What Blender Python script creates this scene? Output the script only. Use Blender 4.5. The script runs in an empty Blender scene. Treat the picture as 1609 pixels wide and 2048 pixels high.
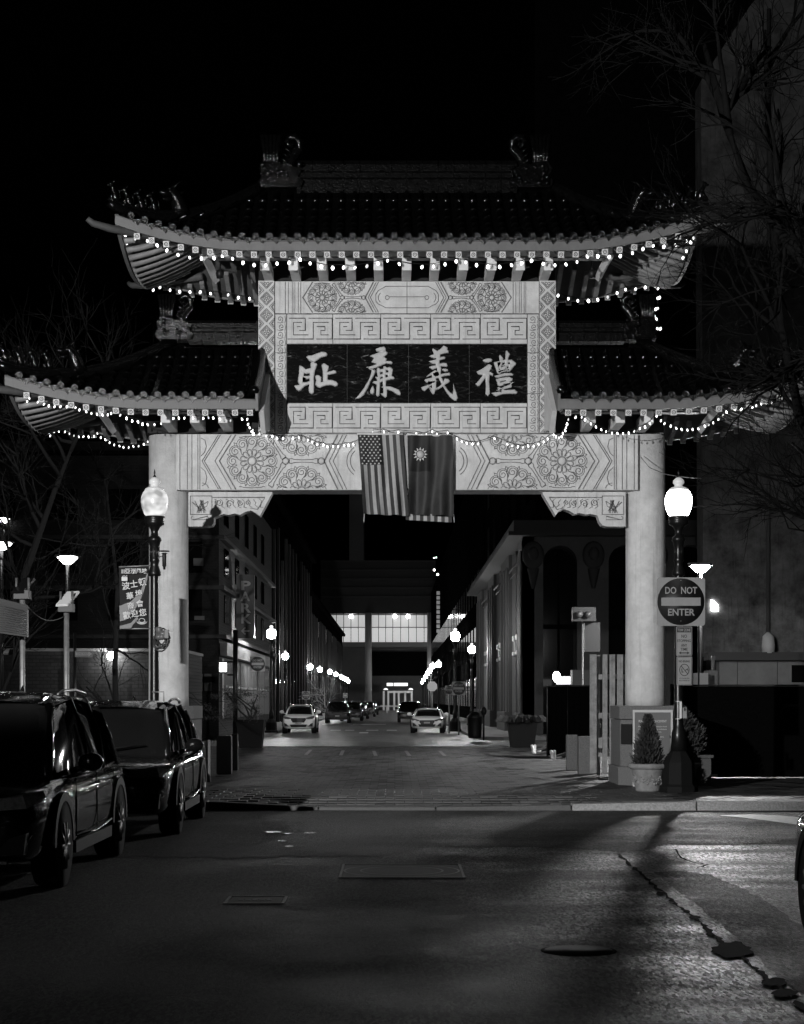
import bpy, math, random
from mathutils import Vector, Matrix, noise
R = math.radians
PI = math.pi
random.seed(11)
S = bpy.context.scene
COL = S.collection
# ------------------------------------------------------------------ camera, sky, exposure
F, CX, HY, CH = 3352.0, 790.0, 1402.0, 1.65       # focal length in photo pixels, vanishing point, camera height
cd = bpy.data.cameras.new('camera'); cam = bpy.data.objects.new('camera', cd); COL.objects.link(cam)
cam.location = (0, 0, CH); cam.rotation_euler = (R(90), 0, 0)
cd.sensor_fit = 'HORIZONTAL'; cd.sensor_width = 24.0; cd.lens = 50.0
cd.shift_x = (804.5 - CX) / 1609.0; cd.shift_y = (HY - 1024.0) / 1609.0
cd.clip_start = 0.1; cd.clip_end = 3000
S.camera = cam
W = bpy.data.worlds.new('World'); S.world = W; W.use_nodes = True
nt = W.node_tree; bg = nt.nodes['Background']
sky = nt.nodes.new('ShaderNodeTexSky'); sky.sky_type = 'NISHITA'; sky.sun_disc = False
sky.sun_elevation = R(-4.0); sky.sun_rotation = R(200)
bw = nt.nodes.new('ShaderNodeRGBToBW')
nt.links.new(sky.outputs[0], bw.inputs[0]); nt.links.new(bw.outputs[0], bg.inputs[0])
bg.inputs[1].default_value = 0.008
S.view_settings.view_transform = 'Standard'; S.view_settings.look = 'None'
S.view_settings.exposure = 0.0; S.view_settings.gamma = 1.0; S.view_settings.use_curve_mapping = False
S.cycles.use_light_tree = True
S.cycles.sample_clamp_indirect = 4.0
S.cycles.max_bounces = 6
FLOOD_W = 22500.0       # the floodlight that lights the gate
L_NEAR_R, L_NEAR_L, L_FAR, L_BULB = 15.0, 1.0, 330.0, 4.0

def P(px, py, d):
    return Vector(((px - CX) * d / F, d, CH + (HY - py) * d / F))
def G(px, py, z=0.0):
    d = (CH - z) * F / (py - HY)
    return Vector(((px - CX) * d / F, d, z))
def XX(px, d): return (px - CX) * d / F
def ZZ(py, d): return CH + (HY - py) * d / F

# ------------------------------------------------------------------ materials (all grey: the photograph is black and white)
MATS = {}
def mat(name, g, rough=0.6, metal=0.0, var=0.0, scale=4.0, bump=0.0, bscale=60.0, coat=0.0, streak=0.0, spec=0.5, g2=None):
    if name in MATS: return MATS[name]
    m = bpy.data.materials.new(name); m.use_nodes = True; n = m.node_tree.nodes; l = m.node_tree.links
    b = n['Principled BSDF']; b.inputs['Base Color'].default_value = (g, g, g, 1)
    b.inputs['Roughness'].default_value = rough; b.inputs['Metallic'].default_value = metal
    b.inputs['Specular IOR Level'].default_value = spec
    if coat: b.inputs['Coat Weight'].default_value = coat; b.inputs['Coat Roughness'].default_value = 0.04
    tc = n.new('ShaderNodeTexCoord')
    if var:
        nz = n.new('ShaderNodeTexNoise'); nz.inputs['Scale'].default_value = scale; nz.inputs['Detail'].default_value = 8
        nz.inputs['Roughness'].default_value = 0.7
        l.new(tc.outputs['Object'], nz.inputs['Vector'])
        mr = n.new('ShaderNodeMapRange'); mr.inputs['From Min'].default_value = 0.3; mr.inputs['From Max'].default_value = 0.7
        mr.inputs['To Min'].default_value = max(g * (1 - var), 0.0) if g2 is None else g2; mr.inputs['To Max'].default_value = min(g * (1 + var), 1) if g2 is None else g
        l.new(nz.outputs['Fac'], mr.inputs['Value'])
        out = mr.outputs[0]
        if streak:
            mp = n.new('ShaderNodeMapping'); mp.inputs['Scale'].default_value = (14, 14, 0.7)
            l.new(tc.outputs['Object'], mp.inputs[0])
            n2 = n.new('ShaderNodeTexNoise'); n2.inputs['Scale'].default_value = 1.0; n2.inputs['Detail'].default_value = 6
            l.new(mp.outputs[0], n2.inputs['Vector'])
            m2 = n.new('ShaderNodeMapRange'); m2.inputs['From Min'].default_value = 0.55; m2.inputs['From Max'].default_value = 0.8
            m2.inputs['To Min'].default_value = 1.0; m2.inputs['To Max'].default_value = 1 - streak
            l.new(n2.outputs['Fac'], m2.inputs['Value'])
            mm = n.new('ShaderNodeMath'); mm.operation = 'MULTIPLY'
            l.new(out, mm.inputs[0]); l.new(m2.outputs[0], mm.inputs[1]); out = mm.outputs[0]
        l.new(out, b.inputs['Base Color'])
        r2 = n.new('ShaderNodeMapRange'); r2.inputs['To Min'].default_value = max(rough - 0.12, 0.03); r2.inputs['To Max'].default_value = min(rough + 0.12, 1)
        l.new(nz.outputs['Fac'], r2.inputs['Value']); l.new(r2.outputs[0], b.inputs['Roughness'])
    if bump:
        nb = n.new('ShaderNodeTexNoise'); nb.inputs['Scale'].default_value = bscale; nb.inputs['Detail'].default_value = 4
        l.new(tc.outputs['Object'], nb.inputs['Vector'])
        bp = n.new('ShaderNodeBump'); bp.inputs['Strength'].default_value = bump; bp.inputs['Distance'].default_value = 0.01
        l.new(nb.outputs['Fac'], bp.inputs['Height']); l.new(bp.outputs[0], b.inputs['Normal'])
    MATS[name] = m; return m
def emit(name, s, base=0.8):
    if name in MATS: return MATS[name]
    m = bpy.data.materials.new(name); m.use_nodes = True; b = m.node_tree.nodes['Principled BSDF']
    b.inputs['Base Color'].default_value = (base, base, base, 1); b.inputs['Roughness'].default_value = 0.3
    b.inputs['Emission Color'].default_value = (1, 1, 1, 1); b.inputs['Emission Strength'].default_value = s
    MATS[name] = m; return m
def glassmat():
    if 'glass' in MATS: return MATS['glass']
    return mat('glass', 0.006, 0.03, spec=0.7)

concrete = mat('painted_concrete', 0.56, 0.78, var=0.20, scale=3.1, bump=0.6, bscale=30, streak=0.32)
concrete_b = mat('weathered_concrete', 0.50, 0.8, var=0.22, scale=5, bump=0.4, bscale=30, streak=0.45)
groove = mat('groove_shade_and_joint', 0.06, 0.9, var=0.3, scale=20)  # groove shade painted as a dark tone; also used for joints and rafter rings
softgroove = mat('soft_groove_shade', 0.15, 0.9, var=0.35, scale=12)  # shade of the carved lines put into a darker grey
ridge_m = mat('glazed_ridge', 0.003, 0.3, var=0.6, scale=8, bump=0.8, bscale=30, spec=0.12)
fascia_m = mat('fascia_paint', 0.14, 0.6, var=0.18, scale=3, bump=0.15, streak=0.15)
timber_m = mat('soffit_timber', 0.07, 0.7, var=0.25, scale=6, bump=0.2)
rafter_m = mat('rafter_paint', 0.20, 0.6, var=0.25, scale=6)
white_m = mat('white_painted_trim', 0.62, 0.6, var=0.1, scale=5)
glaze = mat('glazed_tile', 0.002, 0.20, var=0.5, scale=9, bump=0.25, bscale=25, spec=0.35)
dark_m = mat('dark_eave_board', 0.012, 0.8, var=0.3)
glaze2 = mat('glazed_ornament', 0.0025, 0.14, var=0.5, scale=14, bump=0.8, bscale=38, spec=0.4)
endm = mat('glazed_tile_end', 0.004, 0.22, var=0.6, scale=9, bump=0.8, bscale=60, spec=0.5)
black_iron = mat('black_iron', 0.007, 0.32, var=0.4, scale=18, bump=0.06, bscale=30, spec=0.35)
granite = mat('granite', 0.13, 0.8, var=0.45, scale=55, bump=0.4, bscale=80)
granite_d = mat('granite_dark', 0.07, 0.75, var=0.4, scale=60, bump=0.4, bscale=80)
carpaint = mat('black_car_paint', 0.004, 0.12, coat=1.0)
def droplets(m, sc=70, st=0.35):
    n = m.node_tree.nodes; l = m.node_tree.links; b = n['Principled BSDF']; tc = n.new('ShaderNodeTexCoord'); v = n.new('ShaderNodeTexVoronoi'); v.inputs['Scale'].default_value = sc
    l.new(tc.outputs['Object'], v.inputs['Vector']); r = n.new('ShaderNodeMapRange'); r.inputs['From Min'].default_value = 0.0; r.inputs['From Max'].default_value = 0.35; r.inputs['To Min'].default_value = 1; r.inputs['To Max'].default_value = 0; l.new(v.outputs['Distance'], r.inputs['Value'])
    bp = n.new('ShaderNodeBump'); bp.inputs['Strength'].default_value = st; bp.inputs['Distance'].default_value = 0.004; l.new(r.outputs[0], bp.inputs['Height']); l.new(bp.outputs[0], b.inputs['Normal']); l.new(bp.outputs[0], b.inputs['Coat Normal'])
droplets(carpaint)
whitepaint = mat('white_car_paint', 0.62, 0.3, coat=0.6)
rubber = mat('tyre_rubber', 0.012, 0.75)
chrome = mat('chrome', 0.6, 0.18, metal=1.0)
alloy = mat('alloy_wheel', 0.06, 0.4, metal=0.9)
plastic = mat('black_plastic', 0.007, 0.5, spec=0.3)
glass = glassmat()
steel = mat('galvanised_steel', 0.28, 0.5, metal=0.5, var=0.25, scale=10)
signwhite = mat('sign_white', 0.24, 0.5, var=0.08, scale=12)
signdark = mat('sign_dark', 0.012, 0.45, var=0.2, scale=12)
foliage_sp = 0
wood = mat('raw_wood', 0.26, 0.8, var=0.4, scale=6, bump=0.3, streak=0.5)
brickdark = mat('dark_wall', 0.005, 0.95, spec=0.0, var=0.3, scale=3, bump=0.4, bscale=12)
stone_b = mat('building_stone', 0.06, 0.8, var=0.25, scale=2, bump=0.3, bscale=10, streak=0.3)
foliage = mat('evergreen_needles', 0.035, 0.7, var=0.5, scale=12)
bark = mat('bark', 0.03, 0.9, var=0.4, scale=15, bump=0.4, spec=0.1)
darkwin = mat('dark_window_glass', 0.004, 0.06)

# ------------------------------------------------------------------ mesh builder
class MB:
    def __init__(s): s.v = []; s.f = []; s.m = []; s.sm = []
    def add(s, vs, fs, mi=0, smooth=False):
        o = len(s.v); s.v += [tuple(v) for v in vs]
        s.f += [tuple(i + o for i in f) for f in fs]; s.m += [mi] * len(fs); s.sm += [smooth] * len(fs)
    def box(s, c, h, mi=0, rz=0.0, M=None):
        vs = [Vector((x, y, z)) for x in (-h[0], h[0]) for y in (-h[1], h[1]) for z in (-h[2], h[2])]
        T = Matrix.Translation(c) @ (M if M is not None else Matrix.Rotation(rz, 4, 'Z'))
        s.add([T @ v for v in vs], [(0, 1, 3, 2), (4, 6, 7, 5), (0, 4, 5, 1), (2, 3, 7, 6), (0, 2, 6, 4), (1, 5, 7, 3)], mi)
    def bb(s, x0, x1, y0, y1, z0, z1, mi=0):
        s.box(((x0 + x1) / 2, (y0 + y1) / 2, (z0 + z1) / 2), (abs(x1 - x0) / 2, abs(y1 - y0) / 2, abs(z1 - z0) / 2), mi)
    def prism(s, pts, y0, y1, mi=0):           # polygon in XZ extruded from y0 (front) to y1
        n = len(pts)
        vs = [(p[0], y0, p[1]) for p in pts] + [(p[0], y1, p[1]) for p in pts]
        fs = [tuple(range(n)), tuple(range(2 * n - 1, n - 1, -1))] + [(i, i + n, (i + 1) % n + n, (i + 1) % n) for i in range(n)]
        s.add(vs, fs, mi)
    def prismx(s, pts, x0, x1, mi=0):          # polygon in YZ extruded along x
        n = len(pts)
        vs = [(x0, p[0], p[1]) for p in pts] + [(x1, p[0], p[1]) for p in pts]
        fs = [tuple(range(n)), tuple(range(2 * n - 1, n - 1, -1))] + [(i, i + n, (i + 1) % n + n, (i + 1) % n) for i in range(n)]
        s.add(vs, fs, mi)
    def prismz(s, pts, z0, z1, mi=0):
        n = len(pts)
        vs = [(p[0], p[1], z0) for p in pts] + [(p[0], p[1], z1) for p in pts]
        fs = [tuple(range(n)), tuple(range(2 * n - 1, n - 1, -1))] + [(i, i + n, (i + 1) % n + n, (i + 1) % n) for i in range(n)]
        s.add(vs, fs, mi)
    def lathe(s, prof, c=(0, 0, 0), seg=20, mi=0, smooth=True, axis='Z', rot=0.0):
        vs = []; fs = []
        for r, z in prof:
            for k in range(seg):
                a = 2 * PI * k / seg + rot
                q = (r * math.cos(a), r * math.sin(a), z)
                if axis == 'Y': q = (q[0], q[2], q[1])
                if axis == 'X': q = (q[2], q[0], q[1])
                vs.append((q[0] + c[0], q[1] + c[1], q[2] + c[2]))
        for i in range(len(prof) - 1):
            for k in range(seg):
                fs.append((i * seg + k, i * seg + (k + 1) % seg, (i + 1) * seg + (k + 1) % seg, (i + 1) * seg + k))
        fs.append(tuple(range(seg - 1, -1, -1))); fs.append(tuple((len(prof) - 1) * seg + k for k in range(seg)))
        s.add(vs, fs, mi, smooth)
    def tube(s, pts, r, seg=6, mi=0, smooth=True):
        pts = [Vector(p) for p in pts]; n = len(pts)
        rr = r if isinstance(r, (list, tuple)) else [r] * n
        vs = []; fs = []
        up = Vector((0, 0, 1))
        for i, p in enumerate(pts):
            t = (pts[min(i + 1, n - 1)] - pts[max(i - 1, 0)]).normalized()
            u = up if abs(t.dot(up)) < 0.95 else Vector((0, 1, 0))
            a = t.cross(u).normalized(); b = a.cross(t)
            for k in range(seg):
                th = 2 * PI * k / seg
                vs.append(p + (a * math.cos(th) + b * math.sin(th)) * rr[i])
        for i in range(n - 1):
            for k in range(seg):
                fs.append((i * seg + k, i * seg + (k + 1) % seg, (i + 1) * seg + (k + 1) % seg, (i + 1) * seg + k))
        fs.append(tuple(range(seg - 1, -1, -1))); fs.append(tuple((n - 1) * seg + k for k in range(seg)))
        s.add(vs, fs, mi, smooth)
    def ball(s, c, r, seg=10, rings=6, mi=0, sx=1, sy=1, sz=1):
        vs = []; fs = []
        for i in range(1, rings):
            th = PI * i / rings
            for k in range(seg):
                a = 2 * PI * k / seg
                vs.append((c[0] + r * sx * math.sin(th) * math.cos(a), c[1] + r * sy * math.sin(th) * math.sin(a), c[2] + r * sz * math.cos(th)))
        t = len(vs); vs += [(c[0], c[1], c[2] + r * sz), (c[0], c[1], c[2] - r * sz)]
        for i in range(rings - 2):
            for k in range(seg):
                fs.append((i * seg + k, (i + 1) * seg + k, (i + 1) * seg + (k + 1) % seg, i * seg + (k + 1) % seg))
        for k in range(seg):
            fs.append((t, k, (k + 1) % seg)); fs.append((t + 1, (rings - 2) * seg + (k + 1) % seg, (rings - 2) * seg + k))
        s.add(vs, fs, mi, True)
    def ribbon(s, pts, w, y, t=0.006, mi=0, closed=False):    # flat strip along a polyline in XZ, front face at y - t
        P2 = [Vector((p[0], p[1])) for p in pts]
        if closed: P2 = P2 + [P2[0]]
        n = len(P2)
        if n < 2: return
        L = []; Rr = []
        for i in range(n):
            if closed and i in (0, n - 1): a = P2[n - 2]; b = P2[1]
            else: a = P2[max(i - 1, 0)]; b = P2[min(i + 1, n - 1)]
            tdir = (b - a)
            if tdir.length < 1e-9: tdir = Vector((1, 0))
            tdir.normalize(); nn = Vector((-tdir.y, tdir.x))
            k = 1.0
            if 0 < i < n - 1 or closed:
                e = (P2[min(i + 1, n - 1)] - P2[i]); e = e if e.length > 1e-9 else tdir
                k = 1 / max(0.5, abs(e.normalized().dot(tdir)))
            L.append(P2[i] + nn * w / 2 * k); Rr.append(P2[i] - nn * w / 2 * k)
        vs = [(p.x, y - t, p.y) for p in L] + [(p.x, y - t, p.y) for p in Rr] + [(p.x, y + 0.004, p.y) for p in L] + [(p.x, y + 0.004, p.y) for p in Rr]
        fs = []
        for i in range(n - 1):
            fs.append((i, i + 1, n + i + 1, n + i))
            fs.append((i, 2 * n + i, 2 * n + i + 1, i + 1))
            fs.append((n + i, n + i + 1, 3 * n + i + 1, 3 * n + i))
        s.add(vs, fs, mi)
    def mesh(s, name, mats):
        me = bpy.data.meshes.new(name); me.from_pydata(s.v, [], s.f)
        for m in (mats if isinstance(mats, (list, tuple)) else [mats]): me.materials.append(m)
        me.polygons.foreach_set('material_index', s.m); me.polygons.foreach_set('use_smooth', s.sm)
        me.update(); return me

def tag(o, label=None, cat=None, group=None, kind=None):
    if label: o['label'] = label
    if cat: o['category'] = cat
    if group: o['group'] = group
    if kind: o['kind'] = kind
    return o
def thing(name, loc, label, cat, group=None):
    o = bpy.data.objects.new(name, None); COL.objects.link(o); o.location = loc; o.empty_display_size = 0.2
    return tag(o, label, cat, group)
def inv(parent):          # world-space geometry under a parent: undo the parent's own placement
    M = Matrix.Identity(4); p = parent
    while p is not None:
        L = Matrix.LocRotScale(p.location, p.rotation_euler, p.scale)
        M = (p.matrix_parent_inverse @ L) @ M if p.parent else L @ M
        p = p.parent
    return M.inverted()
def part(name, mb, mats, parent=None, world=True):
    me = mb.mesh(name, mats) if isinstance(mb, MB) else mb
    o = bpy.data.objects.new(name, me); COL.objects.link(o)
    if parent is not None:
        o.parent = parent
        if world: o.matrix_parent_inverse = inv(parent)
    return o
def inst(name, me, parent, loc, rot=(0, 0, 0), scale=(1, 1, 1), pinv=None):
    o = bpy.data.objects.new(name, me); COL.objects.link(o); o.parent = parent
    if pinv is not None: o.matrix_parent_inverse = pinv
    o.location = loc; o.rotation_euler = rot; o.scale = scale
    return o
def solo(name, mb, mats, label, cat, group=None): return tag(part(name, mb, mats), label, cat, group)
def struct(name, mb, mats, parent=None): return tag(part(name, mb, mats, parent), kind=None if parent else 'structure')
def copy_tree(o, parent=None):
    c = o.copy(); COL.objects.link(c)
    if parent is not None: c.parent = parent
    for ch in list(o.children): copy_tree(ch, c)
    return c
def subsurf(o, lv=1):
    m = o.modifiers.new('smooth', 'SUBSURF'); m.levels = lv; m.render_levels = lv
    for p in o.data.polygons: p.use_smooth = True
    return o
def bevel(o, w=0.01, seg=2):
    m = o.modifiers.new('bevel', 'BEVEL'); m.width = w; m.segments = seg; m.limit_method = 'ANGLE'; m.angle_limit = R(35); return o

def curve_mesh(splines, extrude, bev):
    cu = bpy.data.curves.new('outline', 'CURVE'); cu.dimensions = '2D'; cu.fill_mode = 'BOTH'
    cu.extrude = extrude; cu.bevel_depth = bev; cu.bevel_resolution = 1; cu.offset = -bev
    for pts in splines:
        sp = cu.splines.new('POLY'); sp.points.add(len(pts) - 1); sp.use_cyclic_u = True
        for q, p in zip(sp.points, pts): q.co = (p[0], p[1], 0, 1)
    o = bpy.data.objects.new('tmp', cu); COL.objects.link(o)
    bpy.context.view_layer.update()
    me = bpy.data.meshes.new_from_object(o.evaluated_get(bpy.context.evaluated_depsgraph_get()))
    bpy.data.objects.remove(o); bpy.data.curves.remove(cu)
    return me
def text_mesh(body, size, bold=0.0, ext=0.0015, spacing=1.0, line=1.0, align='CENTER'):
    cu = bpy.data.curves.new('text', 'FONT'); cu.body = body; cu.size = size; cu.align_x = align; cu.align_y = 'CENTER'
    cu.extrude = ext; cu.offset = bold * size; cu.space_character = spacing; cu.space_line = line; cu.resolution_u = 3
    o = bpy.data.objects.new('tmp', cu); COL.objects.link(o)
    bpy.context.view_layer.update()
    me = bpy.data.meshes.new_from_object(o.evaluated_get(bpy.context.evaluated_depsgraph_get()))
    bpy.data.objects.remove(o); bpy.data.curves.remove(cu)
    return me
def put_text(name, body, size, c, m, parent, bold=0.0, rot=0.0, width=None, **kw):
    me = text_mesh(body, size, bold, **kw); me.materials.append(m)
    sx = 1.0
    if width and len(me.vertices):
        xs = [v.co.x for v in me.vertices]; sx = width / max(max(xs) - min(xs), 1e-6)
    o = bpy.data.objects.new(name, me); COL.objects.link(o)
    if parent is not None: o.parent = parent; o.matrix_parent_inverse = inv(parent)
    o.location = c; o.rotation_euler = (R(90), rot, 0); o.scale = (sx, 1, 1)
    return o
# ------------------------------------------------------------------ ground
def node_asphalt(name, g, wet=0.55, bumpS=1.0, film=0.0):
    m = bpy.data.materials.new(name); m.use_nodes = True; n = m.node_tree.nodes; l = m.node_tree.links
    b = n['Principled BSDF']; tc = n.new('ShaderNodeTexCoord')
    b.inputs['Specular IOR Level'].default_value = 0.35; b.inputs['Coat Roughness'].default_value = 0.34; b.inputs['Coat IOR'].default_value = 1.6
    def noise_(s, d, r, v=None):
        q = n.new('ShaderNodeTexNoise'); q.inputs['Scale'].default_value = s; q.inputs['Detail'].default_value = d; q.inputs['Roughness'].default_value = r
        l.new(v or tc.outputs['Object'], q.inputs['Vector']); return q.outputs['Fac']
    def rng(x, a, b_, c, d):
        q = n.new('ShaderNodeMapRange'); q.interpolation_type = 'SMOOTHSTEP'
        for k, v_ in zip(('From Min', 'From Max', 'To Min', 'To Max'), (a, b_, c, d)): q.inputs[k].default_value = v_
        l.new(x, q.inputs['Value']); return q.outputs[0]
    def mth(op, x, y):
        q = n.new('ShaderNodeMath'); q.operation = op
        for k, v_ in enumerate((x, y)):
            if isinstance(v_, (int, float)): q.inputs[k].default_value = v_
            else: l.new(v_, q.inputs[k])
        return q.outputs[0]
    fine = noise_(70, 4, 0.8); grit = noise_(26, 5, 0.75); big = noise_(0.45, 8, 0.65)
    mp = n.new('ShaderNodeMapping'); mp.inputs['Scale'].default_value = (0.9, 0.12, 1); l.new(tc.outputs['Object'], mp.inputs[0])
    lane = noise_(0.8, 5, 0.6, mp.outputs[0])
    mg = n.new('ShaderNodeMapping'); mg.inputs['Scale'].default_value = (58, 15, 30); l.new(tc.outputs['Object'], mg.inputs[0])
    vg = n.new('ShaderNodeTexVoronoi'); vg.inputs['Scale'].default_value = 1.0; l.new(mg.outputs[0], vg.inputs['Vector'])
    cs = n.new('ShaderNodeSeparateColor'); l.new(vg.outputs['Color'], cs.inputs[0])
    grain = cs.outputs[0]; grain2 = cs.outputs[1]
    col0 = mth('MULTIPLY', rng(fine, 0.3, 0.75, g * 0.35, g * 2.1), mth('MULTIPLY', rng(big, 0.35, 0.65, 0.55, 1.25), rng(lane, 0.35, 0.65, 0.75, 1.2)))
    col = mth('MULTIPLY', col0, rng(grain, 0.1, 0.95, 0.5, 1.9)); l.new(col, b.inputs['Base Color'])
    l.new(rng(big, 0.35, 0.65, wet, wet + 0.2), b.inputs['Roughness'])
    # water film: the right-hand side of the road is wet, in ragged patches
    sx = n.new('ShaderNodeSeparateXYZ'); l.new(tc.outputs['Object'], sx.inputs[0])
    edge = mth('ADD', sx.outputs[0], mth('MULTIPLY', mth('SUBTRACT', noise_(0.7, 6, 0.7), 0.5), 4.5))
    wetm = rng(edge, 0.3, 2.4, 0.03, 1.0)
    mp2 = n.new('ShaderNodeMapping'); mp2.inputs['Scale'].default_value = (0.5, 1.0, 1); l.new(tc.outputs['Object'], mp2.inputs[0])
    patch = rng(noise_(1.1, 5, 0.6, mp2.outputs[0]), 0.38, 0.62, 0.12, 1.0)
    l.new(mth('MULTIPLY', mth('MULTIPLY', mth('MULTIPLY', wetm, patch), film), rng(grain2, 0.25, 0.9, 0.15, 1.0)), b.inputs['Coat Weight'])
    hgt = mth('ADD', mth('MULTIPLY', grit, 1.3), mth('MULTIPLY', fine, 0.6))
    bp = n.new('ShaderNodeBump'); bp.inputs['Strength'].default_value = bumpS; bp.inputs['Distance'].default_value = 0.02
    l.new(hgt, bp.inputs['Height']); l.new(bp.outputs[0], b.inputs['Normal']); l.new(bp.outputs[0], b.inputs['Coat Normal'])
    return m
asphalt = node_asphalt('asphalt', 0.050, 0.6, 1.0, 1.0)
asphalt_dark = node_asphalt('asphalt_patch_and_shade', 0.022, 0.65, 1.0, 0.25)
street_m = node_asphalt('street_asphalt', 0.05, 0.5, 0.5, 0.3)
_b = street_m.node_tree.nodes['Principled BSDF']; street_m.node_tree.links.remove(_b.inputs['Coat Weight'].links[0]); _b.inputs['Coat Weight'].default_value = 0.22; _b.inputs['Coat Roughness'].default_value = 0.28
mb = MB(); mb.add([(-900, -60, 0), (900, -60, 0), (900, 1500, 0), (-900, 1500, 0)], [(0, 1, 2, 3)])
struct('asphalt_road', mb, asphalt)
def gpoly(name, pts, z, m, label=None):
    mb = MB(); mb.add([(G(*p).x, G(*p).y, z) for p in pts], [tuple(range(len(pts)))])
    o = part(name, mb, m); o['kind'] = 'structure'
    return o
rj = random.Random(2)
def jag(pts, k=9):
    out = []
    for a, b in zip(pts, pts[1:] + pts[:1]):
        for s_ in range(k):
            t_ = s_ / k; out.append((a[0] + (b[0] - a[0]) * t_ + rj.uniform(-5, 5), max(a[1] + (b[1] - a[1]) * t_ + rj.uniform(-1.6, 1.6), 1560)))
    return out
# darker resurfaced band next to the kerb, its edge running across the road
pts = [(330, 1715), (480, 1717), (640, 1712), (760, 1712), (830, 1704), (852, 1693), (1000, 1695), (1160, 1699), (1240, 1706), (1300, 1700), (1340, 1690), (1700, 1690), (1700, 1622), (-100, 1622), (-100, 1715)]
gpoly('resurfaced_band', jag(pts), 0.004, asphalt_dark)
# diagonal shadow beside the crack, painted as darker asphalt, right of the road
gpoly('road_shadow_strip', jag([(1310, 1745), (1360, 1742), (1420, 1750), (1470, 1770), (1530, 1800), (1600, 1850), (1760, 1990), (1720, 2060), (1560, 1960), (1500, 1900), (1430, 1840), (1380, 1800), (1340, 1770)]), 0.004, asphalt_dark)
# the tar crack
rnd = random.Random(4)
ck = [(1238, 1710), (1262, 1732), (1285, 1752), (1302, 1768), (1330, 1790), (1352, 1810), (1375, 1826), (1402, 1848), (1425, 1870), (1452, 1892), (1490, 1922), (1525, 1950), (1560, 1980), (1600, 2015), (1650, 2050)]
mb = MB()
def crack(pts, z, w0, w1, mi=0):
    L = []; Rr = []
    for i, p in enumerate(pts):
        q = G(*p); w = (w0 + (w1 - w0) * rnd.random())
        q2 = G(*pts[min(i + 1, len(pts) - 1)]); q0 = G(*pts[max(i - 1, 0)])
        t = (q2 - q0).normalized(); nn = Vector((-t.y, t.x, 0))
        L.append(q + nn * w); Rr.append(q - nn * w)
    n = len(pts)
    mb.add([(p.x, p.y, z) for p in L + Rr], [(i, i + 1, n + i + 1, n + i) for i in range(n - 1)], mi)
def dense(pts, k=4, j=2.5):
    out = []
    for a, b in zip(pts[:-1], pts[1:]):
        for s in range(k):
            t = s / k; out.append((a[0] + (b[0] - a[0]) * t + rnd.uniform(-j, j), a[1] + (b[1] - a[1]) * t + rnd.uniform(-j, j) * 0.4))
    out.append(pts[-1]); return out
crack(dense(ck, 7, 3.2), 0.0085, 0.002, 0.030)
crack(dense([(1350, 1700), (1362, 1718), (1385, 1726), (1418, 1732), (1395, 1738)], 4, 2), 0.010, 0.006, 0.015)
crack(dense([(430, 1716), (500, 1722), (560, 1718)], 4, 3), 0.010, 0.004, 0.012)
struct('road_crack', mb, mat('tar_crack', 0.006, 0.9, spec=0.05))
tar = mat('wet_tar', 0.006, 0.9, spec=0.05)
def blot(px, py, rx, ry, z=0.011, seed=0, m=tar, name='pothole_patch'):
    r_ = random.Random(seed); pts = []
    for k in range(22):
        a = 2 * PI * k / 22; s = r_.uniform(0.8, 1.12)
        pts.append((px + rx * s * math.cos(a), py + ry * s * math.sin(a)))
    gpoly(name, pts[::-1], z, m)
blot(1465, 1903, 42, 16, seed=1); blot(1322, 1790, 10, 4, seed=2); blot(1550, 1968, 26, 9, seed=3); blot(1570, 1990, 30, 8, seed=4); blot(1390, 1838, 12, 4, seed=6); blot(1420, 1872, 9, 3, seed=7); blot(1640, 2030, 30, 9, seed=8)
# white line by the right kerb
gpoly('road_marking', [(1440, 1632), (1500, 1630), (1560, 1632), (1640, 1641), (1640, 1656), (1590, 1650), (1530, 1642), (1480, 1636)], 0.008, mat('worn_road_paint', 0.7, 0.6, var=0.3, scale=8))
# puddles that pick up the lit gate
water = mat('standing_water', 0.01, 0.33, bump=0.9, bscale=9)
for i, (a, b, c, d) in enumerate([(546, 1666, 17, 1.6), (575, 1669, 9, 1.0), (620, 1668, 11, 1.1), (578, 1695, 9, 1.3), (566, 1684, 8, 0.8)]):
    blot(a, b, c, d, 0.013, 20 + i, water, 'puddle')
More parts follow.
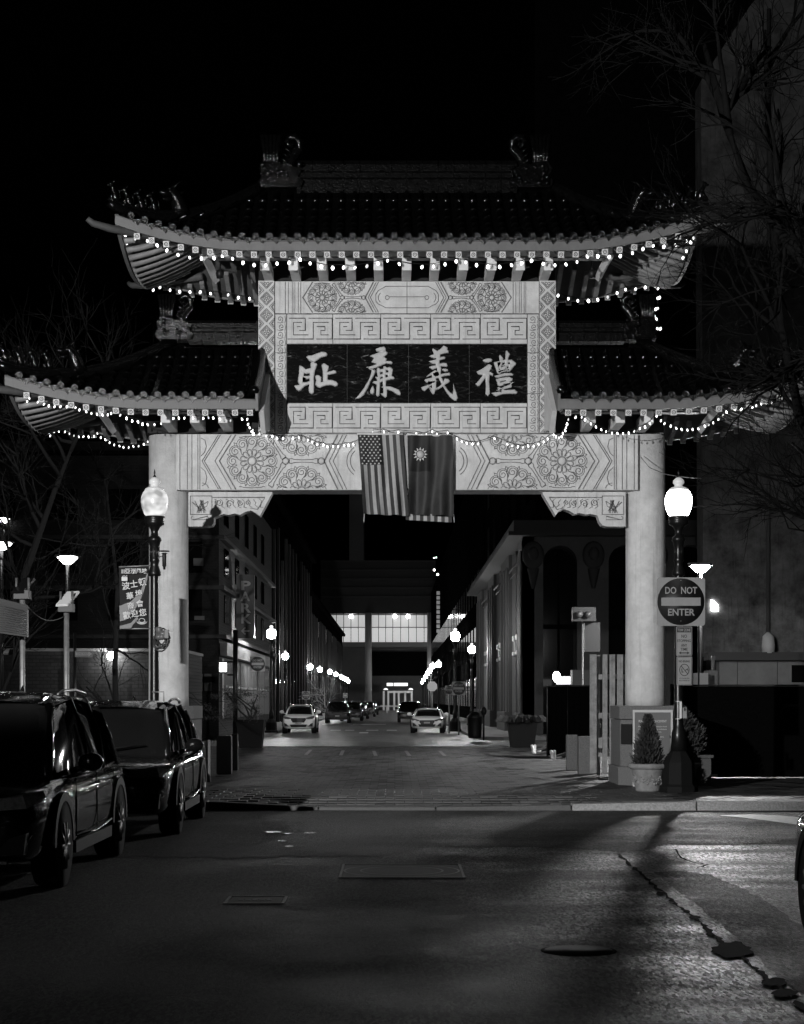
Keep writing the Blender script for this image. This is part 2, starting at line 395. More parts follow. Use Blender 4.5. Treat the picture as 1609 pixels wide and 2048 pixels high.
# covers in the road
def cover(px0, px1, py0, py1, label, ring):
    a = G(px0, py1); b = G(px1, py0); x0, x1, y0, y1 = a.x, G(px1, py1).x, a.y, b.y
    t = thing('utility_cover', ((x0 + x1) / 2, (y0 + y1) / 2, 0), label, 'manhole cover')
    w = 0.025
    m = MB()
    m.bb(x0, x1, y0, y0 + w, -0.02, 0.008); m.bb(x0, x1, y1 - w, y1, -0.02, 0.008)
    m.bb(x0, x0 + w, y0 + w, y1 - w, -0.02, 0.0075); m.bb(x1 - w, x1, y0 + w, y1 - w, -0.02, 0.0075)
    part('frame', m, mat('worn_iron', 0.16, 0.55, metal=0.0, var=0.4, scale=20), t)
    m = MB(); m.bb(x0 + w + 0.008, x1 - w - 0.008, y0 + w + 0.008, y1 - w - 0.008, -0.02, 0.005)
    part('plate', m, mat('cover_iron', 0.010, 0.6, spec=0.15, metal=0.0, bump=0.3), t)
    m = MB()
    if ring:
        r = (y1 - y0) / 2 - w - 0.05; c = ((x0 + x1) / 2, (y0 + y1) / 2)
        for q in (r, r * 0.72):
            vs = []; n = 32
            for k in range(n):
                a_ = 2 * PI * k / n
                vs += [(c[0] + q * math.cos(a_), c[1] + q * math.sin(a_), 0.0075), (c[0] + (q - 0.02) * math.cos(a_), c[1] + (q - 0.02) * math.sin(a_), 0.0075)]
            m.add(vs, [(2 * k, 2 * ((k + 1) % n), 2 * ((k + 1) % n) + 1, 2 * k + 1) for k in range(n)])
    else:
        for k in range(5): m.bb(x0 + 0.1 + k * (x1 - x0 - 0.2) / 5, x0 + 0.1 + (k + 0.7) * (x1 - x0 - 0.2) / 5, (y0 + y1) / 2 - 0.03, (y0 + y1) / 2 + 0.03, 0.002, 0.0075)
    part('raised_pattern', m, mat('worn_iron', 0.05), t)
cover(677, 932, 1730, 1757, 'large rectangular iron cover with a ring in the middle of the road', True)
cover(446, 568, 1794, 1809, 'small slotted iron cover in the road nearer the camera, left of the large one', False)
t = thing('round_cover', (G(1158, 1902).x, G(1158, 1902).y, 0), 'round black manhole cover in the wet asphalt at right', 'manhole cover')
q = G(1158, 1902); m = MB(); m.lathe([(0.25, -0.02), (0.25, 0.002), (0.235, 0.003)], (q.x, q.y, 0), 36); part('rim', m, mat('worn_iron2', 0.010, 0.9, spec=0.05), t)
m = MB(); m.lathe([(0.225, 0.0), (0.225, 0.005)], (q.x, q.y, 0), 36); part('lid', m, mat('cover_iron', 0.02), t)

# ------------------------------------------------------------------ plaza under the gate: pavers, kerb stones
KY = 25.2
def plz(x, y):
    a = min(max((y - KY - 0.3) / 1.6, 0), 1); a = a * a * (3 - 2 * a)
    side = min(max((abs(x - 0.35) - 2.0) / 0.7, 0), 1)
    return 0.045 + 0.085 * max(a, side)
paver_base = mat('joint_sand', 0.02, 0.9, var=0.3)
mb = MB(); xs = [-30, -12, -6, -3.2, -2.6, -2.2, -1.65, -1, 0, 1, 2.35, 2.8, 3.1, 3.6, 6, 12, 30]; ys = [KY + 0.28, KY + 0.6, KY + 1, KY + 1.5, KY + 2, 30, 40, 56]
vs = [(x, y, plz(x, y) - 0.012) for y in ys for x in xs]; nx = len(xs)
mb.add(vs, [(j * nx + i, j * nx + i + 1, (j + 1) * nx + i + 1, (j + 1) * nx + i) for j in range(len(ys) - 1) for i in range(nx - 1)])
plaza = struct('plaza_pavement', mb, paver_base)
pm = [mat('paver_a', 0.05, 0.62, var=0.4, scale=6, bump=0.5, bscale=50), mat('paver_b', 0.034, 0.58, var=0.4, scale=6, bump=0.5, bscale=50), mat('paver_c', 0.07, 0.66, var=0.4, scale=6, bump=0.5, bscale=50)]
def paver_mesh(w, l, m):
    q = MB(); b = 0.006
    vs = [(-w, -l, -0.03), (w, -l, -0.03), (w, l, -0.03), (-w, l, -0.03), (-w, -l, -b), (w, -l, -b), (w, l, -b), (-w, l, -b), (-w + b, -l + b, 0), (w - b, -l + b, 0), (w - b, l - b, 0), (-w + b, l - b, 0)]
    fs = [(8, 9, 10, 11)]
    for a in (0, 4):
        for i in range(4): fs.append((a + i, a + (i + 1) % 4, a + 4 + (i + 1) % 4, a + 4 + i))
    q.add(vs, fs); return q.mesh('paver', m)
pv = [paver_mesh(0.145, 0.145, m) for m in pm]
rr = random.Random(9); pinv = inv(plaza); n = 0
restm = [MB(), MB(), MB()]
row = 0; y = KY + 0.44
while y < 55.5:
    L = 0.30 if row < 60 else 0.30
    x = -9.0 + (0.15 if row % 2 else 0)
    while x < 9.5:
        k = rr.choice((0, 0, 1, 1, 2))
        z = plz(x, y) + rr.uniform(-0.004, 0.004)
        tx = rr.uniform(-0.008, 0.008)
        if n < 300 and -3.1 < x < 4.4 and row < 14:
            inst('paver', pv[k], plaza, (x, y, z), (tx, rr.uniform(-0.008, 0.008), 0), pinv=pinv); n += 1
        else:
            w = 0.144
            restm[k].add([(x - w, y - w, z - tx), (x + w, y - w, z), (x + w, y + w, z + tx), (x - w, y + w, z)], [(0, 1, 2, 3)])
        x += 0.3
    y += L; row += 1
for k in range(3):
    o = part('paver_field', restm[k], pm[k], plaza); o['kind'] = 'stuff'
# kerb stones
mb = MB(); mb.bb(-30, 30, KY + 0.02, KY + 0.27, -0.1, 0.02)
kerb = struct('kerb', mb, mat('kerb_bedding', 0.03, 0.9))
x = -12.0; kk = 0
while x < 13:
    L = rr.uniform(1.5, 2.1); mid = x + L / 2
    low = -2.0 < mid < 2.7
    q = MB(); h0 = plz(x + 0.05, KY + 0.3) + 0.005; h1 = plz(x + L - 0.05, KY + 0.3) + 0.005
    if low: h0 = max(h0, 0.05); h1 = max(h1, 0.05)
    x1 = x + L - 0.02
    vs = [(x, KY + rr.uniform(-.012, .012), -0.08), (x1, KY + rr.uniform(-.012, .012), -0.08), (x1, KY + 0.29, -0.08), (x, KY + 0.29, -0.08), (x, KY + 0.01, h0), (x1, KY + 0.01, h1), (x1, KY + 0.29, h1), (x, KY + 0.29, h0)]
    q.add(vs, [(0, 1, 5, 4), (1, 2, 6, 5), (2, 3, 7, 6), (3, 0, 4, 7), (4, 5, 6, 7)])
    o = part('kerb_stone', q, granite_d if low else mat('kerb_granite', 0.24, 0.75, var=0.45, scale=35, bump=0.5), kerb)
    bevel(o, 0.012)
    x += L; kk += 1
# cross street and street beyond with pavements
CS = 56.0
mb = MB(); mb.bb(-60, 60, CS - 0.15, CS, -0.1, 0.132); struct('far_kerb', mb, granite_d)
mb = MB(); mb.add([(-200, CS, 0.004), (200, CS, 0.004), (200, 69, 0.004), (-200, 69, 0.004)], [(0, 1, 2, 3)]); struct('cross_street', mb, street_m)
mb = MB(); mb.add([(-5.9, 69, 0.004), (3.4, 69, 0.004), (3.9, 420, 0.004), (-6.9, 420, 0.004)], [(0, 1, 2, 3)]); struct('street_beyond', mb, street_m)
side_m = mat('pavement_concrete', 0.22, 0.8, var=0.25, scale=3, bump=0.3)
for nm, a, b in (('pavement_left', -30, -5.9), ('pavement_right', 3.4, 30)):
    m_ = MB()
    if a < -10: pts = [(-60, 70.5), (-7.4, 70.5), (-6.5, 71.2), (-5.9, 73), (-6.9, 420), (-60, 420)]
    else: pts = [(3.4, 73), (3.7, 71.2), (4.6, 70.2), (60, 70.2), (60, 420), (3.9, 420)]
    m_.prismz(pts, -0.05, 0.14); o = struct(nm, m_, side_m)
wl = mat('worn_road_paint', 0.45)
for (px, py, dx) in [(612, 1505, 10), (682, 1506, 5), (752, 1507, -4), (820, 1507, -8), (890, 1507, -10)]:
    m_ = MB(); a = G(px, py + 5, 0.14); b = G(px + dx, py - 5, 0.14); w = 0.05
    m_.add([(a.x - w, a.y, 0.142), (a.x + w, a.y, 0.142), (b.x + w, b.y, 0.142), (b.x - w, b.y, 0.142)], [(0, 1, 2, 3)]); struct('paving_line', m_, mat('faint_paving_line', .16, .6))
for k, (px, py, w) in enumerate([(672, 1461, 10), (700, 1461, 9), (730, 1449, 20), (760, 1449, 12), (745, 1461, 12), (784, 1461, 10), (728, 1466, 9), (715, 1449, 8), (655, 1449, 10)]):
    m_ = MB(); a = G(px - w, py); b = G(px + w, py)
    m_.add([(a.x, a.y - 1, 0.008), (b.x, a.y - 1, 0.008), (b.x, a.y + 1, 0.008), (a.x, a.y + 1, 0.008)], [(0, 1, 2, 3)]); struct('road_marking', m_, wl)
# ------------------------------------------------------------------ the gate
GY = 31.0; XC = 0.227
gate = thing('ceremonial_gate', (XC, 31.25, 0), 'pale two-column ceremonial gate with dark tiled upswept roofs standing across the street', 'gate')
def gx(px, d=GY): return XX(px, d)
def gz(py, d=GY): return ZZ(py, d)
CXL, CXR = XX(337.5, 31.3), XX(1291.5, 31.3)
for cx_ in (CXL, CXR):
    m = MB(); m.lathe([(0.375, 1.55), (0.37, 1.75), (0.365, 4), (0.365, 6.58)], (cx_, 31.3, 0), 48); part('column', m, concrete, gate)
def octo(x, y, hx, hy, c):
    return [(x - hx + c, y - hy), (x + hx - c, y - hy), (x + hx, y - hy + c), (x + hx, y + hy - c), (x + hx - c, y + hy), (x - hx + c, y + hy), (x - hx, y + hy - c), (x - hx, y - hy + c)]
for cx_ in (CXL - 0.02, CXR):
    m = MB()
    m.prismz(octo(cx_, 31.0, 0.64, 0.9, 0.22), 0.1, 0.46); o = part('pedestal', m, granite, gate); bevel(o, 0.015)
    m = MB(); m.prismz(octo(cx_, 31.0, 0.6, 0.86, 0.22), 0.46, 1.31); m.prismz(octo(cx_, 31.0, 0.615, 0.875, 0.22), 1.32, 1.56)
    o = part('pedestal_block', m, granite, gate); bevel(o, 0.012)
    m = MB(); m.box((cx_ - 0.5, 30.22, 1.05), (0.12, 0.012, 0.18), rz=-PI / 4); o = part('plaque', m, mat('bronze_plaque', 0.04, 0.4, metal=0.6), gate)
# lintel
LY = 30.85
m = MB(); m.bb(XX(352, LY), XX(1277, LY), LY, 31.5, ZZ(980, LY), ZZ(868, LY)); o = part('lintel', m, concrete, gate); bevel(o, 0.01)
lin = o
# brackets under the lintel ends
def spandrel(pts):
    m = MB(); m.prism([(XX(a, 31.0), ZZ(b, 31.0)) for a, b in pts], 31.0, 31.3); o = part('corner_bracket', m, concrete, gate); return o
Lp = [(377, 984), (545, 984), (543, 989), (520, 1032), (512, 1026), (503, 1021), (490, 1024), (480, 1030), (470, 1027), (458, 1030), (446, 1028), (436, 1032), (428, 1035), (428, 1045), (424, 1051), (415, 1053), (377, 1053)]
spL = spandrel(Lp[::-1])
Rp = [(1252, 984), (1085, 984), (1087, 989), (1112, 1031), (1118, 1022), (1128, 1018), (1140, 1022), (1150, 1028), (1160, 1026), (1172, 1029), (1182, 1028), (1196, 1031), (1200, 1043), (1205, 1050), (1214, 1053), (1252, 1053)]
spR = spandrel(Rp)
# ---- relief drawing helpers: raised strips, coloured dark for the shade of grooves
def rel(m, pts, w, y, t=0.013, mi=0, closed=False, clip=None):
    run = []
    for p in pts + ([pts[0]] if closed else []):
        ok = clip is None or (clip[0] <= p[0] <= clip[1] and clip[2] <= p[1] <= clip[3])
        if ok: run.append(p)
        else:
            if len(run) > 1: m.ribbon([(XX(a, y), ZZ(b, y)) for a, b in run], w, y, t, mi)
            run = []
    if len(run) > 1: m.ribbon([(XX(a, y), ZZ(b, y)) for a, b in run], w, y, t, mi)
def arc(cx, cy, r, a0, a1, n=10, ry=None):
    ry = r if ry is None else ry
    return [(cx + r * math.cos(R(a0 + (a1 - a0) * i / n)), cy + ry * math.sin(R(a0 + (a1 - a0) * i / n))) for i in range(n + 1)]
def rosette(m, cx, cy, Rr, y, w, clip, raised=None):
    rel(m, arc(cx, cy, Rr * 0.17, 0, 360, 14), w, y, clip=clip)
    for k in range(12):
        a = 30 * k + 15; c, s = math.cos(R(a)), math.sin(R(a))
        # inner petal
        pts = []
        for q, wd in ((0.19, 0.02), (0.26, 0.055), (0.36, 0.085), (0.44, 0.075), (0.48, 0.0)): pts.append((q, wd))
        full = [(q, wd) for q, wd in pts] + [(q, -wd) for q, wd in pts[::-1][1:]]
        rel(m, [(cx + Rr * (q * c - wd * s), cy + Rr * (q * s + wd * c)) for q, wd in full], w * 0.8, y, clip=clip)
        # spiral curl
        a2 = 30 * k; c2, s2 = math.cos(R(a2)), math.sin(R(a2)); sgn = 1 if (k % 12) < 6 else -1
        bx, by = cx + Rr * 0.77 * c2, cy + Rr * 0.77 * s2
        sp = []
        for i in range(20):
            th = R(a2 + 180 + sgn * (40 + i * 30)); r_ = Rr * 0.20 * (1 - i / 24)
            sp.append((bx + r_ * math.cos(th), by + r_ * math.sin(th)))
        st = (cx + Rr * (0.45 * c2), cy + Rr * (0.45 * s2))
        rel(m, [st] + sp, w * 0.9, y, clip=clip)
        rel(m, [(bx + Rr * .235 * math.cos(R(a2 + sgn * (q_ - 150))), by + Rr * .235 * math.sin(R(a2 + sgn * (q_ - 150)))) for q_ in range(0, 290, 26)], w * 0.75, y, clip=clip)
        # scalloped rim between curls
        a3 = R(a2 + 15); rel(m, [(cx + Rr * (0.93 * math.cos(a3 - 0.06)), cy + Rr * 0.93 * math.sin(a3 - 0.06)), (cx + Rr * 1.03 * math.cos(a3), cy + Rr * 1.03 * math.sin(a3)), (cx + Rr * 0.93 * math.cos(a3 + 0.06), cy + Rr * 0.93 * math.sin(a3 + 0.06))], w * 0.8, y, clip=clip)
        if raised is not None:
            if clip is None or (clip[2] < by - Rr * .15 and by + Rr * .15 < clip[3] and clip[0] < bx - Rr * .15 and bx + Rr * .15 < clip[1]):
                X_, Z_ = XX(bx, y), ZZ(by, y); r0 = Rr * 0.19 * y / F
                pass
            qx, qy = cx + Rr * 0.36 * c, cy + Rr * 0.36 * s
            if clip is None or (clip[2] + 3 < qy < clip[3] - 3):
                raised.ball((XX(qx, y), y, ZZ(qy, y)), Rr * 0.085 * y / F, 8, 4, sy=0.12)
    if raised is not None and (clip is None or clip[2] + 3 < cy - Rr * .17 and cy + Rr * .17 < clip[3] - 3): raised.ball((XX(cx, y), y, ZZ(cy, y)), Rr * 0.16 * y / F, 12, 5, sy=0.4)
def bone(m, p0, p1, w, y, th, clip):
    dx, dy = p1[0] - p0[0], p1[1] - p0[1]; L = math.hypot(dx, dy); ux, uy = dx / L, dy / L
    prof = [(0.10, 0.9), (0.16, 1.0), (0.24, 0.62), (0.5, 0.45), (0.76, 0.62), (0.84, 1.0), (0.90, 0.9)]
    up = [(p0[0] + ux * L * t - uy * q * th, p0[1] + uy * L * t + ux * q * th) for t, q in prof]
    dn = [(p0[0] + ux * L * t + uy * q * th, p0[1] + uy * L * t - ux * q * th) for t, q in prof[::-1]]
    rel(m, up + dn, w, y, closed=True, clip=clip)
def frieze(y, xL, xR, yT, yB, cx0, cyM, Rr, w, ex, cart):   # mirrored half-frieze, pixel coordinates of the left half; mirror about mx
    mx = (xL + xR) / 2; g = MB(); rz_ = MB()
    clip = (xL, xR, yT + 1, yB - 1)
    H = yB - yT
    def mir(pts): return [(2 * mx - a, b) for a, b in pts]
    def both(pts, ww=w, closed=False):
        rel(g, pts, ww, y, closed=closed, clip=clip); rel(g, mir(pts), ww, y, closed=closed, clip=clip)
    for sx in (0, 1):
        f = (lambda v: v) if sx == 0 else (lambda v: 2 * mx - v)
        for (a, b) in ((cx0, cyM), (cx0 + ex, cyM - H * 0.54), (cx0 + ex, cyM + H * 0.54)):
            rosette(g, f(a), b, Rr, y, w, (min(f(cx0 - Rr * 1.3), f(cx0 + ex + Rr * 1.35)), max(f(cx0 - Rr * 1.3), f(cx0 + ex + Rr * 1.35)), yT + 1, yB - 1), rz_)
    # hexagon joints
    hx = [(cx0 - ex * 0.66, cyM), (cx0 - ex * 0.33, yT + 2), (cx0 + ex * 0.33, yT + 2), (cx0 + ex * 0.68, cyM), (cx0 + ex * 0.33, yB - 2), (cx0 - ex * 0.33, yB - 2)]
    rt = (cx0 + ex * 1.40, cyM)
    for a, b in ((2, 3), (3, 4), (1, 2), (4, 5)):
        bone(g, hx[a], hx[b], w, y, H * 0.045, clip); bone(g, mir([hx[a]])[0], mir([hx[b]])[0], w, y, H * 0.045, clip)
    bone(g, hx[3], rt, w, y, H * 0.045, clip); bone(g, mir([hx[3]])[0], mir([rt])[0], w, y, H * 0.045, clip)
    for q in (hx[3], rt):
        both(arc(q[0], q[1], H * 0.06, 0, 360, 12))
        for s_ in (q[0], 2 * mx - q[0]): rz_.ball((XX(s_, y), y, ZZ(q[1], y)), H * 0.055 * y / F, 10, 4, sy=0.4)
    # left chevrons
    for off, ww in ((0, 1.6), (-H * 0.08, 1), (-H * 0.27, 1.2), (-H * 0.31, 1)):
        both([(hx[1][0] + off, yT + 1.5), (hx[0][0] + off, cyM), (hx[5][0] + off, yB - 1.5)], w * ww)
    # chevrons pointing at the centre
    for off, ww in ((0, 1.8), (H * 0.09, 1), (H * 0.16, 1)):
        both([(rt[0] + ex * 0.33 + off, yT + 1.5), (rt[0] + H * 0.05 + off, cyM), (rt[0] + ex * 0.33 + off, yB - 1.5)], w * ww)
    for v in cart: both(v, w)
    return g, rz_
# lintel frieze
clipL = (355, 1275, 869, 979)
cart = [[(813, 893), (760, 893), (748, 899), (735, 903), (722, 899)], arc(722, 899, 0.1, 0, 1, 1), arc(727, 922, 33, 235, 125, 14), [(722, 945), (735, 941), (748, 945), (760, 951), (813, 951)], arc(728, 922, 27, 230, 130, 10), arc(765, 922, 6, 0, 360, 10), [(771, 922), (813, 922)]]
g, rz_ = frieze(LY, 400, 1229, 868, 980, 504.5, 922, 50, 0.013, 99, cart)
for x_ in (360, 375, 384, 396, 400):
    for mm in (x_, 2 * 814.5 - x_): rel(g, [(mm, 869), (mm, 979)], 0.011, LY)
both_ = [(402, 876), (410, 880), (413, 893), (409, 905), (402, 912)], [(402, 935), (410, 942), (414, 955), (411, 968), (404, 972)], arc(404, 980, 14, 270, 360, 6)
for q in both_:
    rel(g, q, 0.011, LY, clip=clipL); rel(g, [(1629 - a, b) for a, b in q], 0.011, LY, clip=clipL)
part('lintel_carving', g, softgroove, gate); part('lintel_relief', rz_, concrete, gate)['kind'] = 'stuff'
m = MB(); m.bb(XX(362, LY), XX(381, LY), LY - 0.004, LY + 0.01, ZZ(979, LY), ZZ(869, LY)); part('stained_edge', m, concrete_b, gate)
# corner bracket carving
def spand_carve(f):
    g = MB(); y = 31.0
    def r_(pts, w=0.012, **k): rel(g, [(f(a), b) for a, b in pts], w, y, **k)
    r_([(381, 992), (424, 992), (424, 1029), (381, 1029), (381, 992)]); r_([(424, 995), (530, 995), (515, 1019), (500, 1016)])
    r_(arc(383 + 3, 1036, 3.5, 90, 270, 6)[::-1] + [(416, 1032.5), (416, 1039.5), (386, 1039.5)], 0.011)
    rnd_ = random.Random(3)
    for i in range(7):
        x0 = 402 + rnd_.uniform(-8, 8); a = rnd_.uniform(-70, 70)
        r_([(x0, 1026), (x0 + 4 * math.sin(R(a)), 1015), (402 + 20 * math.sin(R(a)), 1008 - 8 * math.cos(R(a)))], 0.011)
        r_([(402 + 20 * math.sin(R(a)), 1008 - 8 * math.cos(R(a))), (402 + 14 * math.sin(R(a)) + 2, 1012), (x0 + 3, 1022)], 0.009)
    for cx_, cy_, rr_, sg in ((439, 1005, 7, 1), (459, 1008, 8, -1), (480, 1005, 6.5, 1), (496, 1006, 5, -1)):
        sp = [(cx_ + rr_ * (1 - i / 18) * math.cos(R(sg * i * 32)), cy_ + rr_ * (1 - i / 18) * math.sin(R(sg * i * 32))) for i in range(16)]
        r_(sp, 0.012)
    for i in range(9):
        x0 = 430 + i * 11; r_([(x0, 998 + rnd_.uniform(-1, 1)), (x0 + 5, 1003 + rnd_.uniform(-3, 3)), (x0 + 3, 1012 + rnd_.uniform(-3, 3)), (x0 + 9, 1017 - i * 0.3)], 0.009)
    return g
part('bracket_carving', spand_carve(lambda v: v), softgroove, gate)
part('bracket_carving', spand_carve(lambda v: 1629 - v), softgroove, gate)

# ---- the upper panel
m = MB()
m.bb(gx(517), gx(1112), GY + 0.03, GY + 0.55, gz(866), gz(562)); o = part('panel_core', m, concrete, gate)
def slab(px0, px1, py0, py1, y0, name, mt=concrete, gap=0.6):
    m = MB(); m.bb(gx(px0 + gap), gx(px1 - gap), y0, GY + 0.05, gz(py1 - gap), gz(py0 + gap)); o = part(name, m, mt, gate); return o
m = MB(); m.bb(gx(517.5), gx(1111.5), GY + 0.02, GY + 0.04, gz(865), gz(563)); part('joint_backing', m, groove, gate)
# side strips of lozenges
def lozenge(x0, x1, nm='lozenge_strip'):
    slab(x0, x1, 562, 866, GY - 0.045, nm, concrete, 0.3)
    g = MB(); up = MB(); y = GY - 0.046; cx_ = (x0 + x1) / 2; hw = (x1 - x0) / 2 - 0.8; pitch = 33.4
    clip = (x0 + .5, x1 - .5, 563.5, 864.5)
    cy = 563.5
    while cy < 870:
        for s_ in (0.62, 0.80):
            h_ = pitch / 2 * s_
            for a, b in (((0, -1), (1, 0)), ((1, 0), (0, 1)), ((0, 1), (-1, 0)), ((-1, 0), (0, -1))):
                pts = [(cx_ + (a[0] + (b[0] - a[0]) * t / 6) * hw * s_ * 1.02, cy + (a[1] + (b[1] - a[1]) * t / 6) * h_) for t in range(7)]
                if s_ == 0.80 or True: rel(g, pts, 0.011 if s_ == .8 else 0.009, y, clip=clip)
        for k in range(5):
            a = R(72 * k - 90); q = (cx_ + 4.2 * math.cos(a), cy + 4.2 * math.sin(a))
            rel(g, arc(q[0], q[1], 2.4, 0, 360, 8), 0.008, y, clip=clip)
        if 566 < cy < 862: up.ball((XX(cx_, y), y, ZZ(cy, y)), 0.022, 8, 4, sy=0.5)
        # edge half-motifs
        for sx in (-1, 1):
            ex_ = cx_ + sx * (hw + 0.3); ey = cy + pitch / 2
            for s_ in (0.42, 0.66):
                rel(g, [(ex_, ey - pitch / 2 * s_), (ex_ - sx * hw * s_, ey), (ex_, ey + pitch / 2 * s_)], 0.009, y, clip=(x0, x1, 563.5, 864.5))
            rel(g, arc(ex_ - sx * 1.5, ey, 2.6, 0, 360, 8), 0.008, y, clip=clip)
            rel(g, arc(ex_ - sx * 1, ey - 4.5, 2, 0, 360, 8), 0.008, y, clip=clip); rel(g, arc(ex_ - sx * 1, ey + 4.5, 2, 0, 360, 8), 0.008, y, clip=clip)
        cy += pitch
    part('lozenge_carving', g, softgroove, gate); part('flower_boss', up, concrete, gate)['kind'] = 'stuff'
lozenge(517, 549.5); lozenge(1079.5, 1112)
# top frieze slabs
slab(550, 571, 562, 627, GY, 'frieze_block'); slab(571, 602, 562, 627, GY, 'frieze_block'); slab(602, 814.5, 562, 627, GY, 'frieze_block')
slab(814.5, 1027, 562, 627, GY, 'frieze_block'); slab(1027, 1049, 562, 627, GY, 'frieze_block'); slab(1049, 1079, 562, 627, GY, 'frieze_block')
cart = [[(814, 572.5), (772, 572.5), (764, 577), (757, 581)], [(757, 581), (752, 588), (752, 602), (757, 608)], [(757, 608), (764, 611), (772, 615.5), (814, 615.5)], arc(775, 595, 4, 0, 360, 9), [(779, 593.5), (814, 593.5)], arc(769, 595, 12, 230, 130, 8)]
g, rz_ = frieze(GY, 602, 1027, 562.5, 626.5, 645, 595, 29, 0.011, 59, cart)
for x_ in (577, 586, 590, 597):
    for mm in (x_, 1629 - x_): rel(g, [(mm, 564), (mm, 625.5)], 0.008, GY)
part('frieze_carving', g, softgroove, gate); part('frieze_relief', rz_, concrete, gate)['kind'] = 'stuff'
# narrow cloud-scroll strips
for x0, x1 in ((550.5, 573.5), (1055.5, 1078.5)):
    for a, b in ((628, 705), (705, 787), (787, 866)):
        slab(x0, x1, a, b, GY, 'scroll_block')
    g = MB(); yy = 633; k = 0; cx_ = (x0 + x1) / 2
    while yy < 860:
        sg = 1 if k % 2 else -1
        sp = [(cx_ + sg * 1.5 + 6.2 * (1 - i / 15) * math.cos(R(sg * i * 38 + 60)), yy + 5 + 6.2 * (1 - i / 15) * math.sin(R(sg * i * 38 + 60))) for i in range(13)]
        rel(g, sp, 0.010, GY); rel(g, [(cx_ + 8, yy - 1), (cx_ + 9.5, yy + 6), (cx_ + 8, yy + 13)], 0.009, GY); rel(g, [(cx_ - 7, yy + 11), (cx_ - 1, yy + 13), (cx_ + 5, yy + 11)], 0.009, GY)
        yy += 15.5; k += 1
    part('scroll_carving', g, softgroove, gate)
# key-pattern slabs
KX = [574, 666, 762, 862, 961.5, 1055]
def key(px0, px1, py0, py1):
    slab(px0, px1, py0, py1, GY + 0.0, 'key_pattern_slab')
    g = MB(); w = px1 - px0; h = py1 - py0
    def q(u, v): return (px0 + w * u, py0 + h * v)
    for pts in ([(.05, .14), (.40, .14), (.40, .55), (.27, .55)], [(.33, .28), (.145, .28), (.145, .70), (.47, .70)], [(.22, .42), (.30, .42)],
                [(.47, .14), (.985, .14), (.985, .84), (.64, .84)], [(.02, .84), (.575, .84), (.575, .28), (.91, .28)], [(.65, .42), (.83, .42), (.83, .55), (.74, .55), (.74, .70), (.91, .70)]):
        rel(g, [q(*p) for p in pts], 0.012, GY)
    part('key_carving', g, groove, gate)
for a, b in zip(KX[:-1], KX[1:]):
    key(a, b, 628, 687.5); key(a, b, 806, 865.5)
# marble slabs and carved characters
def marble():
    m = mat('dark_marble', 0.008, 0.12, spec=0.25); n = m.node_tree.nodes; l = m.node_tree.links; b = n['Principled BSDF']
    tc = n.new('ShaderNodeTexCoord'); mp = n.new('ShaderNodeMapping'); mp.inputs['Scale'].default_value = (1.6, 1.0, 5.0); mp.inputs['Rotation'].default_value = (0, R(14), 0)
    nz = n.new('ShaderNodeTexNoise'); nz.inputs['Scale'].default_value = 2.3; nz.inputs['Detail'].default_value = 9; nz.inputs['Distortion'].default_value = 1.6; nz.inputs['Roughness'].default_value = 0.7
    l.new(tc.outputs['Object'], mp.inputs[0]); l.new(mp.outputs[0], nz.inputs['Vector'])
    cr = n.new('ShaderNodeValToRGB'); e = cr.color_ramp.elements
    e[0].position = 0.52; e[0].color = (.006, .006, .006, 1); e[1].position = 0.74; e[1].color = (.34, .34, .34, 1)
    q = cr.color_ramp.elements.new(0.62); q.color = (.02, .02, .02, 1)
    l.new(nz.outputs['Fac'], cr.inputs[0]); l.new(cr.outputs[0], b.inputs['Base Color']); return m
MX = [574, 694.5, 817.5, 939, 1055]
mar = marble()
for a, b in zip(MX[:-1], MX[1:]): slab(a, b, 688, 805.5, GY + 0.012, 'marble_slab', mar, 0.5)
CH1 = [[(440, 320), (500, 285), (590, 280), (720, 230), (860, 180), (960, 195), (1015, 250), (990, 300), (930, 320), (840, 340), (740, 410), (665, 465), (730, 500), (740, 530), (700, 640), (665, 760), (650, 900), (655, 1100), (650, 1280), (600, 1325), (530, 1290), (505, 1230), (520, 1050), (400, 1110), (280, 1230), (235, 1240), (160, 1170), (115, 1095), (160, 1080), (262, 1072), (215, 990), (240, 780), (255, 550), (310, 560), (380, 600), (430, 650), (560, 620), (555, 480), (600, 468), (520, 420)],
       [(385, 765), (430, 775), (535, 762), (540, 822), (480, 830), (378, 835)], [(375, 900), (440, 920), (528, 900), (528, 970), (440, 1000), (372, 1000)],
       [(850, 540), (910, 490), (980, 520), (1055, 570), (1045, 640), (1010, 720), (1100, 700), (1180, 675), (1240, 690), (1255, 750), (1220, 770), (1100, 790), (1020, 815), (1020, 935), (1150, 940), (1240, 980), (1300, 1040), (1280, 1100), (1210, 1120), (1130, 1080), (1000, 1085), (900, 1110), (810, 1150), (730, 1120), (685, 1060), (705, 960), (680, 840), (720, 800), (800, 820), (850, 870), (840, 990), (890, 990), (890, 900), (880, 700)]]
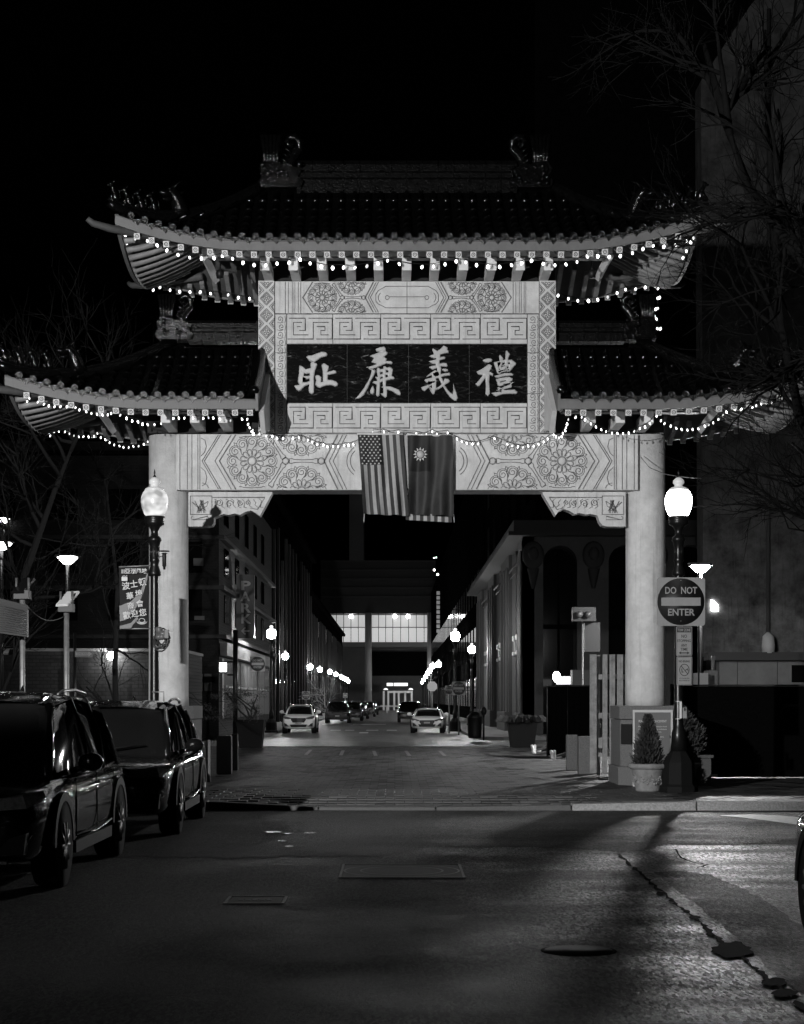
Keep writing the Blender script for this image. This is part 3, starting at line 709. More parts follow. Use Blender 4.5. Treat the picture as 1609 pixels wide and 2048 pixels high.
CH2 = [[(690, 115), (800, 60), (920, 45), (970, 90), (965, 165), (1020, 200), (1000, 260), (920, 325), (1000, 370), (970, 430), (1100, 430), (1150, 460), (1130, 520), (980, 500), (860, 550), (720, 610), (625, 632), (700, 690), (660, 800), (560, 980), (480, 1170), (380, 1340), (290, 1420), (140, 1450), (250, 1330), (380, 1150), (500, 950), (570, 780), (590, 664), (540, 660), (490, 610), (440, 595), (560, 570), (740, 510), (700, 495), (600, 470), (585, 450), (655, 350), (540, 295), (700, 230), (840, 185), (720, 170)],
       [(730, 620), (780, 605), (820, 655), (900, 640), (900, 580), (950, 565), (1000, 605), (1060, 590), (1110, 600), (1165, 670), (1145, 760), (1130, 830), (1180, 850), (1210, 900), (1180, 925), (1090, 930), (975, 960), (970, 1110), (1080, 1110), (1200, 1150), (1320, 1200), (1370, 1290), (1350, 1360), (1270, 1330), (1150, 1250), (1000, 1190), (1000, 1380), (950, 1420), (880, 1360), (820, 1295), (900, 1300), (895, 1150), (850, 1130), (890, 1110), (885, 980), (815, 1010), (800, 1350), (750, 1390), (705, 1340), (720, 1060), (610, 1010), (640, 975), (740, 960), (680, 850), (750, 860), (720, 700)],
       [(815, 730), (888, 720), (880, 772), (818, 790)], [(975, 682), (1038, 680), (1030, 732), (972, 740)], [(815, 872), (885, 852), (880, 890), (820, 920)], [(960, 810), (1020, 800), (1020, 860), (962, 865)],
       [(625, 1090), (660, 1190), (655, 1290), (610, 1330), (560, 1300), (540, 1240), (570, 1160)]]
CH3 = [[(600, 130), (620, 90), (740, 160), (820, 110), (905, 15), (1015, 70), (1010, 130), (1045, 160), (1040, 220), (920, 230), (820, 265), (815, 330), (900, 310), (950, 320), (950, 375), (800, 420), (800, 500), (900, 480), (990, 490), (1020, 560), (990, 590), (900, 575), (820, 580), (850, 620), (830, 780), (950, 760), (1060, 740), (1100, 790), (1070, 825), (940, 830), (850, 865), (900, 980), (940, 895), (1040, 915), (1080, 970), (1040, 1020), (960, 1060), (940, 1090), (1010, 1190), (1100, 1290), (1150, 1320), (1170, 1200), (1160, 1025), (1200, 1130), (1260, 1290), (1290, 1430), (1260, 1495), (1190, 1490), (1080, 1400), (980, 1260), (890, 1110), (780, 1190), (690, 1215), (670, 1300), (630, 1335), (590, 1290), (500, 1140), (400, 1245), (340, 1210), (305, 1140), (420, 1090), (500, 1060), (605, 1005), (470, 1015), (390, 950), (430, 910), (590, 880), (598, 800), (450, 862), (450, 840), (560, 750), (670, 675), (738, 695), (735, 612), (610, 665), (515, 590), (600, 560), (700, 545), (690, 505), (620, 505), (515, 440), (600, 410), (700, 390), (700, 352), (650, 360), (520, 300), (650, 245)],
       [(650, 785), (740, 742), (760, 800), (700, 828)], [(710, 905), (770, 882), (855, 1050), (800, 1105), (708, 1160)], [(530, 1118), (598, 1065), (598, 1168)],
       [(860, 650), (940, 635), (1020, 650), (1030, 700), (950, 725), (890, 690)]]
CH4 = [[(345, 410), (440, 365), (570, 360), (610, 400), (580, 450), (490, 480), (400, 460)],
       [(180, 720), (330, 640), (520, 505), (600, 560), (580, 640), (528, 712), (640, 770), (620, 840), (530, 800), (525, 1000), (545, 1300), (480, 1375), (420, 1310), (430, 1100), (420, 880), (340, 1000), (260, 1105), (200, 1100), (155, 1045), (270, 920), (350, 805), (240, 795)],
       [(640, 470), (690, 450), (800, 440), (785, 300), (810, 260), (905, 360), (880, 400), (950, 400), (965, 160), (1000, 150), (1085, 250), (1040, 340), (1030, 400), (1130, 395), (1250, 490), (1240, 530), (1180, 590), (1080, 715), (960, 715), (860, 735), (800, 790), (740, 760)],
       [(770, 500), (810, 500), (810, 570), (785, 580)], [(875, 480), (940, 465), (930, 530), (875, 535)], [(1020, 480), (1080, 465), (1080, 505), (1030, 515)], [(790, 630), (820, 620), (820, 660), (792, 670)], [(870, 622), (920, 610), (915, 642), (872, 650)], [(1000, 580), (1045, 577), (1020, 630), (992, 640)],
       [(665, 830), (740, 808), (950, 750), (1100, 750), (1180, 790), (1150, 825), (1000, 830), (870, 850), (760, 885), (700, 870)],
       [(700, 920), (850, 880), (1060, 850), (1150, 900), (1140, 960), (1080, 990), (1120, 1040), (1130, 1110), (1110, 1150), (960, 1180), (880, 1203), (1000, 1206), (1200, 1195), (1280, 1260), (1250, 1315), (1080, 1310), (900, 1320), (800, 1350), (700, 1385), (640, 1340), (580, 1290), (680, 1265), (800, 1255), (740, 1150), (760, 1130), (850, 1160), (960, 1090), (1020, 1060), (900, 1080), (800, 1110), (760, 1090)],
       [(820, 985), (980, 940), (960, 975), (830, 1005)]]
char_m = mat('incised_character_paint', 0.46, 0.38, var=0.12, scale=14, bump=0.3, bscale=60)
for k, (ox, chs) in enumerate(((580, CH1), (700, CH2), (820, CH3), (940, CH4))):
    s_ = 120 / 1609
    cx_, cy_ = ox + 60, 750
    sp = [[((ox + p[0] * s_ - cx_) * GY / F, -(690 + p[1] * s_ - cy_) * GY / F) for p in q] for q in chs]
    me = curve_mesh(sp, 0.018, 0.019); me.materials.append(char_m)
    o = part('carved_character', me, None, gate); o.matrix_parent_inverse = inv(gate)
    o.location = (gx(cx_), GY + 0.0, gz(cy_)); o.rotation_euler = (R(90), 0, 0)

# ---- roofs
YF, YB = 29.3, 33.2; YC = (YF + YB) / 2; HD = (YB - YF) / 2
def front_z(X, r):
    s = 0.0
    if r['hl'] and X < r['xhl']: s = (r['xhl'] - X) / (r['xhl'] - r['xl'])
    if r['hr'] and X > r['xhr']: s = (X - r['xhr']) / (r['xr'] - r['xhr'])
    return min(max(s, 0), 1)
def fz(t): return 0.5 * t + 0.5 * t * t
def zs(r, X, t): s = front_z(X, r); return r['z'] + r['lift'] * s ** 2 * (1 - t) + r['H'] * fz(t)
def roof(r):
    xl, xr = r['xl'], r['xr']; N = 40
    Xs = [xl + (xr - xl) * i / N for i in range(N + 1)]
    top = part('roof_surface', MB_roof(r, Xs, 0.0), glaze, gate)
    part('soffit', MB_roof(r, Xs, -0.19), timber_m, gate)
    # fascia
    for sgn, nm in ((-1, 'front'), (1, 'back')):
        m = MB(); y = YC + sgn * HD; vs = []
        for X in Xs:
            z = zs(r, X, 0)
            for dy, dz in ((0, -0.205), (0, -0.03), (-sgn * 0.06, -0.03), (-sgn * 0.06, -0.205)): vs.append((X, y + dy, z + dz))
        fs = []
        for i in range(N):
            for k in range(4): fs.append((4 * i + k, 4 * i + (k + 1) % 4, 4 * i + 4 + (k + 1) % 4, 4 * i + 4 + k))
        fs += [(0, 1, 2, 3), (4 * N + 3, 4 * N + 2, 4 * N + 1, 4 * N)]
        m.add(vs, fs); part('fascia', m, fascia_m, gate)
        m = MB(); m.tube([(X, y + sgn * 0.012, zs(r, X, 0) - 0.045) for X in Xs], 0.012, 5); part('fascia_moulding', m, fascia_m, gate)
    for side, has, xe, xh in (('l', r['hl'], xl, r['xhl']), ('r', r['hr'], xr, r['xhr'])):
        if not has: continue
        sg = -1 if side == 'l' else 1
        m = MB(); vs = []; n = 16
        for i in range(n + 1):
            y = YF + (YB - YF) * i / n; sy = abs(y - YC) / HD; z = r['z'] + r['lift'] * sy ** 2
            for dx, dz in ((0, -0.215), (0, -0.03), (-sg * 0.06, -0.03), (-sg * 0.06, -0.215)): vs.append((xe + dx, y, z + dz))
        fs = []
        for i in range(n):
            for k in range(4): fs.append((4 * i + k, 4 * i + (k + 1) % 4, 4 * i + 4 + (k + 1) % 4, 4 * i + 4 + k))
        m.add(vs, fs); part('fascia', m, fascia_m, gate)
        # round side rafters fanning to the corners, seen from below
        ny = 15
        for i in range(ny):
            y = YF + 0.12 + (YB - YF - 0.24) * i / (ny - 1)
            sy = (y - YC) / HD; xin = xh - sg * 0.1 if False else xe - sg * 1.75
            yi = YC + (y - YC) * 0.86
            def zz(X, yy):
                ty = 1 - abs(X - xh) / abs(xe - xh); ty = max(0, min(1, ty)); s2 = abs(yy - YC) / HD
                return r['z'] + r['lift'] * s2 ** 2 * (1 - ty) + r['H'] * fz(ty)
            LL = min(1.6, abs(xe - xh) * (1 - abs(sy)) - 0.30)
            if LL < 0.15: LL = 0.15
            if abs(sy) > .9: continue
            pts = [(xe - sg * (0.10 + LL * q / 4), y + (yi - y) * LL / 1.6 * q / 4, zz(xe - sg * (0.10 + LL * q / 4), y + (yi - y) * LL / 1.6 * q / 4) - 0.26) for q in range(5)]
            m = MB(); m.tube(pts, 0.052, 9); part('side_rafter', m, rafter_m, gate)
        # projecting hip beams
        for yy, sgy in ((YF, -1), (YB, 1)):
            m = MB(); c = Vector((xe, yy, r['z'] + r['lift'] - 0.30)); dr = Vector((sg * 0.75, sgy * 0.5, 0.03)).normalized()
            m.tube([c - dr * 1.4 + Vector((0, 0, 0.02)), c + dr * 0.1, c + dr * 0.42 + Vector((0, 0, 0.03)), c + dr * 0.52 + Vector((0, 0, 0.09))], [0.075, 0.07, 0.06, 0.045], 6); part('hip_beam', m, timber_m, gate)
def MB_roof(r, Xs, dz):
    m = MB(); NT = 10
    for sgn in (-1, 1):
        vs = []; fs = []
        for X in Xs:
            s = front_z(X, r); tm = 1 - s
            for j in range(NT + 1):
                t = tm * j / NT; vs.append((X, YC + sgn * HD * (1 - t), zs(r, X, t) + dz))
        for i in range(len(Xs) - 1):
            for j in range(NT): fs.append((i * (NT + 1) + j, (i + 1) * (NT + 1) + j, (i + 1) * (NT + 1) + j + 1, i * (NT + 1) + j + 1))
        m.add(vs, fs, 0, True)
    for has, xe, xh in ((r['hl'], r['xl'], r['xhl']), (r['hr'], r['xr'], r['xhr'])):
        if not has: continue
        vs = []; fs = []; n = 16
        for i in range(n + 1):
            y = YF + (YB - YF) * i / n; sy = abs(y - YC) / HD; tm = 1 - sy
            for j in range(NT + 1):
                t = tm * j / NT; vs.append((xe + (xh - xe) * t, y, r['z'] + r['lift'] * sy ** 2 * (1 - t) + r['H'] * fz(t) + dz))
        for i in range(n):
            for j in range(NT): fs.append((i * (NT + 1) + j, (i + 1) * (NT + 1) + j, (i + 1) * (NT + 1) + j + 1, i * (NT + 1) + j + 1))
        m.add(vs, fs, 0, True)
    return m
up = dict(xl=XC - 5.12, xr=XC + 5.12, xhl=XC - 2.65, xhr=XC + 2.65, hl=True, hr=True, z=ZZ(477, YF), lift=0.46, H=1.44)
lo1 = dict(xl=XC - 7.05, xr=-2.44, xhl=XC - 4.35, xhr=0, hl=True, hr=False, z=ZZ(794, YF), lift=0.42, H=1.28)
lo2 = dict(xl=2.90, xr=XC + 7.05, xhl=0, xhr=XC + 4.35, hl=False, hr=True, z=ZZ(794, YF), lift=0.42, H=1.28)
for r in (up, lo1, lo2): roof(r)
# barrel tiles: each one a tile with its own lip
def tile_mesh():
    m = MB(); vs = []; fs = []; n = 7; L = 0.31
    rings = [(0.0, 0.076), (0.03, 0.076), (0.035, 0.066), (L, 0.062)]
    for y, r_ in rings:
        for k in range(n + 1):
            a = PI * k / n; vs.append((r_ * math.cos(a), y, r_ * math.sin(a) * 1.1))
    for i in range(len(rings) - 1):
        for k in range(n): fs.append((i * (n + 1) + k, i * (n + 1) + k + 1, (i + 1) * (n + 1) + k + 1, (i + 1) * (n + 1) + k))
    fs.append(tuple(range(n, -1, -1)))
    m.add(vs, fs, 0, True); return m.mesh('barrel_tile', glaze)
TM = tile_mesh()
def end_mesh():
    m = MB(); m.lathe([(0.068, 0.0), (0.072, -0.025), (0.056, -0.03), (0.045, -0.018), (0.016, -0.028)], (0, 0, 0), 12, axis='Y')
    m2 = MB(); me = m.mesh('tile_end', endm); return me
EM = end_mesh()
def drip_mesh():
    m = MB(); m.prism([(-0.12, 0.05), (-0.085, -0.03), (-0.04, -0.055), (0, -0.10), (0.04, -0.055), (0.085, -0.03), (0.12, 0.05), (0.06, 0.01), (-0.06, 0.01)], -0.02, 0.0)
    return m.mesh('drip_tile', endm)
DM = drip_mesh()
gp = inv(gate); SP = 0.242
def tiles(r, as_parts):
    rest = MB(); n = int((r['xr'] - r['xl'] - 0.16) / SP); x0 = (r['xl'] + r['xr']) / 2 - SP * (n - 1) / 2
    cnt = 0
    for sgn in (-1, 1):
        for i in range(n):
            X = x0 + i * SP; s = front_z(X, r); tm = 1 - s
            Ltot = HD * tm; k = max(1, int(Ltot / 0.27 + 0.6))
            for j in range(k):
                t0 = j * 0.27 / HD; t1 = t0 + 0.27 / HD
                if t0 > tm: break
                z0 = zs(r, X, t0); z1 = zs(r, X, min(t1, 1.05)); sl = math.atan2(z1 - z0, 0.27)
                y = YC + sgn * HD * (1 - t0)
                loc = (X, y, z0 + 0.012)
                rot = (sl, 0, 0) if sgn < 0 else (sl, 0, PI)
                if sgn < 0 and as_parts and (as_parts == 'all' or j == 0):
                    inst('roof_tile', TM, gate, loc, rot, pinv=gp); cnt += 1
                else:
                    T = Matrix.Translation(loc) @ Matrix.Rotation(rot[2], 4, 'Z') @ Matrix.Rotation(sl, 4, 'X')
                    rest.add([T @ v.co for v in TM.vertices], [tuple(p.vertices) for p in TM.polygons], 0, True)
            ze = zs(r, X, 0)
            if sgn < 0:
                inst('tile_end', EM, gate, (X, YF - 0.005, ze + 0.035), pinv=gp)
                if i < n - 1: inst('drip_tile', DM, gate, (X + SP / 2, YF - 0.01, (ze + zs(r, X + SP, 0)) / 2 - 0.0), (0, 0, 0), pinv=gp)
    # side slopes
    for has, xe, xh, sg in ((r['hl'], r['xl'], r['xhl'], -1), (r['hr'], r['xr'], r['xhr'], 1)):
        if not has: continue
        for i in range(15):
            y = YF + 0.15 + i * (YB - YF - 0.3) / 14; sy = abs(y - YC) / HD; tm = 1 - sy; Wd = abs(xe - xh)
            j = 0
            while j * 0.29 < Wd * tm + 0.05:
                t0 = j * 0.29 / Wd; t1 = t0 + 0.29 / Wd
                z0 = r['z'] + r['lift'] * sy ** 2 * (1 - t0) + r['H'] * fz(t0); z1 = r['z'] + r['lift'] * sy ** 2 * (1 - t1) + r['H'] * fz(min(t1, 1)); sl = math.atan2(z1 - z0, 0.29)
                T = Matrix.Translation((xe - sg * 0.29 * j, y, z0 + 0.012)) @ Matrix.Rotation(sg * PI / 2, 4, 'Z') @ Matrix.Rotation(sl, 4, 'X')
                rest.add([T @ v.co for v in TM.vertices], [tuple(p.vertices) for p in TM.polygons], 0, True)
                j += 1
    o = part('roof_tiling', rest, glaze, gate); o['kind'] = 'stuff'
    return cnt
a = tiles(lo1, 'all'); b = tiles(lo2, 'all'); c = tiles(up, 'eave')
print('tiles', a, b, c)
# ridges
def ridge(x0, x1, zb, zt, nseg):
    m = MB(); prof = [(0.16, 0), (0.16, 0.07), (0.10, 0.09), (0.10, 0.42), (0.14, 0.46), (0.14, 0.60), (0.09, 0.66), (0.09, 0.86), (0.13, 0.90), (0.10, 0.97), (0.0, 1.0)]
    H_ = zt - zb
    pts = [(YC - a, zb + b * H_) for a, b in prof] + [(YC + a, zb + b * H_) for a, b in prof[-2::-1]]
    L_ = (x1 - x0) / nseg
    for i in range(nseg):
        m = MB(); m.prismx(pts, x0 + i * L_, x0 + (i + 1) * L_ - 0.012); m.bb(x0 + (i + 1) * L_ - 0.035, x0 + (i + 1) * L_ - 0.0, YC - 0.115, YC + 0.115, zb + 0.1 * H_, zb + 0.86 * H_)
        part('ridge_block', m, ridge_m, gate)
ridge(XC - 2.05, XC + 2.05, ZZ(378, YC) - 0.12, ZZ(322, YC), 14)
ridge(XX(378, YC), XX(516, YC), ZZ(686, YC), ZZ(642, YC), 5)
ridge(XX(1113, YC), XX(1251, YC), ZZ(686, YC), ZZ(642, YC), 5)
def hip(r, sg, sy):       # ridge roll running down the hip
    xe = r['xl'] if sg < 0 else r['xr']; xh = r['xhl'] if sg < 0 else r['xhr']
    pts = []; rad = []
    for i in range(12):
        s = i / 11; t = 1 - s
        pts.append((xh + (xe - xh) * s, YC + sy * HD * s, r['z'] + r['lift'] * s ** 3 + r['H'] * fz(t) + 0.10)); rad.append(0.10 if i < 7 else 0.085)
    pts.append((pts[-1][0] + sg * 0.10, pts[-1][1] + sy * 0.08, pts[-1][2] + 0.05)); rad.append(0.07)
    m = MB(); m.tube(pts, rad, 8)
    m2 = []
    for a in (0.03,):
        m.tube([(p[0], p[1], p[2] + 0.085) for p in pts], 0.05, 6)
    part('hip_ridge', m, glaze2, gate)
    return pts
def beast(x, y, z, s, rz):
    m = MB(); T = lambda p: Vector((x, y, z)) + Matrix.Rotation(rz, 3, 'Z') @ (Vector(p) * s)
    m.tube([T((-.10, 0, 0)), T((-.06, 0, .16)), T((.02, 0, .36)), T((.10, 0, .52)), T((.16, 0, .60))], [.12 * s, .15 * s, .12 * s, .08 * s, .07 * s], 8)
    m.ball(T((.17, 0, .64)), .11 * s, 8, 6); m.tube([T((.2, 0, .62)), T((.34, 0, .58))], [.07 * s, .045 * s], 6)
    for q in (-1, 1):
        m.tube([T((.10, q * .07, .72)), T((.06, q * .1, .85))], [.035 * s, .008 * s], 5)
        m.tube([T((.06, q * .08, .36)), T((.16, q * .08, .18)), T((.17, q * .08, 0))], [.05 * s, .04 * s, .045 * s], 6)
    m.tube([T((-.15, 0, .05)), T((-.27, 0, .2)), T((-.25, 0, .42)), T((-.16, 0, .5))], [.05 * s, .05 * s, .04 * s, .02 * s], 6)
    part('ridge_beast', m, glaze2, gate)
def dragonhead(x, y, z, s, rz):
    m = MB(); T = lambda p: Vector((x, y, z)) + Matrix.Rotation(rz, 3, 'Z') @ (Vector(p) * s)
    m.tube([T((-.45, 0, .0)), T((-.28, 0, .26)), T((-.18, 0, .52)), T((0, 0, .72)), T((.16, 0, .70))], [.24 * s, .26 * s, .22 * s, .18 * s, .13 * s], 10)
    m.tube([T((.05, 0, .66)), T((.3, 0, .62)), T((.44, 0, .68))], [.15 * s, .10 * s, .07 * s], 8)
    m.tube([T((.02, 0, .52)), T((.2, 0, .44)), T((.34, 0, .45))], [.1 * s, .07 * s, .03 * s], 7)
    for q in (-1, 1):
        m.tube([T((-.02, q * .1, .84)), T((-.16, q * .14, 1.02)), T((-.34, q * .16, 1.10))], [.045 * s, .03 * s, .01 * s], 6)
        m.ball(T((.12, q * .11, .78)), .05 * s, 7, 5)
    for k in range(5): m.tube([T((-.46 + k * .04, 0, .05 + k * .16)), T((-.62 + k * .04, 0, .16 + k * .17))], [.06 * s, .01 * s], 5)
    part('ridge_dragon', m, glaze2, gate)
for r, sgs in ((up, (-1, 1)), (lo1, (-1,)), (lo2, (1,))):
    for sg in sgs:
        for sy in (-1, 1):
            pts = hip(r, sg, sy); ang = math.atan2(sy * HD, (r['xl'] - r['xhl']) if sg < 0 else (r['xr'] - r['xhr']))
            if sy < 0 or r is up:
                p = pts[7]; dragonhead(p[0], p[1], p[2] + 0.06, 0.55, ang)
                for k, q in enumerate((8.3, 9.2, 10.1, 11.1)):
                    i = int(q); f_ = q - i; a_, b_ = Vector(pts[i]), Vector(pts[min(i + 1, 12)]); p = a_.lerp(b_, f_); beast(p.x, p.y, p.z + 0.10, 0.42, ang)
# ridge finials: fish tail outside, scroll inside
def finial(cx_, zb, s, sg):
    m = MB(); y0, y1 = YC - 0.17 * s * 1.3, YC + 0.17 * s * 1.3
    def X_(u): return cx_ + sg * u * s
    def Z_(v): return zb + v * s
    body = [(-.36, 0), (.40, 0), (.44, .12), (.34, .20), (.42, .34), (.24, .40), (.16, .46), (.02, .42), (-.08, .48), (-.30, .50), (-.40, .36), (-.34, .24), (-.42, .10)]
    m.prism([(X_(a), Z_(b)) for a, b in (body if sg > 0 else body[::-1])], y0, y1)
    m.prism([(X_(a * .8), Z_(b * .9 + .02)) for a, b in (body if sg > 0 else body[::-1])], y0 - 0.05, y1 + 0.05)
    # scroll (towards the middle of the roof = -u side is outer)
    pts = [(.10, .35), (.12, .52), (.22, .66), (.34, .80), (.36, .94), (.28, 1.04), (.17, 1.03), (.12, .94), (.17, .87), (.24, .90)]
    m.tube([(X_(a), YC, Z_(b)) for a, b in pts], [.15 * s, .13 * s, .10 * s, .085 * s, .075 * s, .07 * s, .065 * s, .06 * s, .05 * s, .04 * s], 10)
    # fish tail, fluted
    for k in range(5):
        u = -.30 + k * .055; du = (k - 2) * .028
        m.tube([(X_(u), YC - 0.03, Z_(.42)), (X_(u + du * .2), YC - 0.03, Z_(.72)), (X_(u + du), YC - 0.03, Z_(1.05))], [.06 * s, .038 * s, .052 * s], 6)
    for k in range(14):
        a = random.uniform(-.36, .38); b = random.uniform(.04, .42); m.ball((X_(a), y0 - 0.05, Z_(b)), random.uniform(.03, .06) * s, 7, 5)
    for k in range(5): m.tube([(X_(.10 + .03 * k), YC - .1 * s, Z_(.40 + .1 * k)), (X_(.0 + .03 * k), YC - .16 * s, Z_(.46 + .1 * k))], [.04 * s, .008 * s], 5)
    part('ridge_finial', m, glaze2, gate)
finial(XX(562, YC), ZZ(372, YC) - 0.08, 0.97, 1); finial(XX(1062, YC), ZZ(372, YC) - 0.08, 0.97, -1)
finial(XX(350, YC), ZZ(682, YC), 0.82, 1); finial(XX(1279, YC), ZZ(682, YC), 0.82, -1)
# gable boards of the lower roofs
for r, xg, sg in ((lo1, -2.44, 1), (lo2, 2.90, -1)):
    pts = []
    for i in range(11):
        t = i / 10; pts.append((YF + HD * t - (0.0), r['z'] + r['H'] * fz(t) + 0.06))
    low = [(p[0], p[1] - 0.30) for p in pts[::-1]]
    m = MB(); m.prismx(pts + low, xg, xg + sg * 0.05); part('gable_board', m, fascia_m, gate)
    # white infill wedge between gable board and panel
    m = MB(); m.prismx([(YF + 0.10, r['z'] - 0.22), (GY + .0, r['z'] + 0.75), (GY + .0, ZZ(862, GY)), (YF + 0.75, ZZ(862, 30.1)), (YF + 0.55, r['z'] - 0.55)], xg + sg * 0.055, xg + sg * 0.14)
    part('gable_bracket', m, white_m, gate)
    m = MB(); m.tube([(xg - sg * 0.02, a, b + 0.05) for a, b in pts], 0.08, 8); part('gable_ridge', m, glaze2, gate)
# purlins (pale beams under the eaves)
def purlin(pa, pb, py0, py1, d=30.0):
    m = MB(); m.bb(XX(pa, d), XX(pb, d), d, d + 0.22, ZZ(py1, d), ZZ(py0, d)); o = part('purlin', m, white_m, gate); bevel(o, 0.01)
    m = MB(); m.bb(XX(pa, d) + .02, XX(pb, d) - .02, d + 0.02, d + 0.2, ZZ(py1 + 3.5, d), ZZ(py1 + 0.5, d)); part('purlin_moulding', m, fascia_m, gate)
purlin(403, 1226, 494, 512); purlin(191, 507, 808, 821); purlin(1122, 1438, 808, 821)
# the curved white bracket arms
def arm(px, pyT, pyB, d0=29.95, w=0.085, slant=0.0):
    X = XX(px, d0); zt = ZZ(pyT, d0); zb = ZZ(pyB, GY)
    pr = [(d0, zt), (d0, ZZ(pyT + (pyB - pyT) * 0.56, d0)), (d0 + 0.10, zb + 0.0), (GY + 0.0, zb), (GY + 0.0, zt)]
    m = MB(); m.prismx(pr, X - w, X + w); o = part('bracket_arm', m, white_m, gate); bevel(o, 0.012)
for k in range(11): arm(530 + 56.8 * k, 514, 562)
for px in (331, 389.5, 446, ): arm(px, 821, 865)
for px in (1183, 1241.5, 1299): arm(px, 821, 865)
# wall boards closing the space behind the lower arms
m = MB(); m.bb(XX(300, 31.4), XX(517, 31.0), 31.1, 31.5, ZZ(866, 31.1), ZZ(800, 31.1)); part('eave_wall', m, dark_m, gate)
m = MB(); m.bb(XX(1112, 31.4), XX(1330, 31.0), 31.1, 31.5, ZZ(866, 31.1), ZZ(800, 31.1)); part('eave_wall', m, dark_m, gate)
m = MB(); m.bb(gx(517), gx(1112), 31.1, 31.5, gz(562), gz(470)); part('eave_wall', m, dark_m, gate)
# struts and slatted soffits outside the panel
for x0, x1, pt, pb in ((405, 432, 512, 561), (1224, 1197, 512, 556), (196, 226, 824, 862), (1433, 1403, 824, 860)):
    m = MB(); a = P(x0 + (4 if x1 > x0 else -4), pt, 30.0); b = P(x1, pb, 31.1); dv = (b - a)
    m.tube([a, a.lerp(b, 0.5) + Vector((0, 0, 0.02)), b], [0.085, 0.08, 0.07], 4, smooth=False); part('strut', m, white_m, gate)
# square front rafters with ringed ends
def rafter_mesh():
    m = MB(); m.bb(-0.042, 0.042, 0.03, 1.35, -0.042, 0.042, 0)
    m.bb(-0.052, 0.052, 0.0, 0.03, -0.052, 0.052, 1)
    vs = []; n = 12
    for k in range(n):
        a = 2 * PI * k / n; vs += [(0.036 * math.cos(a), -0.004, 0.036 * math.sin(a)), (0.024 * math.cos(a), -0.004, 0.024 * math.sin(a))]
    m.add(vs, [(2 * k, 2 * ((k + 1) % n), 2 * ((k + 1) % n) + 1, 2 * k + 1) for k in range(n)], 2)
    m.ball((0, -0.003, 0), 0.010, 6, 4, 2)
    return m.mesh('rafter', [rafter_m, white_m, groove])
RM = rafter_mesh()
def rafters(r, p0, p1, pitch):
    n = int(round((p1 - p0) / pitch))
    for i in range(n + 1):
        X = XX(p0 + (p1 - p0) * i / n, YF + 0.1)
        if not (r['xl'] + 0.1 < X < r['xr'] - 0.02): continue
        z = zs(r, X, 0.03) - 0.275; sl = math.atan2(zs(r, X, .35) - zs(r, X, 0.03), HD * 0.32)
        tm = 1 - front_z(X, r); ky = max(0.06, min(1.0, (HD * tm - 0.35) / 1.35))
        inst('rafter', RM, gate, (X, YF + 0.1, z), (sl * 0.8, 0, 0), (1, ky, 1), pinv=gp)
        inst('rafter', RM, gate, (X, YB - 0.1, z), (sl * 0.8, 0, PI), (1, ky, 1), pinv=gp)
rafters(up, 274, 1357, 28.9); rafters(lo1, 53, 500, 29.6); rafters(lo2, 1137, 1560, 29.2)
for px, py, d in ((440, 546, 30.2), (1185, 546, 30.2)):
    t = thing('spotlight', P(px, py, d), 'small round spotlight under the %s end of the upper eave' % ('left' if px < 800 else 'right'), 'spotlight')
    m = MB(); m.lathe([(0.06, -0.09), (0.075, 0.0), (0.06, 0.05), (0.02, 0.07)], P(px, py, d), 12, axis='Z'); part('housing', m, plastic, t)
    m = MB(); c = P(px, py, d); m.tube([c + Vector((0, 0, .05)), c + Vector((0, .1, .2)), c + Vector((0, .25, .42))], 0.015, 5); part('arm', m, plastic, t)
# ------------------------------------------------------------------ string lights
def bulb_mesh():
    m = MB(); m.lathe([(0.004, -0.050), (0.020, -0.036), (0.027, -0.014), (0.022, 0.008), (0.013, 0.022)], (0, 0, 0), 8, mi=0)
    m.lathe([(0.014, 0.022), (0.014, 0.045)], (0, 0, 0), 6, mi=1)
    return m.mesh('bulb', [emit('bulb_glow', L_BULB), plastic])
BM = bulb_mesh()
def bulb_mesh2():
    m = MB(); m.lathe([(0.003, -0.040), (0.014, -0.028), (0.018, -0.012), (0.014, 0.008), (0.010, 0.022)], (0, 0, 0), 7, mi=0)
    m.lathe([(0.011, 0.022), (0.011, 0.040)], (0, 0, 0), 6, mi=1)
    return m.mesh('bulb', [emit('bulb_glow', L_BULB), plastic])
BM2 = bulb_mesh2()
def vary(me, st):
    q = me.copy(); q.materials[0] = emit('bulb_glow_%d' % int(st * 10), st); return q
BMV = [BM, BM, vary(BM, 2.0), vary(BM, 12.0), vary(BM, 0.5)]; BMV2 = [BM2, BM2, vary(BM2, 1.6), vary(BM2, 12.0), vary(BM2, 0.4)]
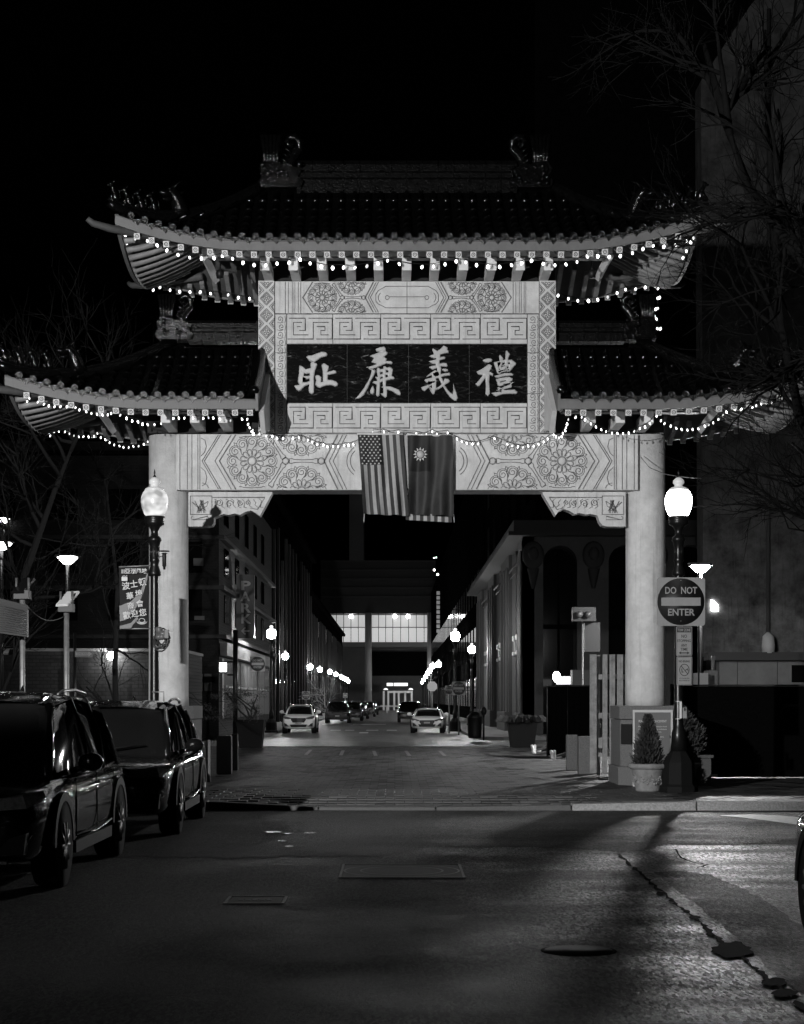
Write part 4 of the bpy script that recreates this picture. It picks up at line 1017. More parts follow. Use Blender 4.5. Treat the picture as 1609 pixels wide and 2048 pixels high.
def string(pts, d, label, sx=1, sy=1, ox=0, oy=0, skip=(), small=False):
    """pts in crop pixels; d: one depth or a list of depths along the string"""
    n = len(pts); W3 = []
    for i, (a, b) in enumerate(pts):
        if isinstance(d, (list, tuple)):
            u = i / max(n - 1, 1) * (len(d) - 1); k = min(int(u), len(d) - 2); dd = d[k] + (d[k + 1] - d[k]) * (u - k)
        else: dd = d
        W3.append(P(ox + a * sx, oy + b * sx, dd))
    t = thing('string_light', W3[0], label, 'string lights', 'strings of bulbs hung along the gate')
    m = MB(); path = []
    for i, p in enumerate(W3):
        path.append(p + Vector((0, 0.0, 0.045)))
        if i < n - 1:
            q = W3[i + 1]; path.append((p + q) / 2 + Vector((0, 0, 0.045 + random.uniform(-0.012, 0.004))))
    m.tube(path, 0.006, 4); part('cable', m, plastic, t)
    pi = inv(t)
    for i, p in enumerate(W3):
        ks = random.uniform(.66, .84) if small else random.uniform(.72, .98); o = inst('bulb', random.choices(BMV2 if small else BMV, (4, 4, 2, 2, 1))[0], t, p, (random.uniform(-.5, .5), random.uniform(-.5, .5), 0), (ks, ks, ks), pinv=pi)
K1, K2, K3, K4, K5, K6, K7 = .348, .3853, .3412, .3356, .27346, .2983, .3163
def cv(l, k, ox, oy): return [(ox + a * k, oy + b * k) for a, b in l]
u1 = cv([(719, 657), (778, 678), (847, 691), (902, 716), (960, 746), (1023, 771), (1090, 787), (1158, 793), (1229, 789), (1281, 776), (1336, 794), (1398, 817), (1461, 830), (1527, 832)], K1, 0, 240)
u2 = cv([(22, 748), (83, 750), (141, 742), (204, 737), (260, 721), (313, 741), (371, 757), (430, 764), (488, 762), (547, 764), (609, 755), (664, 741), (716, 727), (775, 744), (895, 760), (955, 757), (1014, 745), (1072, 730), (1122, 735), (1177, 750), (1238, 758), (1297, 759), (1358, 750), (1413, 740), (1463, 725), (1525, 742)], K2, 500, 240)
u3 = cv([(10, 821), (82, 839), (148, 848), (212, 843), (278, 828), (338, 795), (399, 795), (468, 799), (532, 794), (603, 776), (665, 752), (726, 734), (788, 738), (855, 730), (920, 707), (943, 714), (961, 688)], K3, 1060, 240)
string(u1, 29.55, 'string of bulbs along the left end of the upper eave')
string(u2, 29.75, 'scalloped string of bulbs across the white bracket arms above the carved panel')
string(u3, 29.55, 'string of bulbs along the right end of the upper eave')
string(cv([(719, 657), (731, 703), (748, 728), (763, 749), (778, 793), (800, 824), (824, 840), (837, 848), (852, 888), (861, 918), (887, 917), (880, 935), (864, 947), (876, 952), (883, 975)], K1, 0, 240), [29.6, 32.9], 'string of bulbs running back along the left side of the upper roof')
string(cv([(921, 960), (978, 975), (1033, 982), (1092, 985), (1152, 986), (1210, 995), (1313, 1002), (1372, 1017), (1435, 1024)], K1, 0, 240), 32.6, 'row of bulbs behind the left lower edge of the upper roof')
string(cv([(919, 765), (900, 804), (869, 830), (849, 832), (823, 842), (817, 884), (795, 914), (778, 912), (754, 930), (745, 950), (735, 970), (752, 965), (768, 970), (752, 985), (757, 975), (740, 960)], K3, 1060, 240), [29.6, 32.9, 32.9], 'string of bulbs bunched along the right side of the upper roof')
string(cv([(678, 978), (622, 988), (563, 991), (513, 1011), (458, 1034), (399, 1050), (344, 1057), (282, 1056), (227, 1044), (167, 1026)], K3, 1060, 240), 32.4, 'sagging row of bulbs behind the right lower edge of the upper roof')
string(cv([(762, 1038), (751, 1042), (752, 1102), (740, 1106), (731, 1146), (743, 1164), (749, 1220), (768, 1220), (745, 1240)], K3, 1060, 240), 32.4, 'doubled string of bulbs hanging straight down beside the right roof finial')
string(cv([(173, 403), (160, 421), (145, 435), (124, 437), (117, 462), (142, 485), (167, 523), (200, 545), (228, 546), (240, 560), (264, 575), (275, 592), (290, 610), (300, 630)], K4, 0, 660), [29.6, 33.2], 'string of bulbs running back along the outer side of the left lower roof', small=True)
string(cv([(307, 603), (323, 603), (350, 601), (388, 605), (414, 617), (441, 628), (470, 635), (498, 634), (528, 635), (561, 632), (580, 615), (601, 639), (627, 652), (654, 670), (681, 683), (712, 690), (736, 697), (768, 698), (794, 692), (827, 690), (857, 680), (881, 665)], K4, 0, 660), [33.0, 31.3], 'string of bulbs sagging from the left lower roof to the left column', small=True)
string(cv([(226, 428), (263, 441), (291, 450), (326, 455), (361, 455), (399, 455), (427, 455), (451, 461), (474, 474), (513, 485), (545, 496), (578, 500), (610, 505), (643, 503), (663, 495), (718, 506), (755, 525), (788, 540), (822, 546), (850, 559), (880, 562), (921, 562), (960, 557)], K4, 0, 660), 29.55, 'string of bulbs under the front eave of the left lower roof', small=True)
string(cv([(1034, 526), (1066, 523), (1100, 523), (1150, 523), (1212, 525), (1243, 520), (1271, 523), (1310, 528), (1375, 538), (1443, 530), (1475, 530), (1480, 560), (1488, 580), (1500, 605), (1512, 618)], K4, 0, 660), 29.7, 'string of bulbs in front of the left bracket arms, dropping to the lintel', small=True)
string(cv([(826, 75), (832, 98), (875, 100), (895, 88), (922, 115), (968, 118), (1003, 130), (1047, 133), (1120, 132), (1162, 126), (1230, 145), (1262, 160), (1298, 177), (1342, 181), (1372, 193), (1412, 190), (1450, 193), (1495, 185), (1527, 183), (1560, 175), (1603, 158)], K5, 280, 840), 30.72, 'garland of bulbs hung across the left half of the lintel', small=True)
string([(746, 863), (768, 863), (778, 866.5), (797, 864), (833, 867), (844, 869.5), (853, 869), (865, 863), (874, 867.5), (896, 865), (902, 873)], 30.70, 'short string of bulbs lying along the flag poles', small=True)
string(cv([(10, 112), (48, 125), (80, 143), (113, 153), (153, 158), (190, 158), (300, 122), (385, 160), (420, 172), (458, 178), (493, 182), (525, 172), (563, 173), (595, 160), (630, 145), (657, 125), (697, 98), (712, 110), (733, 118), (750, 110), (760, 92)], K6, 900, 840), 30.72, 'garland of bulbs hung across the right half of the lintel', small=True)
string(cv([(118, 627), (110, 657), (103, 680), (98, 698), (83, 714)], K7, 1100, 640), [29.6, 30.6], 'short string of bulbs dropping beside the right gable bracket', small=True)
string(cv([(165, 613), (203, 613), (224, 628), (260, 655), (292, 674), (326, 692), (357, 704), (394, 713), (428, 715), (464, 717), (500, 712), (536, 702), (571, 684), (603, 676), (633, 654), (649, 635), (676, 605)], K7, 1100, 640), 29.7, 'sagging string of bulbs in front of the right bracket arms', small=True)
string(cv([(705, 635), (727, 653), (766, 669), (800, 683), (834, 690), (871, 694), (904, 690), (940, 687), (981, 669), (1008, 662), (1035, 648), (1068, 627), (1097, 600), (1118, 580), (1143, 550)], K7, 1100, 640), 29.7, 'string of bulbs swinging from the right column out to the lower eave', small=True)
string(cv([(1172, 562), (1213, 563), (1244, 558), (1282, 551), (1307, 540), (1338, 527), (1371, 525), (1406, 522), (1545, 462), (1577, 464)], K7, 1100, 640), 29.6, 'string of bulbs rising to the right tip of the lower roof', small=True)

# ------------------------------------------------------------------ flags
def flag(px0, px1, py0, py1, lean, label, colf, nm, d=30.70, nu=40, nv=66, amp=0.04):
    t = thing(nm, P((px0 + px1) / 2, py0, d), label, 'flag')
    sets = {}
    for i in range(nu):
        for j in range(nv):
            sets.setdefault(colf((i + .5) / nu, (j + .5) / nv), []).append((i, j))
    def pt(i, j):
        u, v = i / nu, j / nv
        x = px0 + (px1 - px0) * u + lean * v + 1.5 * math.sin(v * 5 + u * 4) * v * 0.5
        y = py0 + (py1 - py0) * v + 4 * v * u
        q = P(x, y, d); q.y -= amp * (1.2 * math.sin(u * 17 + v * 2.2) + 0.8 * math.sin(u * 9 - v * 5)) * (0.3 + v) + 0.03; return q
    names = {0: ('dark_cloth', mat(nm + '_red', 0.035, 0.7, var=0.25, scale=8)), 1: ('white_stripe', mat('flag_white', 0.36, 0.7, var=0.12, scale=14)), 2: ('dark_canton', mat('flag_navy', 0.010, 0.7))}
    for k, cells in sets.items():
        m = MB(); idx = {}; vs = []; fs = []
        for i, j in cells:
            f = []
            for a, b in ((i, j), (i, j + 1), (i + 1, j + 1), (i + 1, j)):
                if (a, b) not in idx: idx[(a, b)] = len(vs); vs.append(pt(a, b))
                f.append(idx[(a, b)])
            fs.append(tuple(f))
        m.add(vs, fs, 0, True); part(names[k][0], m, names[k][1], t)
    m = MB(); a = P(px0 - 2, py0 - 2, d); b = P(px1 + 1, py0 + (1 if px0 > 800 else -1.5), d); m.tube([a, b], 0.022, 8); part('pole', m, white_m, t)
    m = MB(); m.tube([P(px0 + lean + (1 if lean > 5 else px1 - px0), py1, d), P(px0 + lean + (0 if lean > 5 else px1 - px0 + 1), py1 + 16, d)], 0.007, 4); part('cord', m, white_m, t)
    return t, pt
def us(u, v):
    cx_, cy_ = 0.52, 0.385
    if u < cx_ - 0.0 and v < cy_: return 2
    s = int(u * 13); return 0 if s % 2 == 0 else 1
ft, fp = flag(716, 806, 870, 1028, 12, 'flag of stars and stripes hanging from a short pole at the middle of the lintel', us, 'stars_and_stripes_flag', nu=65)
m = MB()
for row in range(11):
    for c in range(6 if row % 2 == 0 else 5):
        if row % 2 == 0 and c == 5: continue
        u = (0.055 + c * 0.092 + (0.045 if row % 2 else 0)); v = 0.02 + row * 0.0345
        if u > .50: continue
        q = fp(u * 65, v * 66); q.y -= 0.012; n5 = []
        for k in range(10):
            r_ = 0.021 if k % 2 == 0 else 0.009; n5.append((q.x + r_ * math.sin(PI * k / 5), q.y, q.z + r_ * math.cos(PI * k / 5)))
        m.add(n5, [tuple(range(10))])
o = part('star', m, mat('flag_star', 0.5, 0.6), ft); o['kind'] = 'stuff'
def roc(u, v): return 2 if (u < 0.50 and v < 0.46) else 0
ft, fp = flag(816, 906, 871, 1029, 2, 'darker flag with a white sun in its corner hanging right of the striped flag', roc, 'white_sun_flag', nu=40, amp=0.055)
m = MB(); q = P(841, 909, 30.62); q.y -= 0.03
m.lathe([(0.066, 0.0), (0.066, -0.006)], tuple(q), 20, axis='Y')
for k in range(12):
    a = PI * k / 6; c, s = math.cos(a), math.sin(a); r0, r1, w = 0.078, 0.135, 0.020
    m.add([(q.x + r0 * c - w * s, q.y, q.z + r0 * s + w * c), (q.x + r1 * c, q.y, q.z + r1 * s), (q.x + r0 * c + w * s, q.y, q.z + r0 * s - w * c)], [(0, 1, 2)])
part('white_sun', m, mat('flag_star', 0.5), ft)
# lower hem of a second striped flag showing below
t = thing('striped_flag_hem', P(855, 1030, 30.78), 'striped lower edge of another flag showing under the dark sun flag', 'flag')
for k in range(13):
    m = MB(); x0 = 812 + k * 7.1; vs = []; yy = 1020 + k * 0.4
    for i in range(3):
        for b in (0, 1): vs.append(P(x0 + i * 3.55, yy + b * 20, 30.78 + 0.015 * math.sin((k * 2 + i) * .8)))
    m.add(vs, [(0, 2, 3, 1), (2, 4, 5, 3)], 0, True); part('stripe', m, mat('flag_white', 0.36) if k % 2 else mat('stars_and_stripes_flag_red', 0.05), t)
m = MB(); m.add([P(808, 870, 30.76), P(815, 871, 30.76), P(818, 978, 30.76), P(813, 978, 30.76)], [(0, 3, 2, 1)]); part('stripe', m, mat('flag_white', 0.36), t)
# ------------------------------------------------------------------ street lamps
def lamp_profile():
    pole = [(0.30, 0.0), (0.30, 0.10), (0.26, 0.14), (0.25, 0.42), (0.20, 0.50), (0.17, 0.56), (0.145, 0.62), (0.135, 0.9), (0.10, 0.98), (0.085, 1.05), (0.075, 1.2), (0.065, 3.25)]
    return pole
def street_lamp(loc, label, globe_s, group='acorn-globe street lamps', detail=True, gmat=None, h=4.9, seg=16, scale=1.0):
    t = thing('street_lamp', loc, label, 'street lamp', group); t.scale = (scale,) * 3
    M_ = MB(); M_.lathe([(0.31, 0), (0.31, 0.09), (0.27, 0.13), (0.255, 0.48), (0.21, 0.56), (0.17, 0.62), (0.14, 0.66)], (0, 0, 0), 8 if detail else 8, smooth=False); part('base', M_, mat('dull_iron', 0.006, 0.75, spec=0.15), t, False)
    M_ = MB(); M_.lathe([(0.13, 0.66), (0.115, 0.95), (0.085, 1.05), (0.075, 1.12), (0.066, 3.52), (0.066, 3.56)], (0, 0, 0), seg); part('pole', M_, black_iron, t, False)
    if detail:
        M_ = MB(); M_.lathe([(0.075, 3.50), (0.105, 3.52), (0.105, 3.56), (0.07, 3.66), (0.07, 3.73), (0.085, 3.75), (0.075, 3.78), (0.072, 3.95), (0.095, 4.06), (0.115, 4.08), (0.10, 4.13), (0.06, 4.16), (0.06, 4.24), (0.09, 4.30), (0.155, 4.34), (0.16, 4.38), (0.15, 4.40), (0.165, 4.43), (0.165, 4.47)], (0, 0, 0), 20); part('capital', M_, black_iron, t, False)
        M_ = MB()
        for k in range(12):
            a = 2 * PI * k / 12; M_.tube([(0.068 * math.cos(a), 0.068 * math.sin(a), 3.78), (0.072 * math.cos(a), 0.072 * math.sin(a), 4.0)], 0.010, 4)
        part('fluting', M_, black_iron, t, False)
    else:
        M_ = MB(); M_.lathe([(0.07, 4.0 - .5), (0.11, 4.0), (0.06, 4.2), (0.15, 4.36), (0.16, 4.47)], (0, 0, 0), 10); part('capital', M_, black_iron, t, False)
    g = gmat or globe_s
    M_ = MB(); M_.lathe([(0.13, 4.47), (0.165, 4.50), (0.205, 4.60), (0.222, 4.70), (0.215, 4.78), (0.185, 4.86), (0.15, 4.89)], (0, 0, 0), 24 if detail else 12); part('globe', M_, g, t, False)
    M_ = MB(); M_.lathe([(0.165, 4.89), (0.15, 4.915), (0.11, 4.94), (0.07, 4.95), (0.065, 4.98), (0.092, 5.01), (0.088, 5.05), (0.05, 5.09), (0.03, 5.10)], (0, 0, 0), 20 if detail else 10); part('globe_cap', M_, emit('globe_cap_glow' if detail else 'far_cap_glow', 0.22 if detail else 1.2, 0.5), t, False)
    M_ = MB(); M_.lathe([(0.03, 5.10), (0.025, 5.12), (0.008, 5.15), (0.016, 5.17), (0.003, 5.23)], (0, 0, 0), 8); part('finial', M_, black_iron, t, False)
    return t
lampR = street_lamp((XX(1358, 28), 28.0, 0.13), 'tall black street lamp with bright acorn globe right of the gate, carrying the round-bar sign', emit('globe_bright', L_NEAR_R), scale=1.03)
def dimglobe():
    m = emit('globe_dim', L_NEAR_L, 0.2); n = m.node_tree.nodes; l = m.node_tree.links; b = n['Principled BSDF']
    tc = n.new('ShaderNodeTexCoord'); nz = n.new('ShaderNodeTexNoise'); nz.inputs['Scale'].default_value = 5.0; nz.inputs['Detail'].default_value = 1
    mp = n.new('ShaderNodeMapping'); mp.inputs['Scale'].default_value = (1, 1, 1.4)
    l.new(tc.outputs['Object'], mp.inputs[0]); l.new(mp.outputs[0], nz.inputs['Vector'])
    mr = n.new('ShaderNodeMapRange'); mr.inputs['From Min'].default_value = 0.35; mr.inputs['From Max'].default_value = 0.65; mr.inputs['To Min'].default_value = 0.25; mr.inputs['To Max'].default_value = 0.85
    l.new(nz.outputs['Fac'], mr.inputs['Value']); l.new(mr.outputs[0], b.inputs['Emission Strength']); return m
street_lamp((-7.2, 2.5, 0.0), 'unseen street lamp added left of the camera to light the parked cars', emit('added_side_globe', 75.0), scale=1.0)  # added lamp, never in view, puts light on the parked cars
lampL = street_lamp((XX(309.5, 27.6), 27.6, 0.13), 'tall black street lamp with a dim clouded globe in front of the left column', dimglobe(), scale=1.02)
gfar = emit('globe_far', L_FAR)
far = [(543, 1265, 'first far lamp on the left, over the white SUV'), (528, 1296, 'lamp just left of and lower than the tallest left far lamp'), (571, 1311, 'lamp over the roof of the white SUV'), (621, 1333, 'lamp beside the small round-bar sign down the left pavement'), (640, 1338, 'left pavement lamp, first of the close row beyond the thin tree'), (660, 1343, 'left pavement lamp, second of the close row beyond the thin tree'), (672, 1348, 'left pavement lamp, third of the close row beyond the thin tree'), (693, 1358, 'left far lamp, first of the merged cluster'), (697, 1362, 'left far lamp, middle of the merged cluster'), (703, 1366, 'left far lamp, last of the merged cluster'),
       (911, 1270, 'first far lamp on the right, behind the double round-bar signs'), (944, 1297, 'lamp right of the double signs, near the arched building'), (878, 1327, 'right far lamp of the close pair above the octagonal sign'), (866, 1331, 'left far lamp of the close pair above the octagonal sign'), (856, 1345, 'right pavement lamp below the close pair'), (852, 1352, 'right pavement lamp, second below the close pair'), (848, 1359, 'small far lamp above the octagonal sign'), (845, 1364, 'tiny far lamp left of the octagonal sign'), (835, 1372, 'farthest tiny lamp on the right pavement'), (683, 1353, 'left far lamp between the close row and the merged cluster'), (688, 1356, 'left far lamp just before the merged cluster'), (707, 1370, 'tiny left lamp past the merged cluster'), (712, 1373, 'tiniest left lamp next to the round column'), (860, 1340, 'right pavement lamp directly under the close pair'), (842, 1367, 'tiny right lamp next to the far doorway lights')]
for px, py, lb in far:
    d = 3.25 * F / (HY - py); z0 = 0.14
    street_lamp((XX(px, d), d, z0), lb, gfar, detail=False, scale=1.0 if py > 1290 else 1.0)
# fittings on the left lamp
t = thing('security_camera', P(326, 1120, 27.5), 'small camera bracketed to the left street lamp under its capital', 'camera')
m = MB(); m.lathe([(0.055, 0.07), (0.03, 0.085), (0.035, 0.05), (0.034, -0.13), (0.02, -0.15), (0.018, -0.19)], P(329, 1116, 27.5), 10); part('housing', m, plastic, t)
m = MB(); c = P(329, 1103, 27.5); m.lathe([(0.09, 0.0), (0.085, 0.012)], tuple(c), 12); part('shade', m, plastic, t)
m = MB(); m.tube([P(312, 1121, 27.6), P(320, 1113, 27.55), P(328, 1113, 27.5)], 0.014, 5); part('bracket', m, steel, t)
t = thing('cable_bundle', P(325, 1272, 27.4), 'untidy bundle of coiled cable and ties strapped to the left street lamp', 'cable')
m = MB(); rq = random.Random(8)
for k in range(9):
    r0 = rq.uniform(0.08, 0.13); c = P(rq.uniform(320, 328), rq.uniform(1275, 1285), 27.42)
    m.tube([c + Vector((r0 * math.cos(2 * PI * i / 14), rq.uniform(-.04, .04), r0 * 1.3 * math.sin(2 * PI * i / 14))) for i in range(15)], 0.014, 5)
part('coil', m, mat('cable_sheath', 0.03, 0.4), t)
m = MB()
for k in range(9):
    c = P(rq.uniform(312, 330), rq.uniform(1252, 1275), 27.4); m.ball(tuple(c), rq.uniform(.03, .06), 8, 5, sx=1.4)
part('wrapping', m, mat('plastic_wrap', 0.10, 0.3, bump=0.6), t)
m = MB(); m.box(P(333, 1268, 27.35), (0.03, 0.02, 0.07), rz=0.3); m.box(P(341, 1260, 27.4), (0.04, 0.02, 0.025)); part('tag', m, signwhite, t)
t = thing('lamp_clamp', P(314, 1384, 27.4), 'thin rod clamp on the lower pole of the left lamp', 'clamp')
m = MB(); m.tube([P(304, 1384, 27.5), P(328, 1384, 27.45), P(328, 1408, 27.45)], 0.010, 5); part('rod', m, steel, t)
# banner
t = thing('banner', P(268, 1133, 27.6), 'dark street banner with slanting pale Chinese lettering on the left lamp', 'banner')
m = MB(); vs = []; N = 12
for i in range(N + 1):
    for j in range(N + 1):
        u, v = i / N, j / N; x = 238 + 59 * u + 1.5 * v * (1 - u); y = 1135 - 3 * u + 122 * v + 1.5 * (1 - u) * v
        q = P(x, y, 27.6); q.y += 0.03 * math.sin(u * 4 + v * 3) * math.sin(PI * v); vs.append(q)
m.add(vs, [(i * (N + 1) + j, i * (N + 1) + j + 1, (i + 1) * (N + 1) + j + 1, (i + 1) * (N + 1) + j) for i in range(N) for j in range(N)], 0, True)
part('cloth', m, mat('banner_cloth', 0.018, 0.7, spec=0.1, var=0.2, scale=4), t)
m = MB()
for pts, c_ in (([(239, 1212), (262, 1203), (280, 1185), (293, 1150), (296, 1146), (295, 1158), (287, 1185), (279, 1205), (268, 1222), (252, 1240), (240, 1243)], 0), ([(240, 1252), (262, 1246), (275, 1232), (277, 1238), (266, 1250), (262, 1257), (240, 1258)], 0)):
    m.add([P(a, b, 27.555) for a, b in pts], [tuple(range(len(pts)))[::-1]])
part('printed_swoosh', m, mat('banner_swoosh', 0.08, 0.5, var=0.4, scale=9), t)
wp = mat('banner_print', 0.48, 0.5)
rl = -R(8)
put_text('lettering', '亞洲風味', 0.092, P(272, 1143, 27.53), wp, t, bold=0.018)
for txt, x, y, sz in (('波', 252, 1173, .135), ('士', 268, 1169, .135), ('頓', 285, 1165, .135), ('華', 260, 1193, .125), ('埠', 278, 1188, .125), ('商', 262, 1213, .12), ('會', 280, 1208, .12), ('歡', 254, 1232, .13), ('迎', 270, 1228, .13), ('您', 286, 1226, .13)):
    put_text('lettering', txt, sz, P(x, y, 27.53), wp, t, bold=0.012, rot=rl)
m = MB()
for k in range(3): m.bb(*[v for v in (P(243 + k * 1.6, 0, 27.53).x, P(243.8 + k * 1.6, 0, 27.53).x, 27.528, 27.532, P(0, 1147, 27.53).z, P(0, 1139, 27.53).z)])
a_ = P(248.5, 1147, 27.53); b_ = P(249.5, 1139, 27.53); m.bb(a_.x, b_.x, 27.528, 27.532, a_.z, b_.z)
a_ = P(243.5, 1162, 27.53); b_ = P(255, 1154, 27.53); m.bb(a_.x, b_.x, 27.528, 27.532, a_.z, b_.z)
for k in range(4): m.ball(tuple(P(245.5 + k * 2.6, 1153 - (k % 2) * 1.2, 27.53)), 0.012, 6, 4)
for r_ in (5, 7.5, 10): m.ribbon([(P(284 + r_ * math.cos(R(q)), 0, 27.53).x, P(0, 1243 + r_ * .55 * math.sin(R(q)), 27.53).z) for q in range(0, 181, 20)], 0.008, 27.53, 0.002)
m.ribbon([(P(284 + 6 * math.cos(R(q)), 0, 27.53).x, P(0, 1241 + 4 * math.sin(R(q)), 27.53).z) for q in range(0, 361, 30)], 0.008, 27.53, 0.002)
part('printed_emblem', m, wp, t)
m = MB(); m.tube([P(238, 1134, 27.62), P(309, 1131, 27.62)], 0.012, 5); m.tube([P(240, 1258, 27.62), P(309, 1257, 27.62)], 0.012, 5); part('banner_arm', m, steel, t)
# ------------------------------------------------------------------ signs on the right lamp
def rrect(x0, x1, z0, z1, r, n=5):
    pts = []
    for cx_, cz_, a0 in ((x1 - r, z1 - r, 0), (x0 + r, z1 - r, 90), (x0 + r, z0 + r, 180), (x1 - r, z0 + r, 270)):
        for i in range(n + 1):
            a = R(a0 + 90 * i / n); pts.append((cx_ + r * math.cos(a), cz_ + r * math.sin(a)))
    return pts
def plate(nm, c, w, h, y, m_, parent, r=0.02, th=0.004):
    m = MB(); m.prism(rrect(c.x - w / 2, c.x + w / 2, c.z - h / 2, c.z + h / 2, r), y - th, y); return part(nm, m, m_, parent)
def dne(px, py, d, wpx, label, tilt=0, white=None, dark=None):
    c = P(px, py, d); w = wpx * d / F; k = w / 0.81
    t = thing('do_not_enter_sign', (c.x, c.y, c.z), label, 'traffic sign')
    wm = white or signwhite; dm = dark or signdark
    plate('panel', c, w, w, d, wm, t, 0.05 * k)
    m = MB(); m.lathe([(w * 0.485, 0.0), (w * 0.485, -0.003)], (c.x, d - 0.005, c.z), 40, axis='Y'); part('disc', m, dm, t)
    m = MB(); m.bb(c.x - w * .405, c.x + w * .405, d - 0.014, d - 0.009, c.z - w * .085, c.z + w * .085); part('bar', m, wm, t)
    put_text('lettering', 'DO  NOT', w * .195, (c.x, d - 0.011, c.z + w * .225), wm, t, bold=0.02, width=w * .66)
    put_text('lettering', 'ENTER', w * .195, (c.x, d - 0.011, c.z - w * .225), wm, t, bold=0.02, width=w * .55)
    m = MB()
    for dz in (.44, -.40): m.ball((c.x, d - .011, c.z + w * dz), 0.008, 6, 4)
    part('bolt', m, steel, t)
    if tilt: t.rotation_euler = (0, 0, tilt)
    return t
dR = 27.78
dne(1362.5, 1203.5, dR, 97, 'large square sign with dark disc and pale bar on the right street lamp')
t = thing('tow_zone_sign', P(1369, 1283, dR), 'small upright no-stopping sign with a dark heading just under the round-bar sign', 'traffic sign')
c = P(1369, 1282.5, dR); w, h = 32 * dR / F, 58 * dR / F
plate('panel', c, w, h, dR, signwhite, t, 0.015); ink = mat('sign_ink', 0.02, 0.6)
plate('heading_band', P(1369, 1260, dR), 28 * dR / F, 10 * dR / F, dR - .005, ink, t, 0.006, 0.003)
m = MB(); m.ribbon([(XX(1354.5, dR), ZZ(1255, dR)), (XX(1383.5, dR), ZZ(1255, dR)), (XX(1383.5, dR), ZZ(1310, dR)), (XX(1354.5, dR), ZZ(1310, dR))], 0.006, dR - .004, 0.002, closed=True); part('border', m, ink, t)
put_text('lettering', 'TOW ZONE', 0.062, P(1369, 1260.5, dR - .012), signwhite, t, bold=0.02, width=0.215)
for tx, y, s_, wd in (('NO', 1273, .075, .09), ('STOPPING', 1282, .06, .225), ('ANY', 1291, .065, .10), ('TIME', 1299, .065, .12)): put_text('lettering', tx, s_, P(1369, y, dR - .008), ink, t, bold=0.015, width=wd)
m = MB(); m.prism([(XX(a, dR), ZZ(b, dR)) for a, b in ((1358, 1306), (1363, 1303), (1363, 1305), (1375, 1305), (1375, 1303), (1380, 1306), (1375, 1309), (1375, 1307), (1363, 1307), (1363, 1309))][::-1], dR - .009, dR - .005); part('arrow', m, ink, t)
t = thing('no_idling_sign', P(1369, 1342, dR), 'lowest small sign on the right lamp, a crossed-out ring around a nozzle', 'traffic sign')
c = P(1369.5, 1342, dR); plate('panel', c, 31 * dR / F, 57 * dR / F, dR, signwhite, t, 0.015)
m = MB(); m.ribbon([(XX(1355.5, dR), ZZ(1315, dR)), (XX(1383.5, dR), ZZ(1315, dR)), (XX(1383.5, dR), ZZ(1369, dR)), (XX(1355.5, dR), ZZ(1369, dR))], 0.006, dR - .004, 0.002, closed=True); part('border', m, ink, t)
put_text('lettering', 'NO IDLING', 0.05, P(1369.5, 1323, dR - .008), ink, t, bold=0.02, width=0.18)
m = MB(); m.ribbon([(XX(1369.5 + 9.5 * math.cos(R(a)), dR), ZZ(1340 + 11.5 * math.sin(R(a)), dR)) for a in range(0, 360, 15)], 0.012, dR - .005, 0.003, closed=True)
m.ribbon([(XX(1363, dR), ZZ(1332, dR)), (XX(1376, dR), ZZ(1348, dR))], 0.012, dR - .005, 0.003)
m.ribbon([(XX(1364, dR), ZZ(1337, dR)), (XX(1365, dR), ZZ(1345, dR)), (XX(1369, dR), ZZ(1344, dR))], 0.01, dR - .005, 0.002); m.ribbon([(XX(1371, dR), ZZ(1341, dR)), (XX(1376, dR), ZZ(1338, dR)), (XX(1377, dR), ZZ(1343, dR))], 0.012, dR - .005, 0.002)
part('crossed_ring', m, ink, t)
for tx, y, wd in (('UP TO $100 FINE', 1357, .17), ('M.G.L. CH 90 SEC 16A', 1361.5, .17)): put_text('lettering', tx, 0.026, P(1369.5, y, dR - .008), ink, t, bold=0.01, width=wd)
t = thing('lamp_tag', P(1365, 1423, 27.8), 'thin white edge-on tag held by two arms low on the right lamp', 'tag')
m = MB(); m.box(P(1362, 1420, 27.75), (0.018, 0.004, 0.14)); part('panel', m, mat('bright_tag', 0.6, 0.5), t)
m = MB(); m.tube([P(1352, 1403, 27.8), P(1361, 1403, 27.75)], 0.008, 4); m.tube([P(1352, 1438, 27.8), P(1361, 1438, 27.75)], 0.008, 4); part('arm', m, mat('bright_tag', 0.6), t)
t = thing('info_tag', P(1370, 1425, 27.8), 'small grey notice beside the edge-on tag on the right lamp', 'tag')
m = MB(); m.box(P(1370, 1426, 27.75), (0.033, 0.004, 0.09)); part('panel', m, signwhite, t); m = MB(); m.box(P(1370, 1419, 27.73), (0.012, 0.004, 0.025)); part('symbol', m, ink, t)
# wire from lintel to lamp
m = MB(); m.tube([P(x, y, dd) for x, y, dd in ((1277, 908, 30.6), (1300, 935, 30), (1330, 948, 29), (1357, 953, 28.0), (1380, 955, 27.5), (1403, 957, 27))], 0.007, 4); solo('overhead_wire', m, mat('wire', 0.10, 0.5), 'thin slack wire from the lintel end past the top of the right lamp', 'wire')
